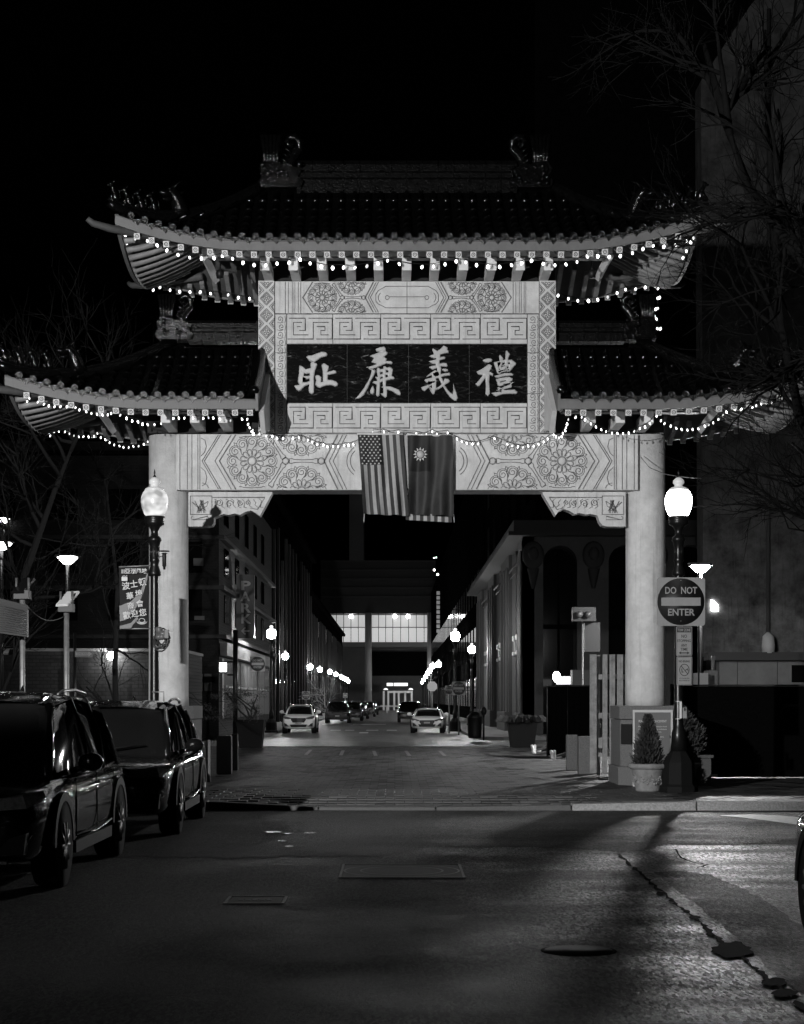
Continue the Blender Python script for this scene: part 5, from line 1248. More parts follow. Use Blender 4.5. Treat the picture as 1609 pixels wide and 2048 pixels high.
# ------------------------------------------------------------------ cars
def car(loc, rz, label, paint, L=4.7, Wd=1.9, H=1.7, suv=True, group=None, name='parked_car', cat='car', detail=2, roofrails=True, plate=True):
    t = thing(name, loc, label, cat, group); t.rotation_euler = (0, 0, rz)
    hw = Wd / 2; h2 = L / 2; belt = 0.98 if suv else 0.86; hood = belt + 0.02; zb = 0.24
    # lower body loft; y from front (-h2) to rear (+h2)
    st = [(-h2, .74, .42, .66), (-h2 + .06, .84, .30, .80), (-h2 + .25, .93, zb, .90), (-h2 + .7, .985, zb, .975), (-h2 + 1.25, 1.0, zb, 1.02), (-.2, 1.0, zb, 1.03), (h2 - 1.3, 1.0, zb, 1.045), (h2 - .5, .98, zb, 1.06), (h2 - .12, .92, .30, 1.03), (h2, .82, .42, .92)]
    vs = []; fs = []; prof = [(0, 1, 0), (.55, 1, 0), (.86, .975, 0), (.965, .90, 0), (1.0, .74, 0), (1.0, .40, 0), (.97, .10, 0), (.86, 0, 0), (0, 0, 0)]
    ring = [(-a, b) for a, b, _ in prof[::-1][:-1]] + [(a, b) for a, b, _ in prof]; ring = ring[:-1]
    n = len(ring)
    for y, k, z0, z1 in st:
        zt = z1 * belt / 1.03
        for a, b in ring: vs.append((a * hw * k, y, z0 + (zt - z0) * b + (0.03 * (1 - a * a) if b > .9 else 0)))
    for i in range(len(st) - 1):
        for k in range(n): fs.append((i * n + k, (i + 1) * n + k, (i + 1) * n + (k + 1) % n, i * n + (k + 1) % n))
    fs.append(tuple(range(n))); fs.append(tuple(range((len(st) - 1) * n + n - 1, (len(st) - 1) * n - 1, -1)))
    m = MB(); m.add(vs, fs, 0, True); o = part('body', m, paint, t, False); subsurf(o, 1 if detail < 2 else 2)
    # cabin
    ys = [-h2 + 1.05, -h2 + 1.85, -h2 + 2.3, h2 - 1.35 if suv else h2 - 1.7, h2 - .35 if suv else h2 - .75]
    zr = H - 0.02
    B = belt - .03
    bot = [(ys[0], hw * .86), (ys[4] + .1, hw * .86)]
    rf = [(ys[1], hw * .66, zr - .10), (ys[2], hw * .70, zr - .01), (0.35, hw * .71, zr), (ys[3], hw * .69, zr - .03), ((ys[3] + ys[4]) / 2 + (.2 if suv else -.1), hw * .64, zr - .12)]
    base = [(ys[0], hw * .80), (ys[0] + .55, hw * .88), (0.35, hw * .90), (ys[3], hw * .89), (ys[4], hw * .82)]
    vs = []; fs = []
    for (yb, xb), (yr, xr, zz_) in zip(base, rf):
        mid = 0.55
        for sx in (-1, 1):
            vs += [(sx * xb, yb, B), (sx * (xb + (xr - xb) * .5) * 1.02, yb + (yr - yb) * .5, B + (zz_ - B) * .52), (sx * xr, yr, zz_ - .03), (sx * xr * .8, yr, zz_)]
    for i in range(4):
        a, b = i * 8, (i + 1) * 8
        for o_ in (0, 4):
            for k in range(3): fs.append((a + o_ + k, b + o_ + k, b + o_ + k + 1, a + o_ + k + 1))
        fs.append((a + 3, b + 3, b + 7, a + 7))
    for a in (0, 32): fs += [(a, a + 1, a + 5, a + 4), (a + 1, a + 2, a + 6, a + 5), (a + 2, a + 3, a + 7, a + 6)]
    m = MB(); m.add(vs, fs, 0, True); o = part('windows', m, glass, t, False); subsurf(o, 2); o.scale = (1.03, 1, 1)
    # roof skin, pillars
    m = MB(); rv = []
    for yr, xr, zz_ in rf: rv += [(-xr * 1.04, yr, zz_ - .05), (-xr * .8, yr, zz_ + .022), (0, yr, zz_ + .038), (xr * .8, yr, zz_ + .022), (xr * 1.04, yr, zz_ - .05)]
    m.add(rv, [(i * 5 + k, i * 5 + k + 1, i * 5 + 6 + k, i * 5 + 5 + k) for i in range(4) for k in range(4)], 0, True); subsurf(part('roof', m, paint, t, False), 1)
    pil = []
    for sx in (-1, 1):
        for idx, r_ in ((0, .045), (4, .07)):
            (yb, xb), (yr, xr, zz_) = base[idx], rf[idx]
            m = MB(); m.tube([(sx * (xb + .01), yb, B), (sx * ((xb + xr) / 2 * 1.03), (yb + yr) / 2, B + (zz_ - B) * .53), (sx * xr * 1.01, yr, zz_ - .02)], r_, 7); part('pillar', m, paint, t, False)
        for yy, r_ in ((0.15, .035), (ys[3] - .15, .04)):
            m = MB(); m.tube([(sx * hw * .895, yy, B), (sx * hw * .83, yy + .02, B + (zr - B) * .52), (sx * hw * .70, yy + .04, zr - .05)], r_, 6); part('pillar', m, plastic if suv else paint, t, False)
        m = MB(); m.tube([(sx * hw * .90, ys[0] + .6, B + .0), (sx * hw * .915, .35, B + .005), (sx * hw * .90, ys[3], B + .01), (sx * hw * .84, ys[4], B + .03)], .012, 5); part('window_trim', m, chrome, t, False)
        if roofrails and suv:
            m = MB(); m.tube([(sx * hw * .68, ys[2] - .1, zr - .01), (sx * hw * .70, ys[2] + .05, zr + .025), (sx * hw * .71, .4, zr + .04), (sx * hw * .69, ys[3] - .0, zr + .01), (sx * hw * .67, ys[3] + .15, zr - .02)], .018, 6); part('roof_rail', m, mat('satin_rail', 0.12, 0.3, metal=0.8), t, False)
        # mirror
        m = MB(); m.ball((sx * (hw + .10), ys[0] + .62, belt + .10), .13, 12, 8, sx=.95, sy=.55, sz=.68); m.tube([(sx * hw * .9, ys[0] + .66, belt + .01), (sx * (hw + .06), ys[0] + .65, belt + .06)], .03, 6)
        part('mirror', m, paint, t, False)
        # wheels
        for wy in (-h2 + .92, h2 - .98):
            r_ = .36 if suv else .335
            tw = MB(); prof_ = [(r_ * .66, -.11), (r_ * .95, -.115), (r_, -.08), (r_, .08), (r_ * .95, .115), (r_ * .66, .11)]
            tw.lathe(prof_, (sx * (hw - .115), wy, r_), 28, axis='X'); w_ = part('tyre', tw, rubber, t, False)
            rm = MB(); cx_ = sx * (hw - .005)
            rm.lathe([(r_ * .66, -.02 * sx), (r_ * .62, 0.004 * sx), (r_ * .56, -.01 * sx), (r_ * .55, -.07 * sx)], (cx_, wy, r_), 24, axis='X')
            for k in range(5 if detail < 2 else 10):
                a = 2 * PI * k / (5 if detail < 2 else 10); rm.tube([(cx_ + .0, wy, r_), (cx_ + .004 * sx, wy + r_ * .6 * math.cos(a), r_ + r_ * .6 * math.sin(a))], [.035, .02], 5)
            part('rim', rm, alloy if detail > 1 else mat('alloy_dark', 0.08, 0.4, metal=.8), w_, False)
            ar = MB(); pts = []
            for k in range(13): a = PI * k / 12; pts.append((wy + (r_ + .10) * math.cos(a), r_ + .02 + (r_ + .10) * math.sin(a)))
            for k in range(12, -1, -1): a = PI * k / 12; pts.append((wy + (r_ + .02) * math.cos(a), r_ + .02 + (r_ + .02) * math.sin(a)))
            q = MB(); nn = 13; xi, xo = sx * (hw - .10), sx * (hw + .012); vv = []
            for k in range(nn): vv += [(xi, *pts[k]), (xo, *pts[k]), (xo, *pts[25 - k]), (xi, *pts[25 - k])]
            q.add(vv, [(4 * k + e, 4 * k + (e + 1) % 4, 4 * k + 4 + (e + 1) % 4, 4 * k + 4 + e) for k in range(12) for e in range(4)], 0, False)
            q.lathe([(r_ + .03, -.14), (r_ + .03, 0.0)], (sx * (hw - .0), wy, r_ + .02), 20, axis='X') if False else None
            part('wheel_arch', q, plastic, t, False)
            dk = MB(); dk.lathe([(r_ + .03, sx * .004), (r_ + .03, -.02 * sx)], (sx * (hw), wy, r_ + .01), 24, axis='X'); part('arch_liner', dk, mat('arch_black', 0.003, 0.9), t, False)
        # sill and door lines
        m = MB(); m.bb(sx * (hw - .02), sx * (hw + .008), -h2 + 1.45, h2 - 1.5, .25, .36); part('sill', m, plastic, t, False)
        if detail > 1:
            m = MB(); m.tube([(sx * (hw + .012), -h2 + 1.5, .40), (sx * (hw + .016), 0, .385), (sx * (hw + .012), h2 - 1.55, .43)], .012, 5); part('sill_trim', m, chrome, t, False)
            for yy in (0.02, 1.0):
                m = MB(); m.tube([(sx * (hw + .0), yy, belt - .13), (sx * (hw + .035), yy + .03, belt - .13), (sx * (hw + .035), yy + .17, belt - .125), (sx * (hw + .0), yy + .2, belt - .125)], .014, 6); part('door_handle', m, chrome if detail > 1 else paint, t, False)
            for yy in (-.95, .12, 1.12):
                m = MB(); m.tube([(sx * (hw + .0005), yy, .40), (sx * (hw + .002), yy, .7), (sx * hw * .985, yy + .03, belt - .03)], .005, 4); part('door_seam', m, mat('arch_black', 0.003), t, False)
    # front
    yf = -h2
    lens = mat('headlight_lens', 0.7, 0.15, metal=0.6, var=0.6, scale=30, spec=0.8) if detail > 1 else mat('headlight_lens_dark', 0.08, 0.15, spec=0.8)
    zl = belt - .22
    for sx in (-1, 1):
        m = MB(); pts = [(sx * hw * .42, yf + .015, zl + .02), (sx * hw * .60, yf + .02, zl + .065), (sx * hw * .80, yf + .13, zl + .095), (sx * hw * .93, yf + .36, zl + .12), (sx * hw * .95, yf + .38, zl + .06), (sx * hw * .84, yf + .12, zl - .02), (sx * hw * .62, yf + .0, zl - .03), (sx * hw * .44, yf - .005, zl - .015)]
        m.add(pts + [(p[0] * .98, p[1] + .06, p[2]) for p in pts], [tuple(range(8))] + [(i, i + 8, (i + 1) % 8 + 8, (i + 1) % 8) for i in range(8)]); part('headlight', m, lens, t, False)
        m = MB(); m.tube([(sx * hw * .44, yf + .0, zl + .03), (sx * hw * .80, yf + .11, zl + .105), (sx * hw * .94, yf + .35, zl + .13)], .008, 4); part('light_strip', m, chrome, t, False)
        m = MB(); m.prism([(sx * hw * .58, .36), (sx * hw * .84, .36), (sx * hw * .86, .54), (sx * hw * .72, .50)], yf - .01, yf + .12); part('air_intake', m, plastic, t, False)
        m = MB(); m.tube([(sx * hw * .60, yf - .012, .35), (sx * hw * .80, yf + .03, .37), (sx * hw * .88, yf + .12, .52)], .01, 4); part('intake_trim', m, chrome if detail > 1 else paint, t, False)
    gr = MB(); gr.prism([(-hw * .40, zl + .03), (-hw * .46, zl - .05), (-hw * .34, zl - .20), (hw * .34, zl - .20), (hw * .46, zl - .05), (hw * .40, zl + .03)], yf - .015, yf + .06); g_ = part('grille', gr, plastic, t, False)
    m = MB()
    for k in range(4): m.bb(-hw * .38, hw * .38, yf - .024, yf - .016, zl + .0 - k * .05, zl + .012 - k * .05)
    part('grille_bar', m, chrome if detail > 1 else mat('alloy_dark', 0.08), g_, False)
    m = MB(); m.prism([(-hw * .52, .46), (-hw * .44, .33), (hw * .44, .33), (hw * .52, .46)], yf - .03, yf + .06); part('lower_intake', m, plastic, t, False)
    m = MB(); m.bb(-hw * .7, hw * .7, yf - .035, yf + .02, .285, .31); part('bumper_lip', m, chrome if detail > 1 else paint, t, False)
    if plate:
        m = MB(); m.bb(-.155, .155, yf - .045, yf - .03, .50, .58); part('number_plate', m, signwhite, t, False)
    if detail > 1:
        for sx in (-1, .25):
            m = MB(); m.tube([(sx * hw * .55, ys[0] - .03, belt + .0), (sx * hw * .1, ys[0] + .02, belt + .05), (sx * hw * .1 + .45, ys[0] + .12, belt + .11)], .011, 5); part('wiper', m, plastic, t, False)
        m = MB(); m.tube([(0, ys[3] + .05, zr + .02), (0, ys[3] + .12, zr + .09)], [.03, .008], 6); part('aerial', m, paint, t, False)
    # rear
    for sx in (-1, 1):
        m = MB(); m.box((sx * hw * .66, h2 - .06, belt - .14), (hw * .12, .05, .06)); part('tail_light', m, mat('tail_lens', 0.03, 0.15), t, False)
    return t
car((-3.92, 14.0 + 2.45, 0), 0, 'near black SUV at the left edge, its headlight and bonnet towards us', carpaint, L=4.9, Wd=1.95, H=1.74, name='parked_suv', cat='SUV', group='black SUVs parked at the left')
car((-3.62, 19.9 + 2.35, 0), 0.012, 'second black SUV parked behind the near one, beside the left column', carpaint, L=4.7, Wd=1.86, H=1.66, name='parked_suv', cat='SUV', group='black SUVs parked at the left')
car((3.86, 10.3, 0), 0.0, 'dark car cut off by the right edge of the picture, only its corner showing', carpaint, L=4.7, Wd=1.92, H=1.5, suv=False)
car((XX(597, 84), 84 + 2.3, 0.004), 0, 'white SUV parked facing us at the left kerb of the street beyond', whitepaint, L=4.5, Wd=1.68, H=1.46, name='parked_suv', cat='SUV', detail=1)
car((XX(859, 85), 85 + 2.3, 0.004), -0.05, 'white saloon parked facing us at the right kerb of the street beyond', whitepaint, L=4.6, Wd=1.72, H=1.28, suv=False, detail=1)
dk = mat('dark_car_paint', 0.03, 0.2, coat=1.0); gy_ = mat('grey_car_paint', 0.18, 0.25, coat=0.8)
for px, d, p_, lb in ((675, 123, dk, 'dark SUV parked left, first behind the white SUV'), (703, 137, gy_, 'grey car in the left row, behind the dark SUV'), (717, 152, dk, 'third parked car along the left kerb beyond the white SUV'), (733, 172, gy_, 'fourth parked car along the left kerb, near the round column'), (741, 196, dk, 'farthest parked car along the left kerb'), (820, 128, dk, 'dark SUV parked right, just behind the white saloon'), (826, 150, dk, 'second dark car behind the white saloon')):
    car((XX(px, d), d + 2.3, 0.004), 0, lb, p_, L=4.7, Wd=1.85, H=1.6, name='parked_car', detail=1, group='cars parked down the street beyond the gate')

# ------------------------------------------------------------------ street furniture round the gate
def block(px0, px1, pyT, pyB, label, rz=0.0, m_=granite, lit=None):
    d = CH0 = (CH - 0.13) * F / (pyB - HY); a = P(px0, pyT, d); b = P(px1, pyT, d)
    w = b.x - a.x; h = a.z - 0.13
    t = thing('granite_bollard', ((a.x + b.x) / 2, d + w * .4, 0.13), label, 'bollard', 'square granite bollards'); t.rotation_euler = (0, 0, rz)
    m = MB(); m.box((0, 0, h / 2), (w / 2, w * .4, h / 2)); o = part('shaft', m, m_, t, False); bevel(o, 0.02)
    return t
block(1158, 1192, 1473, 1549, 'front granite bollard of the right pair, left of the wooden slats')
block(1134, 1156, 1470, 1541, 'rear granite bollard of the right pair, half hidden by the front one')
block(433, 463, 1472, 1549, 'broad granite bollard of the left pair, right of the black SUV', m_=granite_d)
block(463, 476, 1468, 1541, 'narrow granite bollard behind the broad left one', m_=granite_d)
block(412, 421, 1480, 1565, 'pale granite bollard peeping out right behind the black SUV')
# wooden slat screen
t = thing('slat_fence', P(1216, 1565, 34), 'pale rough wooden slat screen behind the right column', 'fence')
for x0, x1, yT, yB, dd in ((1180.5, 1194, 1309, 1546, 33.8), (1194.5, 1201, 1310, 1560, 34.1), (1206, 1215.5, 1309, 1545, 33.8), (1220, 1231, 1309, 1562, 33.8), (1235, 1247, 1309, 1412, 33.8), (1251, 1256, 1309, 1412, 33.8), (1264, 1276, 1309, 1412, 33.8)):
    m = MB(); a = P(x0, yT, dd); b = P(x1, yB, dd); m.bb(a.x, b.x, dd, dd + 0.045, max(b.z, 0.13), a.z); o = part('slat', m, wood, t); o.rotation_euler = (0, 0, 0)
for y0, y1 in ((1349, 1359), (1426, 1437), (1476, 1496), (1506, 1514)):
    m = MB(); a = P(1192, y0, 33.95); b = P(1290, y1, 33.95); m.bb(a.x, b.x, 33.92, 34.0, b.z, a.z); part('rail', m, wood, t)
# black screened fences
meshm = mat('black_screen_fabric', 0.003, 0.95, spec=0.0, var=0.3, scale=20)
def screen(x0, x1, y, ztop, label, d1=None):
    d1 = y if d1 is None else d1
    t = thing('screened_fence', ((x0 + x1) / 2, y, 0.13), label, 'fence')
    m = MB(); N = 24; vs = []
    for i in range(N + 1):
        u = i / N; w = 0.03 * math.sin(i * 1.9)
        vs += [(x0 + (x1 - x0) * u, y + (d1 - y) * u + w, 0.15), (x0 + (x1 - x0) * u, y + (d1 - y) * u + w * .3, ztop - 0.02)]
    m.add(vs, [(2 * i, 2 * i + 2, 2 * i + 3, 2 * i + 1) for i in range(N)], 0, True); part('fabric', m, meshm, t)
    n = max(2, int(abs(x1 - x0) / 2.4))
    for i in range(n + 1):
        u = i / n; m = MB(); m.tube([(x0 + (x1 - x0) * u, y + (d1 - y) * u + .06, 0.1), (x0 + (x1 - x0) * u, y + (d1 - y) * u + .06, ztop + 0.03)], 0.03, 7); part('post', m, plastic, t)
    m = MB(); m.tube([(x0, y + .05, ztop), (x1, d1 + .05, ztop)], 0.02, 6); part('top_rail', m, plastic, t)
screen(XX(1345, 33), 14.0, 33.0, ZZ(1371, 33), 'long black fabric-screened fence to the right of the gate')
screen(XX(1096, 46), XX(1182, 44), 46.0, ZZ(1372, 45), 'short black screened fence panel seen through the arch on the right', 44.0)
m = MB(); m.bb(XX(1392, 32.9), XX(1432, 32.9), 32.7, 32.8, ZZ(1552, 32.9), ZZ(1548, 32.9)); solo('pale_timber', m, mat('pale_timber', 0.3, 0.6), 'thin pale strip lying at the foot of the long black fence', 'timber')
# announcement board
t = thing('announcement_board', P(1306, 1600, 29.5), 'white-framed notice board leaning against the right pedestal', 'notice board')
dB = 29.75; wf = mat('white_frame', 0.50, 0.5)
def bar_(x0, x1, y0, y1, nm='frame_bar', m_=wf, dd=0.0, th=0.03):
    a = P(x0, y1, dB); b = P(x1, y0, dB); m = MB(); m.bb(a.x, b.x, dB - th - dd, dB - dd, a.z, b.z); return part(nm, m, m_, t)
bar_(1270.3, 1341.7, 1425.3, 1606, 'panel', mat('notice_grey', 0.13, 0.5, var=0.06), -0.01, 0.02)
bar_(1266, 1270, 1420, 1606); bar_(1342, 1346, 1420, 1606); bar_(1270, 1342, 1420, 1425)
yt = dB - 0.02
tw_ = mat('notice_lettering', 0.5, 0.5)
put_text('lettering', 'PUBLIC ANNOUNCEMENT', 0.055, P(1306, 1443, yt), tw_, t, bold=0.022, width=56 * yt / F)
for tx, px, py, w in (('Please refrain from purchasing food', 1306, 1453.5, 57), ('and goods that are sold by individuals', 1306, 1458.8, 57), ('at this business gate.', 1306, 1464, 36), ('For more business, news,', 1306, 1474, 46), ('look us up at the gate.', 1306, 1479, 36)):
    put_text('lettering', tx, 0.034, P(px, py, yt), tw_, t, bold=0.018, width=w * yt / F)
# planters and conifers
def needles(c, h, r0, n, seed, m_=None, cone=True):
    rq = random.Random(seed); m = MB()
    for i in range(n):
        u = rq.random() ** 0.8; z = h * u
        rad = r0 * ((1 - u) ** 0.85 + 0.03) * (0.75 + .30 * rq.random() + .16 * math.sin(i * .013 + u * 21)) if cone else r0 * math.sin(PI * min(u * .85 + .15, 1)) * (0.7 + .4 * rq.random())
        a = rq.uniform(0, 2 * PI); k = rq.uniform(.45, 1) ; p = Vector((c[0] + rad * k * math.cos(a), c[1] + rad * k * math.sin(a), c[2] + z))
        dr = Vector((math.cos(a), math.sin(a), rq.uniform(.5, 1.6))).normalized() * rq.uniform(.04, .085)
        sd = dr.cross(Vector((rq.uniform(-1, 1), rq.uniform(-1, 1), rq.uniform(-1, 1)))).normalized() * rq.uniform(.008, .018)
        m.add([p - sd, p + sd, p + dr + sd * .3, p + dr - sd * .3], [(0, 1, 2, 3)])
    return m
def pot(px, d, h, r, label, plant_h, plant_r, seed, cone=True, relief=True):
    x = XX(px, d)
    t = thing('planter_pot', (x, d, 0.13), label, 'planter')
    m = MB(); m.lathe([(r * .60, 0), (r * .63, .06 * h), (r * .62, .10 * h), (r * .66, .16 * h), (r * .80, .72 * h), (r * .84, .76 * h), (r * .84, .79 * h), (r * .90, .80 * h), (r * .99, .86 * h), (r, .93 * h), (r * .97, .98 * h), (r * .90, h), (r * .82, .97 * h)], (0, 0, 0), 40)
    part('bowl', m, mat('cast_stone', 0.20, 0.75, var=0.3, scale=10, bump=0.4), t, False)
    m = MB(); m.lathe([(r * .83, .93 * h), (0.01, .94 * h)], (0, 0, 0), 20); part('soil', m, mat('soil', 0.02, 0.9), t, False)
    if relief:
        m = MB(); rq = random.Random(seed)
        for k in range(46):
            a = 2 * PI * k / 46; z = h * (.40 + .13 * math.sin(k * 1.3)); rr_ = r * (.66 + .14 * (z / h - .16) / .56)
            m.ball((rr_ * math.cos(a), rr_ * math.sin(a), z), rq.uniform(.012, .026), 7, 4)
            for e in range(2):
                b = a + rq.uniform(-.06, .06); zz_ = z + rq.uniform(-.07, .07) * h * 1.5; rr2 = r * (.66 + .14 * (zz_ / h - .16) / .56); m.ball((rr2 * math.cos(b), rr2 * math.sin(b), zz_), rq.uniform(.008, .018), 6, 4)
        m.tube([(r * .745 * math.cos(2 * PI * k / 60), r * .745 * math.sin(2 * PI * k / 60), h * (.40 + .05 * math.sin(k * .9))) for k in range(61)], .008, 5)
        part('garland_relief', m, mat('cast_stone', 0.2), t, False)
    p = thing('conifer_shrub', (x, d, 0.13 + .9 * h), label.replace('pot', 'conifer').replace('holding', 'growing as').replace('planter', 'shrub') if False else {True: 'small cone-shaped conifer growing in the front planter before the notice board', False: 'loose bushy conifer behind the base of the right street lamp'}[cone], 'shrub')
    q = needles((x, d, .13 + .92 * h), plant_h, plant_r, 5200 if cone else 6500, seed, cone=cone)
    o = part('foliage', q, foliage, p); o['kind'] = 'stuff'
    m = MB(); m.tube([(x, d, .13 + .9 * h), (x, d, .13 + h + plant_h * .8)], [.02, .006], 6); part('trunk', m, bark, p)
pot(1297, 28.2, 0.47, 0.335, 'round cast-stone pot with garland relief standing before the notice board', 0.82, 0.29, 5)
pot(1362, 30.1, 0.42, 0.36, 'second round pot half hidden behind the right street lamp base', 1.02, 0.44, 6, cone=False, relief=False)
m = MB(); a = P(1395, 1560, 30); m.bb(a.x - .25, a.x + .25, 30, 30.5, .13, .62); m.bb(a.x - .30, a.x + .30, 29.95, 30.55, .63, .68); o = solo('granite_block', m, granite_d, 'low dark stone block right of the street lamp base', 'stone block')
# left tapered planter and right grassy planter beyond the plaza
def tapered(px0, px1, pyT, pyB, label, seed, kind):
    d = (CH - .13) * F / (pyB - HY); a = P(px0, pyT, d); b = P(px1, pyT, d); w = (b.x - a.x) / 2; h = a.z - .13; x = (a.x + b.x) / 2
    t = thing('tapered_planter', (x, d + w, .13), label, 'planter')
    m = MB(); k = .78
    m.add([(-w * k, -w * k, 0), (w * k, -w * k, 0), (w * k, w * k, 0), (-w * k, w * k, 0), (-w, -w, h), (w, -w, h), (w, w, h), (-w, w, h), (-w * .9, -w * .9, h), (w * .9, -w * .9, h), (w * .9, w * .9, h), (-w * .9, w * .9, h), (-w * .9, -w * .9, h * .9), (w * .9, -w * .9, h * .9), (w * .9, w * .9, h * .9), (-w * .9, w * .9, h * .9)],
          [(i, (i + 1) % 4, (i + 1) % 4 + 4, i + 4) for i in range(4)] + [(4 + i, 4 + (i + 1) % 4, 8 + (i + 1) % 4, 8 + i) for i in range(4)] + [(8 + i, 8 + (i + 1) % 4, 12 + (i + 1) % 4, 12 + i) for i in range(4)] + [(12, 13, 14, 15), (3, 2, 1, 0)])
    part('tub', m, mat('dark_tub', 0.008, 0.8, spec=0.1, var=0.2), t, False)
    p = thing('planter_plant', (x, d + w, .13 + h), {'yew': 'spreading dark low pine in the left planter beyond the plaza', 'grass': 'spiky grasses in the right planter beyond the plaza'}[kind], 'shrub')
    rq = random.Random(seed); m = MB()
    if kind == 'grass':
        for i in range(420):
            aa = rq.uniform(0, 2 * PI); q0 = Vector((x + rq.uniform(-w, w) * .8, d + w + rq.uniform(-w, w) * .8, .1 + h)); L_ = rq.uniform(.25, .6); o_ = Vector((math.cos(aa), math.sin(aa), 0))
            m.add([q0 - o_.cross(Vector((0, 0, 1))) * .015, q0 + o_.cross(Vector((0, 0, 1))) * .015, q0 + o_ * L_ * .6 + Vector((0, 0, L_ * .5)), q0 + o_ * L_ + Vector((0, 0, L_ * .15))], [(0, 1, 2), (0, 2, 3)])
        part('blades', m, foliage, p)['kind'] = 'stuff'
    else:
        for k in range(26):
            c = Vector((x + rq.uniform(-1.45, .6), d + w + rq.uniform(-.7, .7), .13 + h + rq.uniform(.05, 1.0))); s_ = rq.uniform(.15, .3)
            for i in range(130):
                v = Vector((rq.gauss(0, 1), rq.gauss(0, 1), rq.gauss(0, .5))) * s_ * .5; q0 = c + v; e1 = Vector((rq.uniform(-1, 1), rq.uniform(-1, 1), rq.uniform(-1, 1))) * .05; e2 = Vector((rq.uniform(-1, 1), rq.uniform(-1, 1), rq.uniform(-1, 1))) * .03
                m.add([q0, q0 + e1, q0 + e2], [(0, 1, 2)])
        part('foliage', m, foliage, p)['kind'] = 'stuff'
        m = MB()
        for k in range(6): m.tube([(x, d + w, .1 + h), (x + rq.uniform(-.8, .3), d + w, .4 + h), (x + rq.uniform(-1.3, .5), d + w + rq.uniform(-.4, .4), .6 + h + rq.uniform(0, .5))], [.04, .03, .012], 5)
        part('trunk', m, bark, p)
tapered(472, 528, 1440, 1496, 'dark tapered square planter left, beyond the plaza', 31, 'yew')
tapered(1018, 1076, 1446, 1496, 'dark tapered square planter right, in front of the arched building', 32, 'grass')
# ------------------------------------------------------------------ people resting by the screened fence
def sitter(x, y, z, label, seed, knee=0.0, shoes=0.5):
    p = thing('person', (x, y, z), label, 'person', 'people resting on the ground by the screened fence')
    verts = []; edges = []; rad = []
    def V(v, r): verts.append(v); rad.append(r); return len(verts) - 1
    pel = V((0, 0, .14), (.16, .15)); sp = V((.10, 0, .38), (.16, .15)); ch = V((.14, 0, .58), (.18, .15)); nk = V((.13, 0, .72), (.06, .06)); hd = V((.10, 0, .86), (.10, .11))
    edges += [(pel, sp), (sp, ch), (ch, nk), (nk, hd)]
    feet = []
    for s, k in ((-1, knee), (1, 0.06)):
        hp = V((-.10, s * .10, .12), (.10, .10)); kn = V((-.52, s * .13, .12 + k), (.068, .068)); an = V((-.95, s * .14, .09), (.045, .045))
        edges += [(pel, hp), (hp, kn), (kn, an)]; feet.append((-.97, s * .14))
        sh = V((.12, s * .19, .62), (.07, .07)); el = V((.0, s * .27, .38), (.048, .048)); wr = V((-.2, s * .16, .24), (.033, .033)); edges += [(ch, sh), (sh, el), (el, wr)]
        pm_ = V((-.26, s * .14, .23), (.035, .022)); edges.append((wr, pm_))
        for f in range(4):
            a = V((-.33, s * (.10 + .022 * f), .225 - .003 * f), (.011, .010)); b = V((-.37 - .01 * (f in (1, 2)), s * (.10 + .022 * f), .205), (.009, .009)); edges += [(pm_, a), (a, b)]
        th = V((-.29, s * .09, .235), (.012, .011)); edges.append((pm_, th))
    me = bpy.data.meshes.new('body'); me.from_pydata(verts, edges, []); me.materials.append(mat('dark_clothing', 0.012, 0.85))
    o = bpy.data.objects.new('body', me); COL.objects.link(o); o.parent = p
    sk = o.modifiers.new('skin', 'SKIN'); sk.use_smooth_shade = True
    for v, r in zip(me.skin_vertices[0].data, rad): v.radius = r
    me.skin_vertices[0].data[0].use_root = True
    subsurf(o, 2)
    for fx, fy in feet:
        m = MB(); m.tube([(fx + .02, fy, .05), (fx - .0, fy, .09), (fx - .03, fy, .20), (fx - .04, fy, .27)], [.042, .044, .038, .025], 10); m.box((fx + .045, fy, .155), (.012, .038, .12)); o = part('shoe', m, mat('pale_trainer', shoes, 0.6, var=0.2), p, False)
        m = MB(); m.tube([(fx + .05, fy, .10), (fx + .20, fy, .115)], [.045, .05], 8); part('sock', m, mat('grey_sock', .25, .9), p, False)
    m = MB(); m.ball((.12, 0, .89), .115, 12, 8); part('hair', m, mat('dark_hair', 0.01, 0.7), p, False)
    return p
s1 = sitter(XX(1112, 47) + .35, 47, .14, 'person in dark clothes sitting against the fence, pale trainers stretched towards the plaza', 1, .12, .55)
s2 = sitter(XX(1160, 42) + .30, 42, .14, 'person in dark clothes half hidden behind the granite bollards, one pale shoe showing', 2, .1, .4)
# ------------------------------------------------------------------ far street signs and signals
steel_post = steel
def post(x, y, z0, z1, r, parent, m_=steel, nm='post'):
    m = MB(); m.tube([(x, y, z0), (x, y, z1)], r, 8); return part(nm, m, m_, parent)
def sign_on_post(px, py, d, wpx, label, glow=None):
    t = dne(px, py, d, wpx, label, white=mat('far_sign_white', 0.6, 0.5), dark=mat('far_sign_dark', 0.13, 0.5)); x = XX(px, d)
    post(x, d + .05, .1, ZZ(py, d) + wpx * d / F * .5, .035, t)
sign_on_post(515.5, 1328, 66, 30, 'square sign with disc and bar on a post at the left corner beyond the gate')
sign_on_post(612.5, 1391, 118, 16, 'small disc-and-bar sign down the left pavement beside the thin lit tree')
sign_on_post(918, 1377, 76, 27, 'larger sign of the overlapping pair at the right corner beyond the gate')
sign_on_post(899, 1380, 80, 17, 'smaller sign of the overlapping pair, left and behind the larger one')
sign_on_post(691, 1391, 165, 9, 'tiny disc-and-bar sign far down the left pavement')
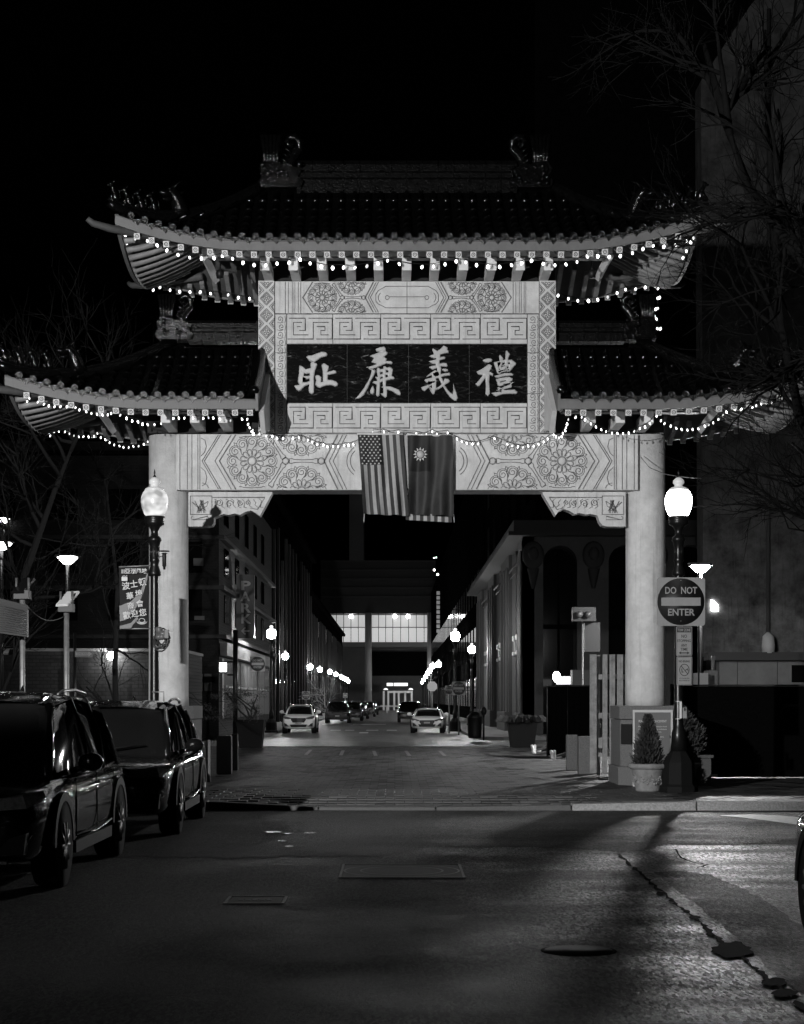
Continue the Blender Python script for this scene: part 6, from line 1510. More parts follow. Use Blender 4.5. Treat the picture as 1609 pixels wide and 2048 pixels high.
t = thing('octagonal_sign', P(865, 1373, 110), 'pale octagonal sign back seen on a post left of the far right lamps', 'traffic sign')
c = P(865, 1373, 110); r_ = 10.5 * 110 / F
m = MB(); m.prism([(c.x + r_ * math.cos(R(22.5 + 45 * k)), c.z + r_ * math.sin(R(22.5 + 45 * k))) for k in range(8)], 109.97, 110); part('panel', m, mat('bare_aluminium', 0.55, 0.5), t); post(c.x, 110.05, .1, c.z + r_, .04, t)
# pedestrian signal with glow, left
t = thing('pedestrian_signal', P(441, 1337, 62), 'lit pedestrian signal on a dark post at the left corner', 'signal')
x = XX(471, 62); post(x, 62, .1, ZZ(1260, 62), .09, t, black_iron)
c = P(444, 1335, 61.9); m = MB(); m.box(c, (.2, .16, .22)); part('housing', m, plastic, t)
m = MB(); m.box(c + Vector((.06, -.175, 0)), (.13, .01, .16)); part('lens', m, emit('signal_glow', 9), t)
m = MB(); m.tube([P(455, 1324, 62), P(472, 1324, 62)], .03, 5); m.tube([P(455, 1350, 62), P(472, 1350, 62)], .03, 5); part('bracket', m, black_iron, t)
# right traffic signal on thin bright post
t = thing('traffic_signal', P(1166, 1370, 48), 'dark traffic signal on a thin pale post in front of the arched building', 'signal')
post(XX(1166, 48), 48, .1, ZZ(1243, 48), .03, t, mat('pale_post', 0.09, 0.5))
m = MB(); m.box(P(1168, 1229, 47.9), (.33, .17, .20)); part('housing', m, plastic, t)
for dx in (-9, 9):
    m = MB(); c = P(1168 + dx, 1229, 47.7); m.lathe([(.09, 0), (.10, -.12), (.10, -.13)], tuple(c), 12, axis='Y'); part('visor', m, mat('visor_grey', 0.03, 0.5), t)
m = MB(); m.box(P(1184, 1275, 48.3), (.22, .2, .42)); part('signal_head', m, plastic, t)
# bright lit sign and lamp behind the fence
t = thing('wall_light', P(1114, 1354, 70), 'small bright lamp over a lit white board, right of the arch opening', 'lamp')
m = MB(); m.ball(tuple(P(1114, 1354, 70)), .16, 10, 8, sz=1.4); part('bulb', m, emit('small_lamp_glow', 25), t)
m = MB(); m.box(P(1114, 1345, 70.1), (.1, .08, .06)); part('cap', m, plastic, t)
m = MB(); m.bb(XX(1114, 71), XX(1146, 71), 71, 71.2, ZZ(1369, 71), ZZ(1353, 71)); solo('lit_board', m, emit('lit_board_glow', 0.9), 'bright white board just above the short black fence', 'board')
m = MB(); m.bb(XX(1146, 68), XX(1180, 68), 68, 68.8, 0.1, ZZ(1340, 68)); solo('utility_cabinet', m, mat('cabinet_grey', 0.10, 0.7), 'grey utility cabinet right of the bright white board', 'cabinet')
m = MB(); m.bb(XX(1395, 40), XX(1417, 40), 40, 40.5, 1.6, ZZ(1346, 40)); solo('pale_box', m, mat('pale_box', 0.30, 0.7), 'small pale box standing above the long black fence', 'box')
m = MB(); m.bb(XX(1417.5, 40.6), XX(1436, 40.6), 40.6, 41.2, 1.6, ZZ(1341, 40.6)); m.tube([P(1427, 1341, 40.9), P(1427, 1312, 40.9)], .05, 6); solo('vent_box', m, mat('vent_box', 0.12, 0.7), 'darker box with a pipe beside the small pale box', 'box')
# parking meter, bin, bikes rack hints at right corner
t = thing('parking_meter', P(968, 1480, 66), 'thin parking meter on the right corner pavement', 'parking meter'); post(XX(968, 66), 66, .1, 1.1, .035, t, plastic); m = MB(); m.ball((XX(968, 66), 66, 1.25), .12, 10, 8, sz=1.5); part('head', m, plastic, t)
t = thing('litter_bin', (XX(950, 68), 68, .14), 'short dark litter bin beside the right corner lamps', 'bin'); m = MB(); m.lathe([(.25, 0), (.28, .1), (.30, .8), (.33, .85), (.2, 1.0), (.08, 1.08)], (XX(950, 68), 68, .14), 14); part('drum', m, plastic, t)
def ballpost(px, py, d, label, bright=False):
    t = thing('globe_lamp', (XX(px, d), d, .1), label, 'lamp'); z = ZZ(py, d)
    post(XX(px, d), d, .1, z - .05, .05, t, black_iron)
    m = MB(); m.lathe([(.02, -.16), (.12, -.12), (.26, 0.02), (.22, .05)], (XX(px, d), d, z), 16); part('bowl', m, emit('saucer_glow_bright' if bright else 'saucer_glow', 3000 if bright else 14), t)
    m = MB(); m.lathe([(.34, .05), (.30, .09), (.05, .13)], (XX(px, d), d, z), 16); part('shade', m, plastic, t)
    return t
ballpost(135, 1117, 42, 'saucer-topped lamp above the left solar panel')
ballpost(3, 1089, 42, 'saucer lamp cut by the left edge of the picture')
ballpost(1402, 1135, 44, 'saucer lamp just above the right round-bar sign', True)
ballpost(8, 1039, 70, 'farther lamp glinting through branches at the left edge')
m = MB(); a = P(1378, 1127, 34); b = P(1418, 1127, 34); m.box((a + b) / 2, ((b.x - a.x) / 2, .12, .012)); m.tube([(a + b) / 2, (a + b) / 2 + Vector((0, 0, -2.6))], .02, 5); solo('solar_bar', m, mat('solar_bar', 0.25, 0.4), 'thin flat panel edge above the right saucer lamp', 'solar panel')
# solar-powered detector posts at left
def solar(px, py, pxp, d, label, bright, rz=0.0):
    t = thing('solar_post', (XX(pxp, d), d, 0), label, 'solar panel'); post(XX(pxp, d), d, 0, ZZ(py + 30, d), .045, t, steel)
    c = P(pxp, py + 20, d); m = MB(); m.box(c, (.12, .12, .07)); part('battery_box', m, mat('box_grey', 0.06, 0.6), t)
    for s in (-1, 1):
        m = MB(); m.tube([c + Vector((s * .1, 0, .05)), c + Vector((s * .1, 0, .28))], .022, 5); part('strut', m, mat('pale_post', 0.5), t)
    A_, B_, C_, D_ = [P(px + a, py + b_, d + e) for a, b_, e in ((-24, 15, -.15), (0, 14, -.15), (23, -12, .25), (-1, -11, .25))]
    nrm = (B_ - A_).cross(D_ - A_).normalized() * .02
    def slab_(k, m_, nm, grow):
        c_ = (A_ + B_ + C_ + D_) / 4; q = [c_ + (v - c_) * grow + nrm * k for v in (A_, B_, C_, D_)]; m = MB()
        m.add(q + [v + nrm * .8 for v in q], [(0, 1, 2, 3), (7, 6, 5, 4), (0, 4, 5, 1), (1, 5, 6, 2), (2, 6, 7, 3), (3, 7, 4, 0)]); part(nm, m, m_, t)
    slab_(.2, mat('solar_glass_painted_lit', 0.75, 0.3) if bright else mat('solar_glass', 0.01, 0.15), 'panel', 1.0); slab_(-.9, mat('solar_glass_painted_lit', 0.75, 0.3) if bright else mat('solar_glass', 0.01, 0.15), 'panel_back', 1.03)  # light on the bright panel is put into a pale glass colour
solar(136, 1196, 133, 28.5, 'brightly lit tilted solar panel on a post, left of the banner', True)
solar(47, 1170, 45, 27.5, 'dark tilted solar panel on a post above the grey message board', False)
m = MB(); A, B_ = P(47, 1205, 27.4), P(131, 1232, 28.5); m.tube([A.lerp(B_, i / 10) + Vector((0, 0, -.22 * math.sin(PI * i / 10) * .8)) for i in range(11)], .009, 5); solo('slack_cable', m, mat('wire', .1), 'pale cable sagging between the two solar posts', 'cable')
t = thing('message_board', P(20, 1240, 27.0), 'grey ribbed roadside board at the left edge, under the dark solar panel', 'board')
m = MB(); vs = [P(-60, 1190, 26.5), P(54, 1220, 27.2), P(54, 1274, 27.2), P(-60, 1258, 26.5)]; m.add(vs + [v + Vector((0, .12, 0)) for v in vs], [(3, 2, 1, 0), (4, 5, 6, 7), (0, 1, 5, 4), (2, 3, 7, 6), (1, 2, 6, 5), (0, 4, 7, 3)]); part('back_panel', m, mat('board_back', 0.10, 0.5), t)
for k in range(12):
    a = P(-60, 1197 + k * 5, 26.5).lerp(P(54, 1224 + k * 4.1, 27.2), 0.0); b = P(54, 1224 + k * 4.1, 27.2); m = MB(); m.tube([a + Vector((0, -.01, 0)), b + Vector((0, -.01, 0))], .009, 4); part('rib', m, mat('board_rib', 0.22, 0.4, metal=.5), t)
m = MB(); m.tube([P(-60, 1188, 26.5), P(55, 1217, 27.2)], .05, 4, smooth=False); part('top_channel', m, mat('board_channel', 0.12, 0.5), t)
# one-way signs
def oneway(px, py, d, w, label):
    t = thing('one_way_sign', P(px, py, d), label, 'traffic sign'); c = P(px, py, d); W_ = w * d / F; h = W_ * .34
    m = MB(); m.bb(c.x - W_ / 2, c.x + W_ / 2, d, d + .01, c.z - h / 2, c.z + h / 2); part('panel', m, signdark, t)
    m = MB(); k = h * .36; m.prism([(c.x - W_ * .46, c.z - k * .6), (c.x + W_ * .26, c.z - k * .6), (c.x + W_ * .26, c.z - k), (c.x + W_ * .46, c.z), (c.x + W_ * .26, c.z + k), (c.x + W_ * .26, c.z + k * .6), (c.x - W_ * .46, c.z + k * .6)], d - .006, d - .001); part('arrow', m, mat('oneway_grey', .14, .5), t)
    put_text('lettering', 'ONE WAY', h * .38, (c.x - W_ * .08, d - .009, c.z), signdark, t, bold=.02, width=W_ * .6)
    post(c.x - W_ * .52, d + .04, .1, c.z + .5, .035, t, black_iron)
oneway(13, 1304, 42, 32, 'one-way arrow sign at the left edge below the message board'); oneway(168, 1308, 40, 36, 'one-way arrow sign right of the second solar post, by the brick wall')
# ------------------------------------------------------------------ buildings
def building(name, label, loc=(0, 0, 0), cat='building'): return thing(name, loc, label, cat)
def brickmat(name, g, sx=1.0):
    m = mat(name, g, 0.8); n = m.node_tree.nodes; l = m.node_tree.links; b = n['Principled BSDF']
    tc = n.new('ShaderNodeTexCoord'); mp = n.new('ShaderNodeMapping'); mp.inputs['Rotation'].default_value = (R(90), 0, 0)
    br = n.new('ShaderNodeTexBrick'); br.inputs['Scale'].default_value = 2.2; br.inputs['Mortar Size'].default_value = .03
    br.inputs['Color1'].default_value = (g, g, g, 1); br.inputs['Color2'].default_value = (g * .6, g * .6, g * .6, 1); br.inputs['Mortar'].default_value = (g * .3,) * 3 + (1,)
    l.new(tc.outputs['Object'], mp.inputs[0]); l.new(mp.outputs[0], br.inputs['Vector']); l.new(br.outputs['Color'], b.inputs['Base Color'])
    bp = n.new('ShaderNodeBump'); bp.inputs['Distance'].default_value = .02; bp.invert = True; l.new(br.outputs['Fac'], bp.inputs['Height']); l.new(bp.outputs[0], b.inputs['Normal']); return m
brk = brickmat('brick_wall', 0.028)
# low brick building at left with its wall lamp
b = building('brick_building', 'low brick building at the left with a bright lamp on its wall', (-10.5, 52, 0))
m = MB(); m.bb(-40, XX(360, 52), 52, 58, 0, ZZ(1303, 52)); part('wall', m, brk, b)
m = MB(); m.bb(-40.1, XX(362, 52), 51.9, 58.1, ZZ(1303, 52), ZZ(1297, 52)); part('coping', m, mat('coping', .20, .7), b)
t = thing('wall_lamp', P(223, 1312, 51.7), 'bright wall lamp on the low brick building', 'lamp')
m = MB(); m.ball(tuple(P(223, 1312, 51.72)), .13, 12, 8, sx=1.1); part('globe', m, emit('wall_lamp_glow', 110), t); m = MB(); m.box(P(223, 1301, 51.8), (.12, .1, .05)); part('bracket', m, plastic, t)
# dark mid-rise far left with a few windows
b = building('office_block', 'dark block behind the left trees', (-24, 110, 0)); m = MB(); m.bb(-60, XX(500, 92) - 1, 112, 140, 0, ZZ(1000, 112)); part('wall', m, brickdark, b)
for k in range(7):
    m = MB(); x0 = -24 + k * 2.3; m.bb(x0, x0 + 1.2, 111.9, 112.0, 3.0 + 3.5, 3.0 + 5.2); part('window', m, darkwin, b)
# left corner shop building and its PARK sign
XL = -7.35; y0, y1 = 70.0, 100.0
b = building('corner_shop', 'dark corner building on the left with lit ribbed shop windows', (XL, y0, 0))
m = MB(); m.bb(-26, XL, y0, y1, 0.1, 12.5); part('wall', m, brickmat('shop_brick', .010), b)
ledge = mat('shop_ledge', .03, .7, var=.3, scale=3)
for z, o_ in ((4.25, .35), (6.3, .25), (8.4, .25), (11.9, .4)):
    m = MB(); m.bb(-26.1, XL + o_, y0 - o_, y1, z, z + .16); part('ledge', m, ledge if z < 5 else brickdark if z > 9 else ledge, b)
m = MB(); m.bb(XL + .02, XL + .32, y0 + .3, y1 - 4, 3.55, 4.1); part('shop_fascia', m, mat('shop_fascia', .14, .6), b)
for k in range(7):
    ya = y0 + 1.2 + k * 3.6
    f = MB(); f.bb(XL + .02, XL + .08, ya, ya + 3.1, .9, 3.45); w_ = part('window', f, emit('shop_window_glow', 0.12, .3), b)
    g = MB()
    for q in range(11): g.bb(XL + .09, XL + .15, ya + .05 + q * .29, ya + .11 + q * .29, .9, 3.45)
    g.bb(XL + .09, XL + .17, ya, ya + 3.1, 2.2, 2.3); part('mullion', g, mat('mullion_grey', .16, .5), w_)
for k in range(5):
    for z in (5.0, 7.0, 9.2):
        ya = y0 + 2 + k * 5; f = MB(); f.bb(XL + .01, XL + .06, ya, ya + 1.6, z, z + 1.2 if z < 9 else z + 1.6); part('window', f, darkwin, b)
for k in range(4):
    for z in (1.3, 5.0, 7.0, 9.2):
        xa = XL - 2.0 - k * 2.6; f = MB(); f.bb(xa, xa + 1.3, y0 - .05, y0 - .01, z, z + 1.3); part('window', f, darkwin, b)
for px, py, w, h in ((397, 1124, 20, 15), (399, 1236, 20, 8), (397, 1365, 18, 34), (416, 1365, 14, 34)):
    f = MB(); c = P(px, py, y0 - .1); f.box(c, (w * y0 / F / 2, .02, h * y0 / F / 2)); part('notice', f, mat('notice_faint', .10, .6), b)
t = thing('park_sign', P(491, 1215, 76), 'vertical dark PARK sign with a left arrow on the corner building', 'sign')
m = MB(); m.bb(XX(474, 76), XX(510, 76), 75.7, 76, ZZ(1277, 76), ZZ(1150, 76)); part('board', m, signdark, t)
pk = mat('park_letter', .34, .5)
for ch, py in (('P', 1172), ('A', 1194), ('R', 1217), ('K', 1239)): put_text('lettering', ch, .56, P(491, py, 75.65), pk, t, bold=.03, width=19 * 75.65 / F)
m = MB(); m.ribbon([(XX(499, 75.6), ZZ(1262, 75.6)), (XX(484, 75.6), ZZ(1262, 75.6))], .06, 75.65, .01); m.ribbon([(XX(491, 75.6), ZZ(1255, 75.6)), (XX(484, 75.6), ZZ(1262, 75.6)), (XX(491, 75.6), ZZ(1269, 75.6))], .06, 75.65, .014); part('arrow', m, pk, t)
# long left facades further down
for (ya, yb, xx, h, lb) in ((101, 170, -8.4, 16, 'tall plain building on the left, behind the first far lamps'), (171, 285, -8.9, 13, 'farthest building on the left side of the street beyond')):
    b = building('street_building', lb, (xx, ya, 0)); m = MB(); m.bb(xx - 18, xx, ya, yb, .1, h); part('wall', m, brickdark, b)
    k = ya + 1.5; i = 0
    while k < yb - 2:
        m = MB(); m.bb(xx, xx + .18, k, k + .55, .1, h - 2 - (2 if i % 5 == 0 else 0)); part('pilaster', m, mat('pilaster_grey', .015, .8), b)
        for z in (1.0, 5.0, 8.5):
            m = MB(); m.bb(xx + .01, xx + .06, k + .9, k + 2.9, z, z + 2.3); part('window', m, darkwin, b)
        k += 4.2; i += 1
    m = MB(); m.bb(xx, xx + .5, ya, yb, h - .4, h); part('cornice', m, brickdark, b)
t = thing('awning', (XX(572, 125), 125, 3), 'pale lit awning behind the far left lamps', 'awning'); m = MB(); m.add([P(551, 1316, 122), P(592, 1326, 150), P(592, 1340, 148), P(551, 1331, 121)], [(3, 2, 1, 0)]); part('canvas', m, mat('awning_canvas', .25, .8), t)
# building on the right with tall arches
XR = 5.75; y0 = 75.0
b = building('arched_building', 'stone building on the right beyond the gate with tall arched bays', (XR, y0, 0))
y0c = y0
m = MB(); 
# front face with arched openings: piers and spandrels
zc = 9.0
def archwall(m, x0, x1, y, zb, zt, openings, th=.8):
    xs_ = [x0] + [v for o_ in openings for v in (o_[0], o_[1])] + [x1]
    for i in range(0, len(xs_), 2): m.bb(xs_[i], xs_[i + 1], y, y + th, zb, zt)
    for a, b_, zs_ in openings:
        r_ = (b_ - a) / 2; c_ = (a + b_) / 2; n = 12
        pts = [(c_ + r_ * math.cos(PI * k / n), zs_ + r_ * math.sin(PI * k / n)) for k in range(n + 1)]
        for k in range(n):
            p, q = pts[k], pts[k + 1]; m.add([(p[0], y, p[1]), (q[0], y, q[1]), (q[0], y, zt), (p[0], y, zt), (p[0], y + th, p[1]), (q[0], y + th, q[1]), (q[0], y + th, zt), (p[0], y + th, zt)], [(0, 1, 2, 3), (0, 4, 5, 1), (4, 7, 6, 5)])
ops = [(XX(1087, y0), XX(1155, y0), ZZ(1125, y0)), (XX(1218, y0), XX(1290, y0), ZZ(1125, y0)), (XX(1350, y0), XX(1420, y0), ZZ(1125, y0))]
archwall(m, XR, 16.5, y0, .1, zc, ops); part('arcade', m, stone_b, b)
m = MB(); m.bb(XR + .6, 16.5, y0 + .8, y0 + 1.0, .1, zc); part('arch_glazing', m, darkwin, b)
for a, b_, zz_ in ops:
    for s_ in (-.0,):
        m = MB(); m.bb((a + b_) / 2 - .04, (a + b_) / 2 + .04, y0 + .6, y0 + .7, .1, zz_ + .6); m.bb(a, b_, y0 + .6, y0 + .69, 4.9, 5.1); part('window_bar', m, brickdark, b)
for px in (1067, 1188, 1315):
    m = MB(); c = P(px, 1110, y0 - .15)
    m.ball((c.x, c.y, c.z), .5, 14, 8, sy=.3, sz=1.25); m.ball((c.x, c.y - .15, c.z + .05), .24, 10, 6, sy=.4, sz=1.3); m.tube([(c.x, c.y, c.z - .6), (c.x, c.y + .05, c.z - 1.5)], [.28, .08], 8); part('medallion', m, mat('carved_stone_dark', .03, .8, bump=.6), b)
# side facade with piers and window bays
for i, (pa, pb) in enumerate(((1048, 1036), (1006, 985), (964, 959))):
    pass
bays = [(y0 + .0, 78.0), (84.5, 90.5), (97.5, 103.5), (111, 117)]
for ya, yb in bays:
    m = MB(); m.bb(XR, XR + .5, ya, yb, .1, zc); part('pier', m, mat('pier_stone', .04, .75, var=.25, scale=2), b)
    for q in range(3):
        yy = ya + .4 + q * (yb - ya - .9) / 2.5; m = MB(); m.bb(XR - .10, XR, yy, yy + .5, .9, zc - .6); part('pilaster', m, mat('pier_stone', .04), b)
    m = MB(); m.bb(XR - .22, XR, ya - .05, yb + .05, .1, 1.1); part('plinth', m, mat('pier_stone', .04), b)
for (ya, yb) in ((78.0, 84.5), (90.5, 97.5), (103.5, 111)):
    m = MB(); m.bb(XR + .35, XR + .5, ya, yb, .1, zc); w_ = part('window', m, darkwin, b)
    g = MB()
    for q in range(4): yy = ya + q * (yb - ya) / 3 - .06; g.bb(XR + .18, XR + .34, yy, yy + .16, .1, zc)
    part('mullion', g, mat('mullion_dark', .12, .5), w_)
    g = MB(); g.bb(XR + .22, XR + .33, ya, yb, 3.9, 4.9); part('spandrel_panel', g, mat('spandrel_grey', .12, .7), w_)
    for q in range(3):
        g = MB(); g.box((XR + .18, ya + (q + .5) * (yb - ya) / 3, 4.75), (.06, .5, .12)); part('carved_boss', g, mat('spandrel_light', .45, .6), w_)
        g = MB(); g.box((XR + .18, ya + (q + .5) * (yb - ya) / 3, 4.0), (.06, .5, .08)); part('carved_boss', g, mat('spandrel_light', .45), w_)
    g = MB(); g.tube([(XR + .02, ya, zc - .9), (XR + .02, yb, zc - .9)], .06, 5); g.tube([(XR + .1, ya, zc - 1.2), (XR + .1, yb, zc - 1.2)], .04, 5); part('head_moulding', g, mat('pier_stone', .04), w_)
m = MB(); m.bb(XR - .7, 16.6, y0 - .7, 117.5, zc, zc + .18); m.bb(XR - .45, 16.6, y0 - .45, 117.2, zc + .18, zc + .7); o = part('cornice', m, mat('cornice_stone', .03, .8, var=.2), b)
m = MB(); m.bb(XR + .6, 16.5, y0 + .9, 117, zc + .6, 34); part('upper_storeys', m, brickdark, b)
for k in range(6):
    for z in (11, 14.5, 18, 21.5):
        m = MB(); ya = y0 + 3 + k * 6.6; m.bb(XR + .52, XR + .59, ya, ya + 2.2, z, z + 2.2); part('window', m, darkwin, b)
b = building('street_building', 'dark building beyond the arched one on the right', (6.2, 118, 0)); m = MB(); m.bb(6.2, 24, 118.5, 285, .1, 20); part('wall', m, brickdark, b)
k = 121
while k < 280:
    for z in (1.2, 5, 9):
        m = MB(); m.bb(6.1, 6.19, k, k + 2.6, z, z + 2.2); part('window', m, darkwin, b)
    k += 5
# big building closing the street
D = 290.0
b = building('end_building', 'large building closing the far end of the street with a lit glazed storey', (XX(775, D), D, 0))
em_wall = mat('end_wall', .10, .8, var=.2, scale=.4)
m = MB(); m.bb(XX(640, D), XX(873, D), D + 3, D + 20, ZZ(1225, D), ZZ(1120, D)); part('upper_wall', m, mat('end_wall_upper', .04, .8, var=.15, scale=.2), b)
for k in range(5):
    m = MB(); m.bb(XX(640, D), XX(873, D), D + 2.7, D + 3, ZZ(1120 + k * 18, D), ZZ(1118 + k * 18, D)); part('band', m, mat('end_band', .05, .7), b)
m = MB(); m.bb(XX(640, D), XX(873, D), D + 10, D + 20, 0, ZZ(1283, D)); part('lower_wall', m, em_wall, b)
m = MB(); m.bb(XX(640, D), XX(873, D), D + 2, D + 10, ZZ(1293, D), ZZ(1283.5, D)); part('floor_edge', m, mat('floor_edge', .2, .7), b)
m = MB(); m.bb(XX(740, D), XX(873, D), D + 9.5, D + 9.9, ZZ(1350, D), ZZ(1300, D)); part('screen_wall', m, brickdark, b)
# the lit storey: back wall, blinds, panes, ceiling lights
m = MB(); m.bb(XX(640, D), XX(873, D), D + 9, D + 9.2, ZZ(1283, D), ZZ(1225, D)); part('lit_room_wall', m, emit('room_glow', 0.30, .6), b)
for px0, px1 in ((672, 731), (743, 786), (786, 818), (818, 865)):
    m = MB()
    for q in range(9): m.bb(XX(px0 + 1, D), XX(px1 - 1, D), D + 4, D + 4.05, ZZ(1281.5 - q * 3, D), ZZ(1279.6 - q * 3, D)); 
    part('blind', m, emit('blind_glow', .55, .7), b)
    m = MB(); n = max(2, int((px1 - px0) / 14))
    for q in range(n + 1): x = XX(px0 + (px1 - px0) * q / n, D); m.bb(x - .05, x + .05, D + 2.9, D + 3.1, ZZ(1283, D), ZZ(1225, D))
    m.bb(XX(px0, D), XX(px1, D), D + 2.88, D + 3.08, ZZ(1254, D), ZZ(1252.6, D)); w_ = part('window_frame', m, plastic, b)
for px in (703, 790, 817):
    m = MB(); m.ball(tuple(P(px, 1233, D + 5)), .38, 10, 6); part('ceiling_light', m, emit('ceiling_glow', 22), b)
for px in (737, 862):
    m = MB(); m.lathe([(.62, 0), (.6, ZZ(1225, D))], (XX(px, D), D + 1, 0), 20); part('column', m, mat('end_column', .4, .7), b)
m = MB(); m.bb(XX(774, D), XX(786, D), D + 1, D + 1.2, ZZ(1372, D), ZZ(1366, D)); m.bb(XX(788, D), XX(816, D), D + 1, D + 1.2, ZZ(1372, D), ZZ(1366, D)); part('lit_sign', m, emit('entrance_sign_glow', 1.1), b)
for px in (772, 822):
    m = MB(); m.lathe([(.4, 0), (.36, .15), (.1, .3)], tuple(P(px, 1380, D)), 14); part('canopy_lamp', m, emit('canopy_glow', 1.2), b)
for px in (768, 777, 789, 798, 811, 824):
    m = MB(); x = XX(px, D + 2); m.bb(x - .16, x + .16, D + 2, D + 2.2, 0, ZZ(1382, D + 2)); part('door_jamb', m, emit('door_glow', .14, .4), b)
m = MB(); m.bb(XX(775, D), XX(824, D), D + 2.3, D + 2.4, ZZ(1386, D), ZZ(1382, D)); part('door_head', m, emit('door_glow', .14, .4), b)
t = thing('road_barrier', (XX(772, 230), 230, 0), 'low white barrier across the far end of the street', 'barrier'); m = MB(); m.bb(XX(752, 230), XX(796, 230), 230, 230.2, ZZ(1414, 230), ZZ(1411, 230)); part('rail', m, mat('barrier_white', .6, .6), t)
for px in (753, 774, 795):
    m = MB(); x = XX(px, 230); m.bb(x - .1, x + .1, 229.9, 230.1, 0, ZZ(1411, 230)); part('post', m, mat('barrier_white', .6), t)
# pale tower far behind
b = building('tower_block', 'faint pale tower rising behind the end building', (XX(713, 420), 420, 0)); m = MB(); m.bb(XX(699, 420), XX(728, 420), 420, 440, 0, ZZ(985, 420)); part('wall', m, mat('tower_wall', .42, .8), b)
# slim lit window strip and lights up the right side
t = thing('lit_stairwell', P(876, 1230, 200), 'slim strip of lit stairwell windows above the far right lamps', 'window strip')
for k in range(9):
    m = MB(); m.bb(XX(873.5, 200), XX(880, 200), 199.5, 199.7, ZZ(1190 + k * 9.5, 200), ZZ(1183 + k * 9.5, 200)); part('pane', m, emit('stair_glow', .10 + .0, .4), t)
for px, py, q_ in ((869, 1140, 'upper bright dot'), (876, 1149, 'lower bright dot'), (873, 1115, 'right one of the two faint dots'), (869, 1116, 'left one of the two faint dots')):
    m = MB(); m.ball(tuple(P(px, py, 190)), .13 if py > 1130 else .07, 8, 6); solo('window_light', m, emit('small_far_glow', 6), 'small light high on the right far facade, ' + q_, 'light', 'small lights high on the far street')
# textured gable wall at right, and its ledge
rw = mat('rendered_wall', 0.075, 0.85, spec=0.1, var=0.75, scale=1.2, bump=0.8, bscale=6, streak=0.5)
b = building('gable_building', 'tall rendered wall with peeling patches at the right edge', (XX(1500, 60), 60, 0))
yb = 60
m = MB(); m.prism([(XX(1408, yb), ZZ(1312, yb)), (XX(1900, yb), ZZ(1312, yb)), (XX(1900, yb), ZZ(-200, yb)), (XX(1600, yb), ZZ(-110, yb)), (XX(1502, yb), ZZ(10, yb)), (XX(1403, yb), ZZ(160, yb))], yb, yb + 1.2); part('wall', m, rw, b)
m = MB(); m.tube([(XX(1537, yb - .1), yb - .12, ZZ(1300, yb)), (XX(1537, yb), yb - .12, ZZ(20, yb))], .07, 8); part('downpipe', m, mat('downpipe', .04, .6), b)
m = MB(); m.bb(XX(1408, yb), XX(1900, yb), yb - 1.0, yb, ZZ(1322, yb), ZZ(1306, yb)); part('ledge', m, mat('ledge_dark', .03, .8), b)
m = MB(); m.bb(XX(1440, yb - .5), XX(1900, yb - .5), yb - .5, yb + .2, 0.1, ZZ(1323, yb)); part('lower_wall', m, mat('lower_wall', .12, .8, var=.25, scale=1.5, bump=.3), b)
for px in (1475, 1555):
    m = MB(); m.bb(XX(px, yb - .5), XX(px + 1.2, yb - .5), yb - .52, yb - .49, 1, ZZ(1324, yb)); part('panel_joint', m, mat('joint', .03, .9), b)
m = MB(); m.bb(XX(1584, yb - .5), XX(1640, yb - .5), yb - .55, yb - .48, ZZ(1365, yb), ZZ(1331, yb)); part('window', m, darkwin, b)
put_text('lettering', 'UNIVERSAL', .13, P(1500, 1361, yb - .54), mat('faint_letters', .3, .6), b, width=.7) if False else None
m = MB(); m.lathe([(.22, 0), (.24, .25), (.2, .6), (.05, .75)], (XX(1540, yb - 1), yb - .8, ZZ(1308, yb)), 12); part('roof_vent', m, mat('vent_pale', .3, .6), b)
m = MB(); m.add([P(1423, 1200, yb - .05), P(1430, 1203, yb - .05), P(1437, 1211, yb - .05), P(1437, 1222, yb - .05), P(1424, 1222, yb - .05)], [(4, 3, 2, 1, 0)]); solo('lit_opening', m, emit('lit_opening_glow', 60), 'small bright opening in the rendered wall right of the round-bar sign', 'window')
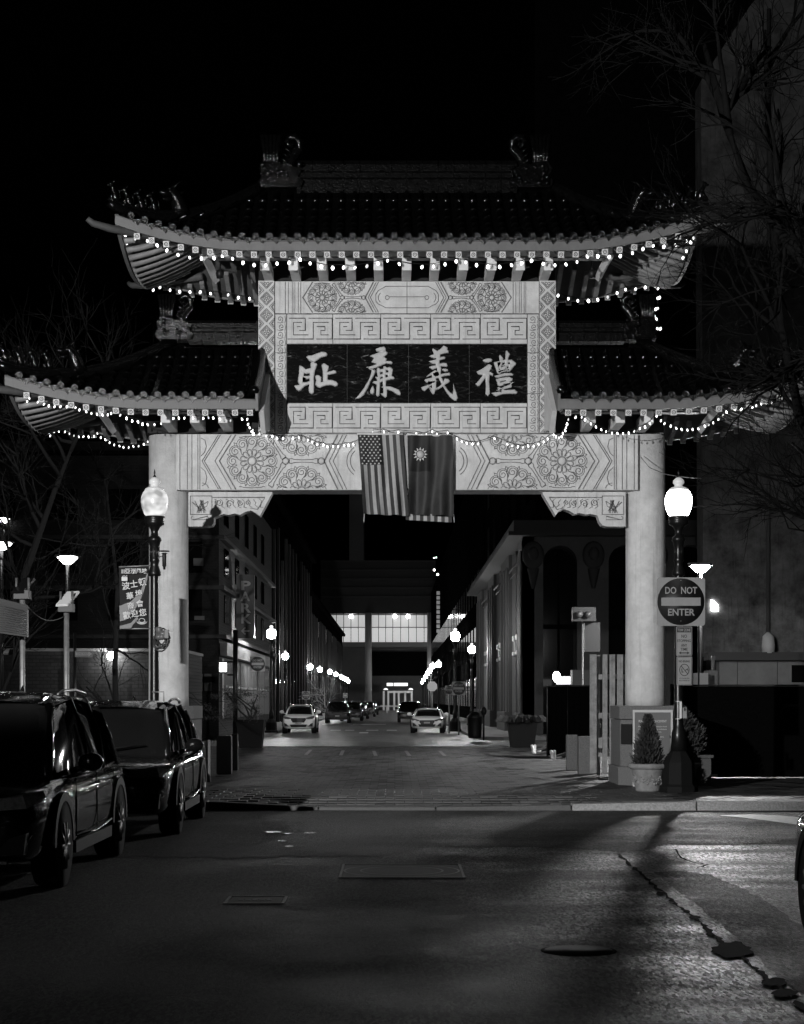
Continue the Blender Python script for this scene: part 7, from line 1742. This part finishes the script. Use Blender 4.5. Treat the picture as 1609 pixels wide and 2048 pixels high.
# hedge-like planting seen low on the right fence side: nothing more
# ------------------------------------------------------------------ bare trees
def bare_tree(label, root, trunk, seed, depth, nlimbs, L0, m_=bark, spread=.75, r0=.16, bias=Vector((0, 0, .1)), name='bare_tree'):
    rq = random.Random(seed); t = thing(name, root, label, 'tree')
    tr = MB(); pts = [Vector(p) for p in trunk]; n = len(pts)
    tr.tube(pts, [r0 * (1 - .75 * i / (n - 1)) for i in range(n)], 8); part('trunk', tr, m_, t)
    twigs = MB(); cnt = [0]
    def grow(p, d, L_, r_, lv, limbs=None):
        if cnt[0] > 5200: return
        cnt[0] += 1
        seg = 4; path = [p]; dd = d.copy()
        for i in range(seg):
            dd = (dd + Vector((rq.uniform(-1, 1), rq.uniform(-1, 1), rq.uniform(-.8, 1))) * .20 + bias * .12).normalized(); path.append(path[-1] + dd * L_ / seg)
        tgt = limbs if lv > 2 else twigs
        (tgt if tgt is not None else twigs).tube(path, [r_ * (1 - .5 * i / seg) for i in range(seg + 1)], 5 if lv > 2 else 3)
        if lv <= 0: return
        for k in range(rq.choice((3, 4, 4)) if lv > 1 else rq.choice((2, 3))):
            i = rq.randint(1, seg); ax = Vector((rq.uniform(-1, 1), rq.uniform(-1, 1), rq.uniform(-1, 1))).normalized()
            nd = (dd + ax * spread).normalized(); grow(path[i], nd, L_ * rq.uniform(.55, .8), max(r_ * .55, .0045), lv - 1, limbs)
    for k in range(nlimbs):
        i = rq.randint(max(1, n // 3), n - 1); u = rq.random(); p = pts[i - 1].lerp(pts[i], u); d = (pts[i] - pts[i - 1]).normalized()
        lm = MB()
        ax = Vector((rq.uniform(-1, .6), rq.uniform(-.6, .6), rq.uniform(-.5, 1))).normalized(); grow(p, (d * .5 + ax).normalized(), L0 * rq.uniform(.6, 1.1), r0 * .38, depth, lm)
        if lm.v: part('limb', lm, m_, t)
    o = part('twig', twigs, m_, t); o['kind'] = 'stuff'
    return t
treebark = mat('pale_bark', 0.006, .9, spec=0.05, var=.4, scale=12)
bare_tree('big bare tree whose branches cross the right side above the gate', (7.9, 24.5, 0), [(7.9, 24.5, 0), (7.8, 24.5, 3), (7.5, 24.6, 6), P(1609, 520, 25), P(1500, 380, 25), P(1450, 240, 25.2), P(1410, 90, 25.5)], 5, 4, 13, 1.9, treebark, r0=.17)
bare_tree('second bare tree leaning in at the right edge, its twigs over the roof tip', (8.2, 27.5, 0), [(8.2, 27.5, 0), (8.0, 27.5, 3.5), P(1600, 830, 27.5), P(1560, 640, 27.3), P(1540, 300, 27), P(1530, 60, 27)], 8, 4, 12, 1.7, treebark, r0=.12)
bare_tree('bare tree with dim twigs at the far left behind the solar panels', (-9.6, 40, 0), [(-9.6, 40, 0), (-9.5, 40, 3), P(60, 1120, 40), P(110, 980, 40), P(150, 880, 40)], 12, 4, 13, 2.4, mat('left_bark', .022, .9, spec=0.05), r0=.14)
bare_tree('smaller bare tree left of the banner above the brick building', (XX(235, 44), 44, 0), [(XX(235, 44), 44, 0), (XX(230, 44), 44, 2.5), P(235, 1180, 44), P(225, 1080, 44), P(215, 1000, 44)], 21, 3, 10, 1.8, mat('left_bark', .022), r0=.09)
bare_tree('thin young street tree, its light put into pale bark, beside the far left lamps', (XX(650, 125), 125, .1), [(XX(652, 125), 125, .1), (XX(650, 125), 125, 1.5), (XX(648, 125), 125, 3.4)], 33, 3, 9, 1.0, mat('bark_painted_lit', .5, .7), r0=.05)  # light on trunk and twigs is painted in by the pale bark colour
# glints among the left trees
rq = random.Random(77)
for k in range(8):
    m = MB(); m.ball(tuple(P(rq.uniform(150, 238), rq.uniform(1205, 1262), 88)), rq.uniform(.02, .05), 6, 4, sx=rq.uniform(1, 4)); solo('distant_light', m, emit('distant_dim', 1.0), 'tiny distant window light between the left solar panel and the banner', 'light', 'tiny distant lights behind the left trees')
# ------------------------------------------------------------------ the floodlight that lights the gate (stands left of the road, outside the picture)
fl = thing('floodlight', (-8.2, 5.0, 0), 'floodlight on a tall mast beside the road, aimed at the gate', 'floodlight')
m = MB(); m.tube([(-8.2, 5.0, 0), (-8.2, 5.0, 5.85)], .05, 8); part('mast', m, steel, fl)
m = MB(); m.box((-8.2, 4.9, 6.0), (.22, .12, .16)); part('housing', m, plastic, fl)
ld = bpy.data.lights.new('flood', 'SPOT'); ld.energy = FLOOD_W; ld.spot_size = R(48); ld.spot_blend = .30; ld.shadow_soft_size = .12
lo = bpy.data.objects.new('flood', ld); COL.objects.link(lo); lo.location = (-8.2, 5.12, 6.0)
tgt = Vector((.3, 31, 6.4)); lo.rotation_euler = (tgt - lo.location).to_track_quat('-Z', 'Y').to_euler()
lo.parent = fl; lo.matrix_parent_inverse = inv(fl)
print('objects', len(S.objects))
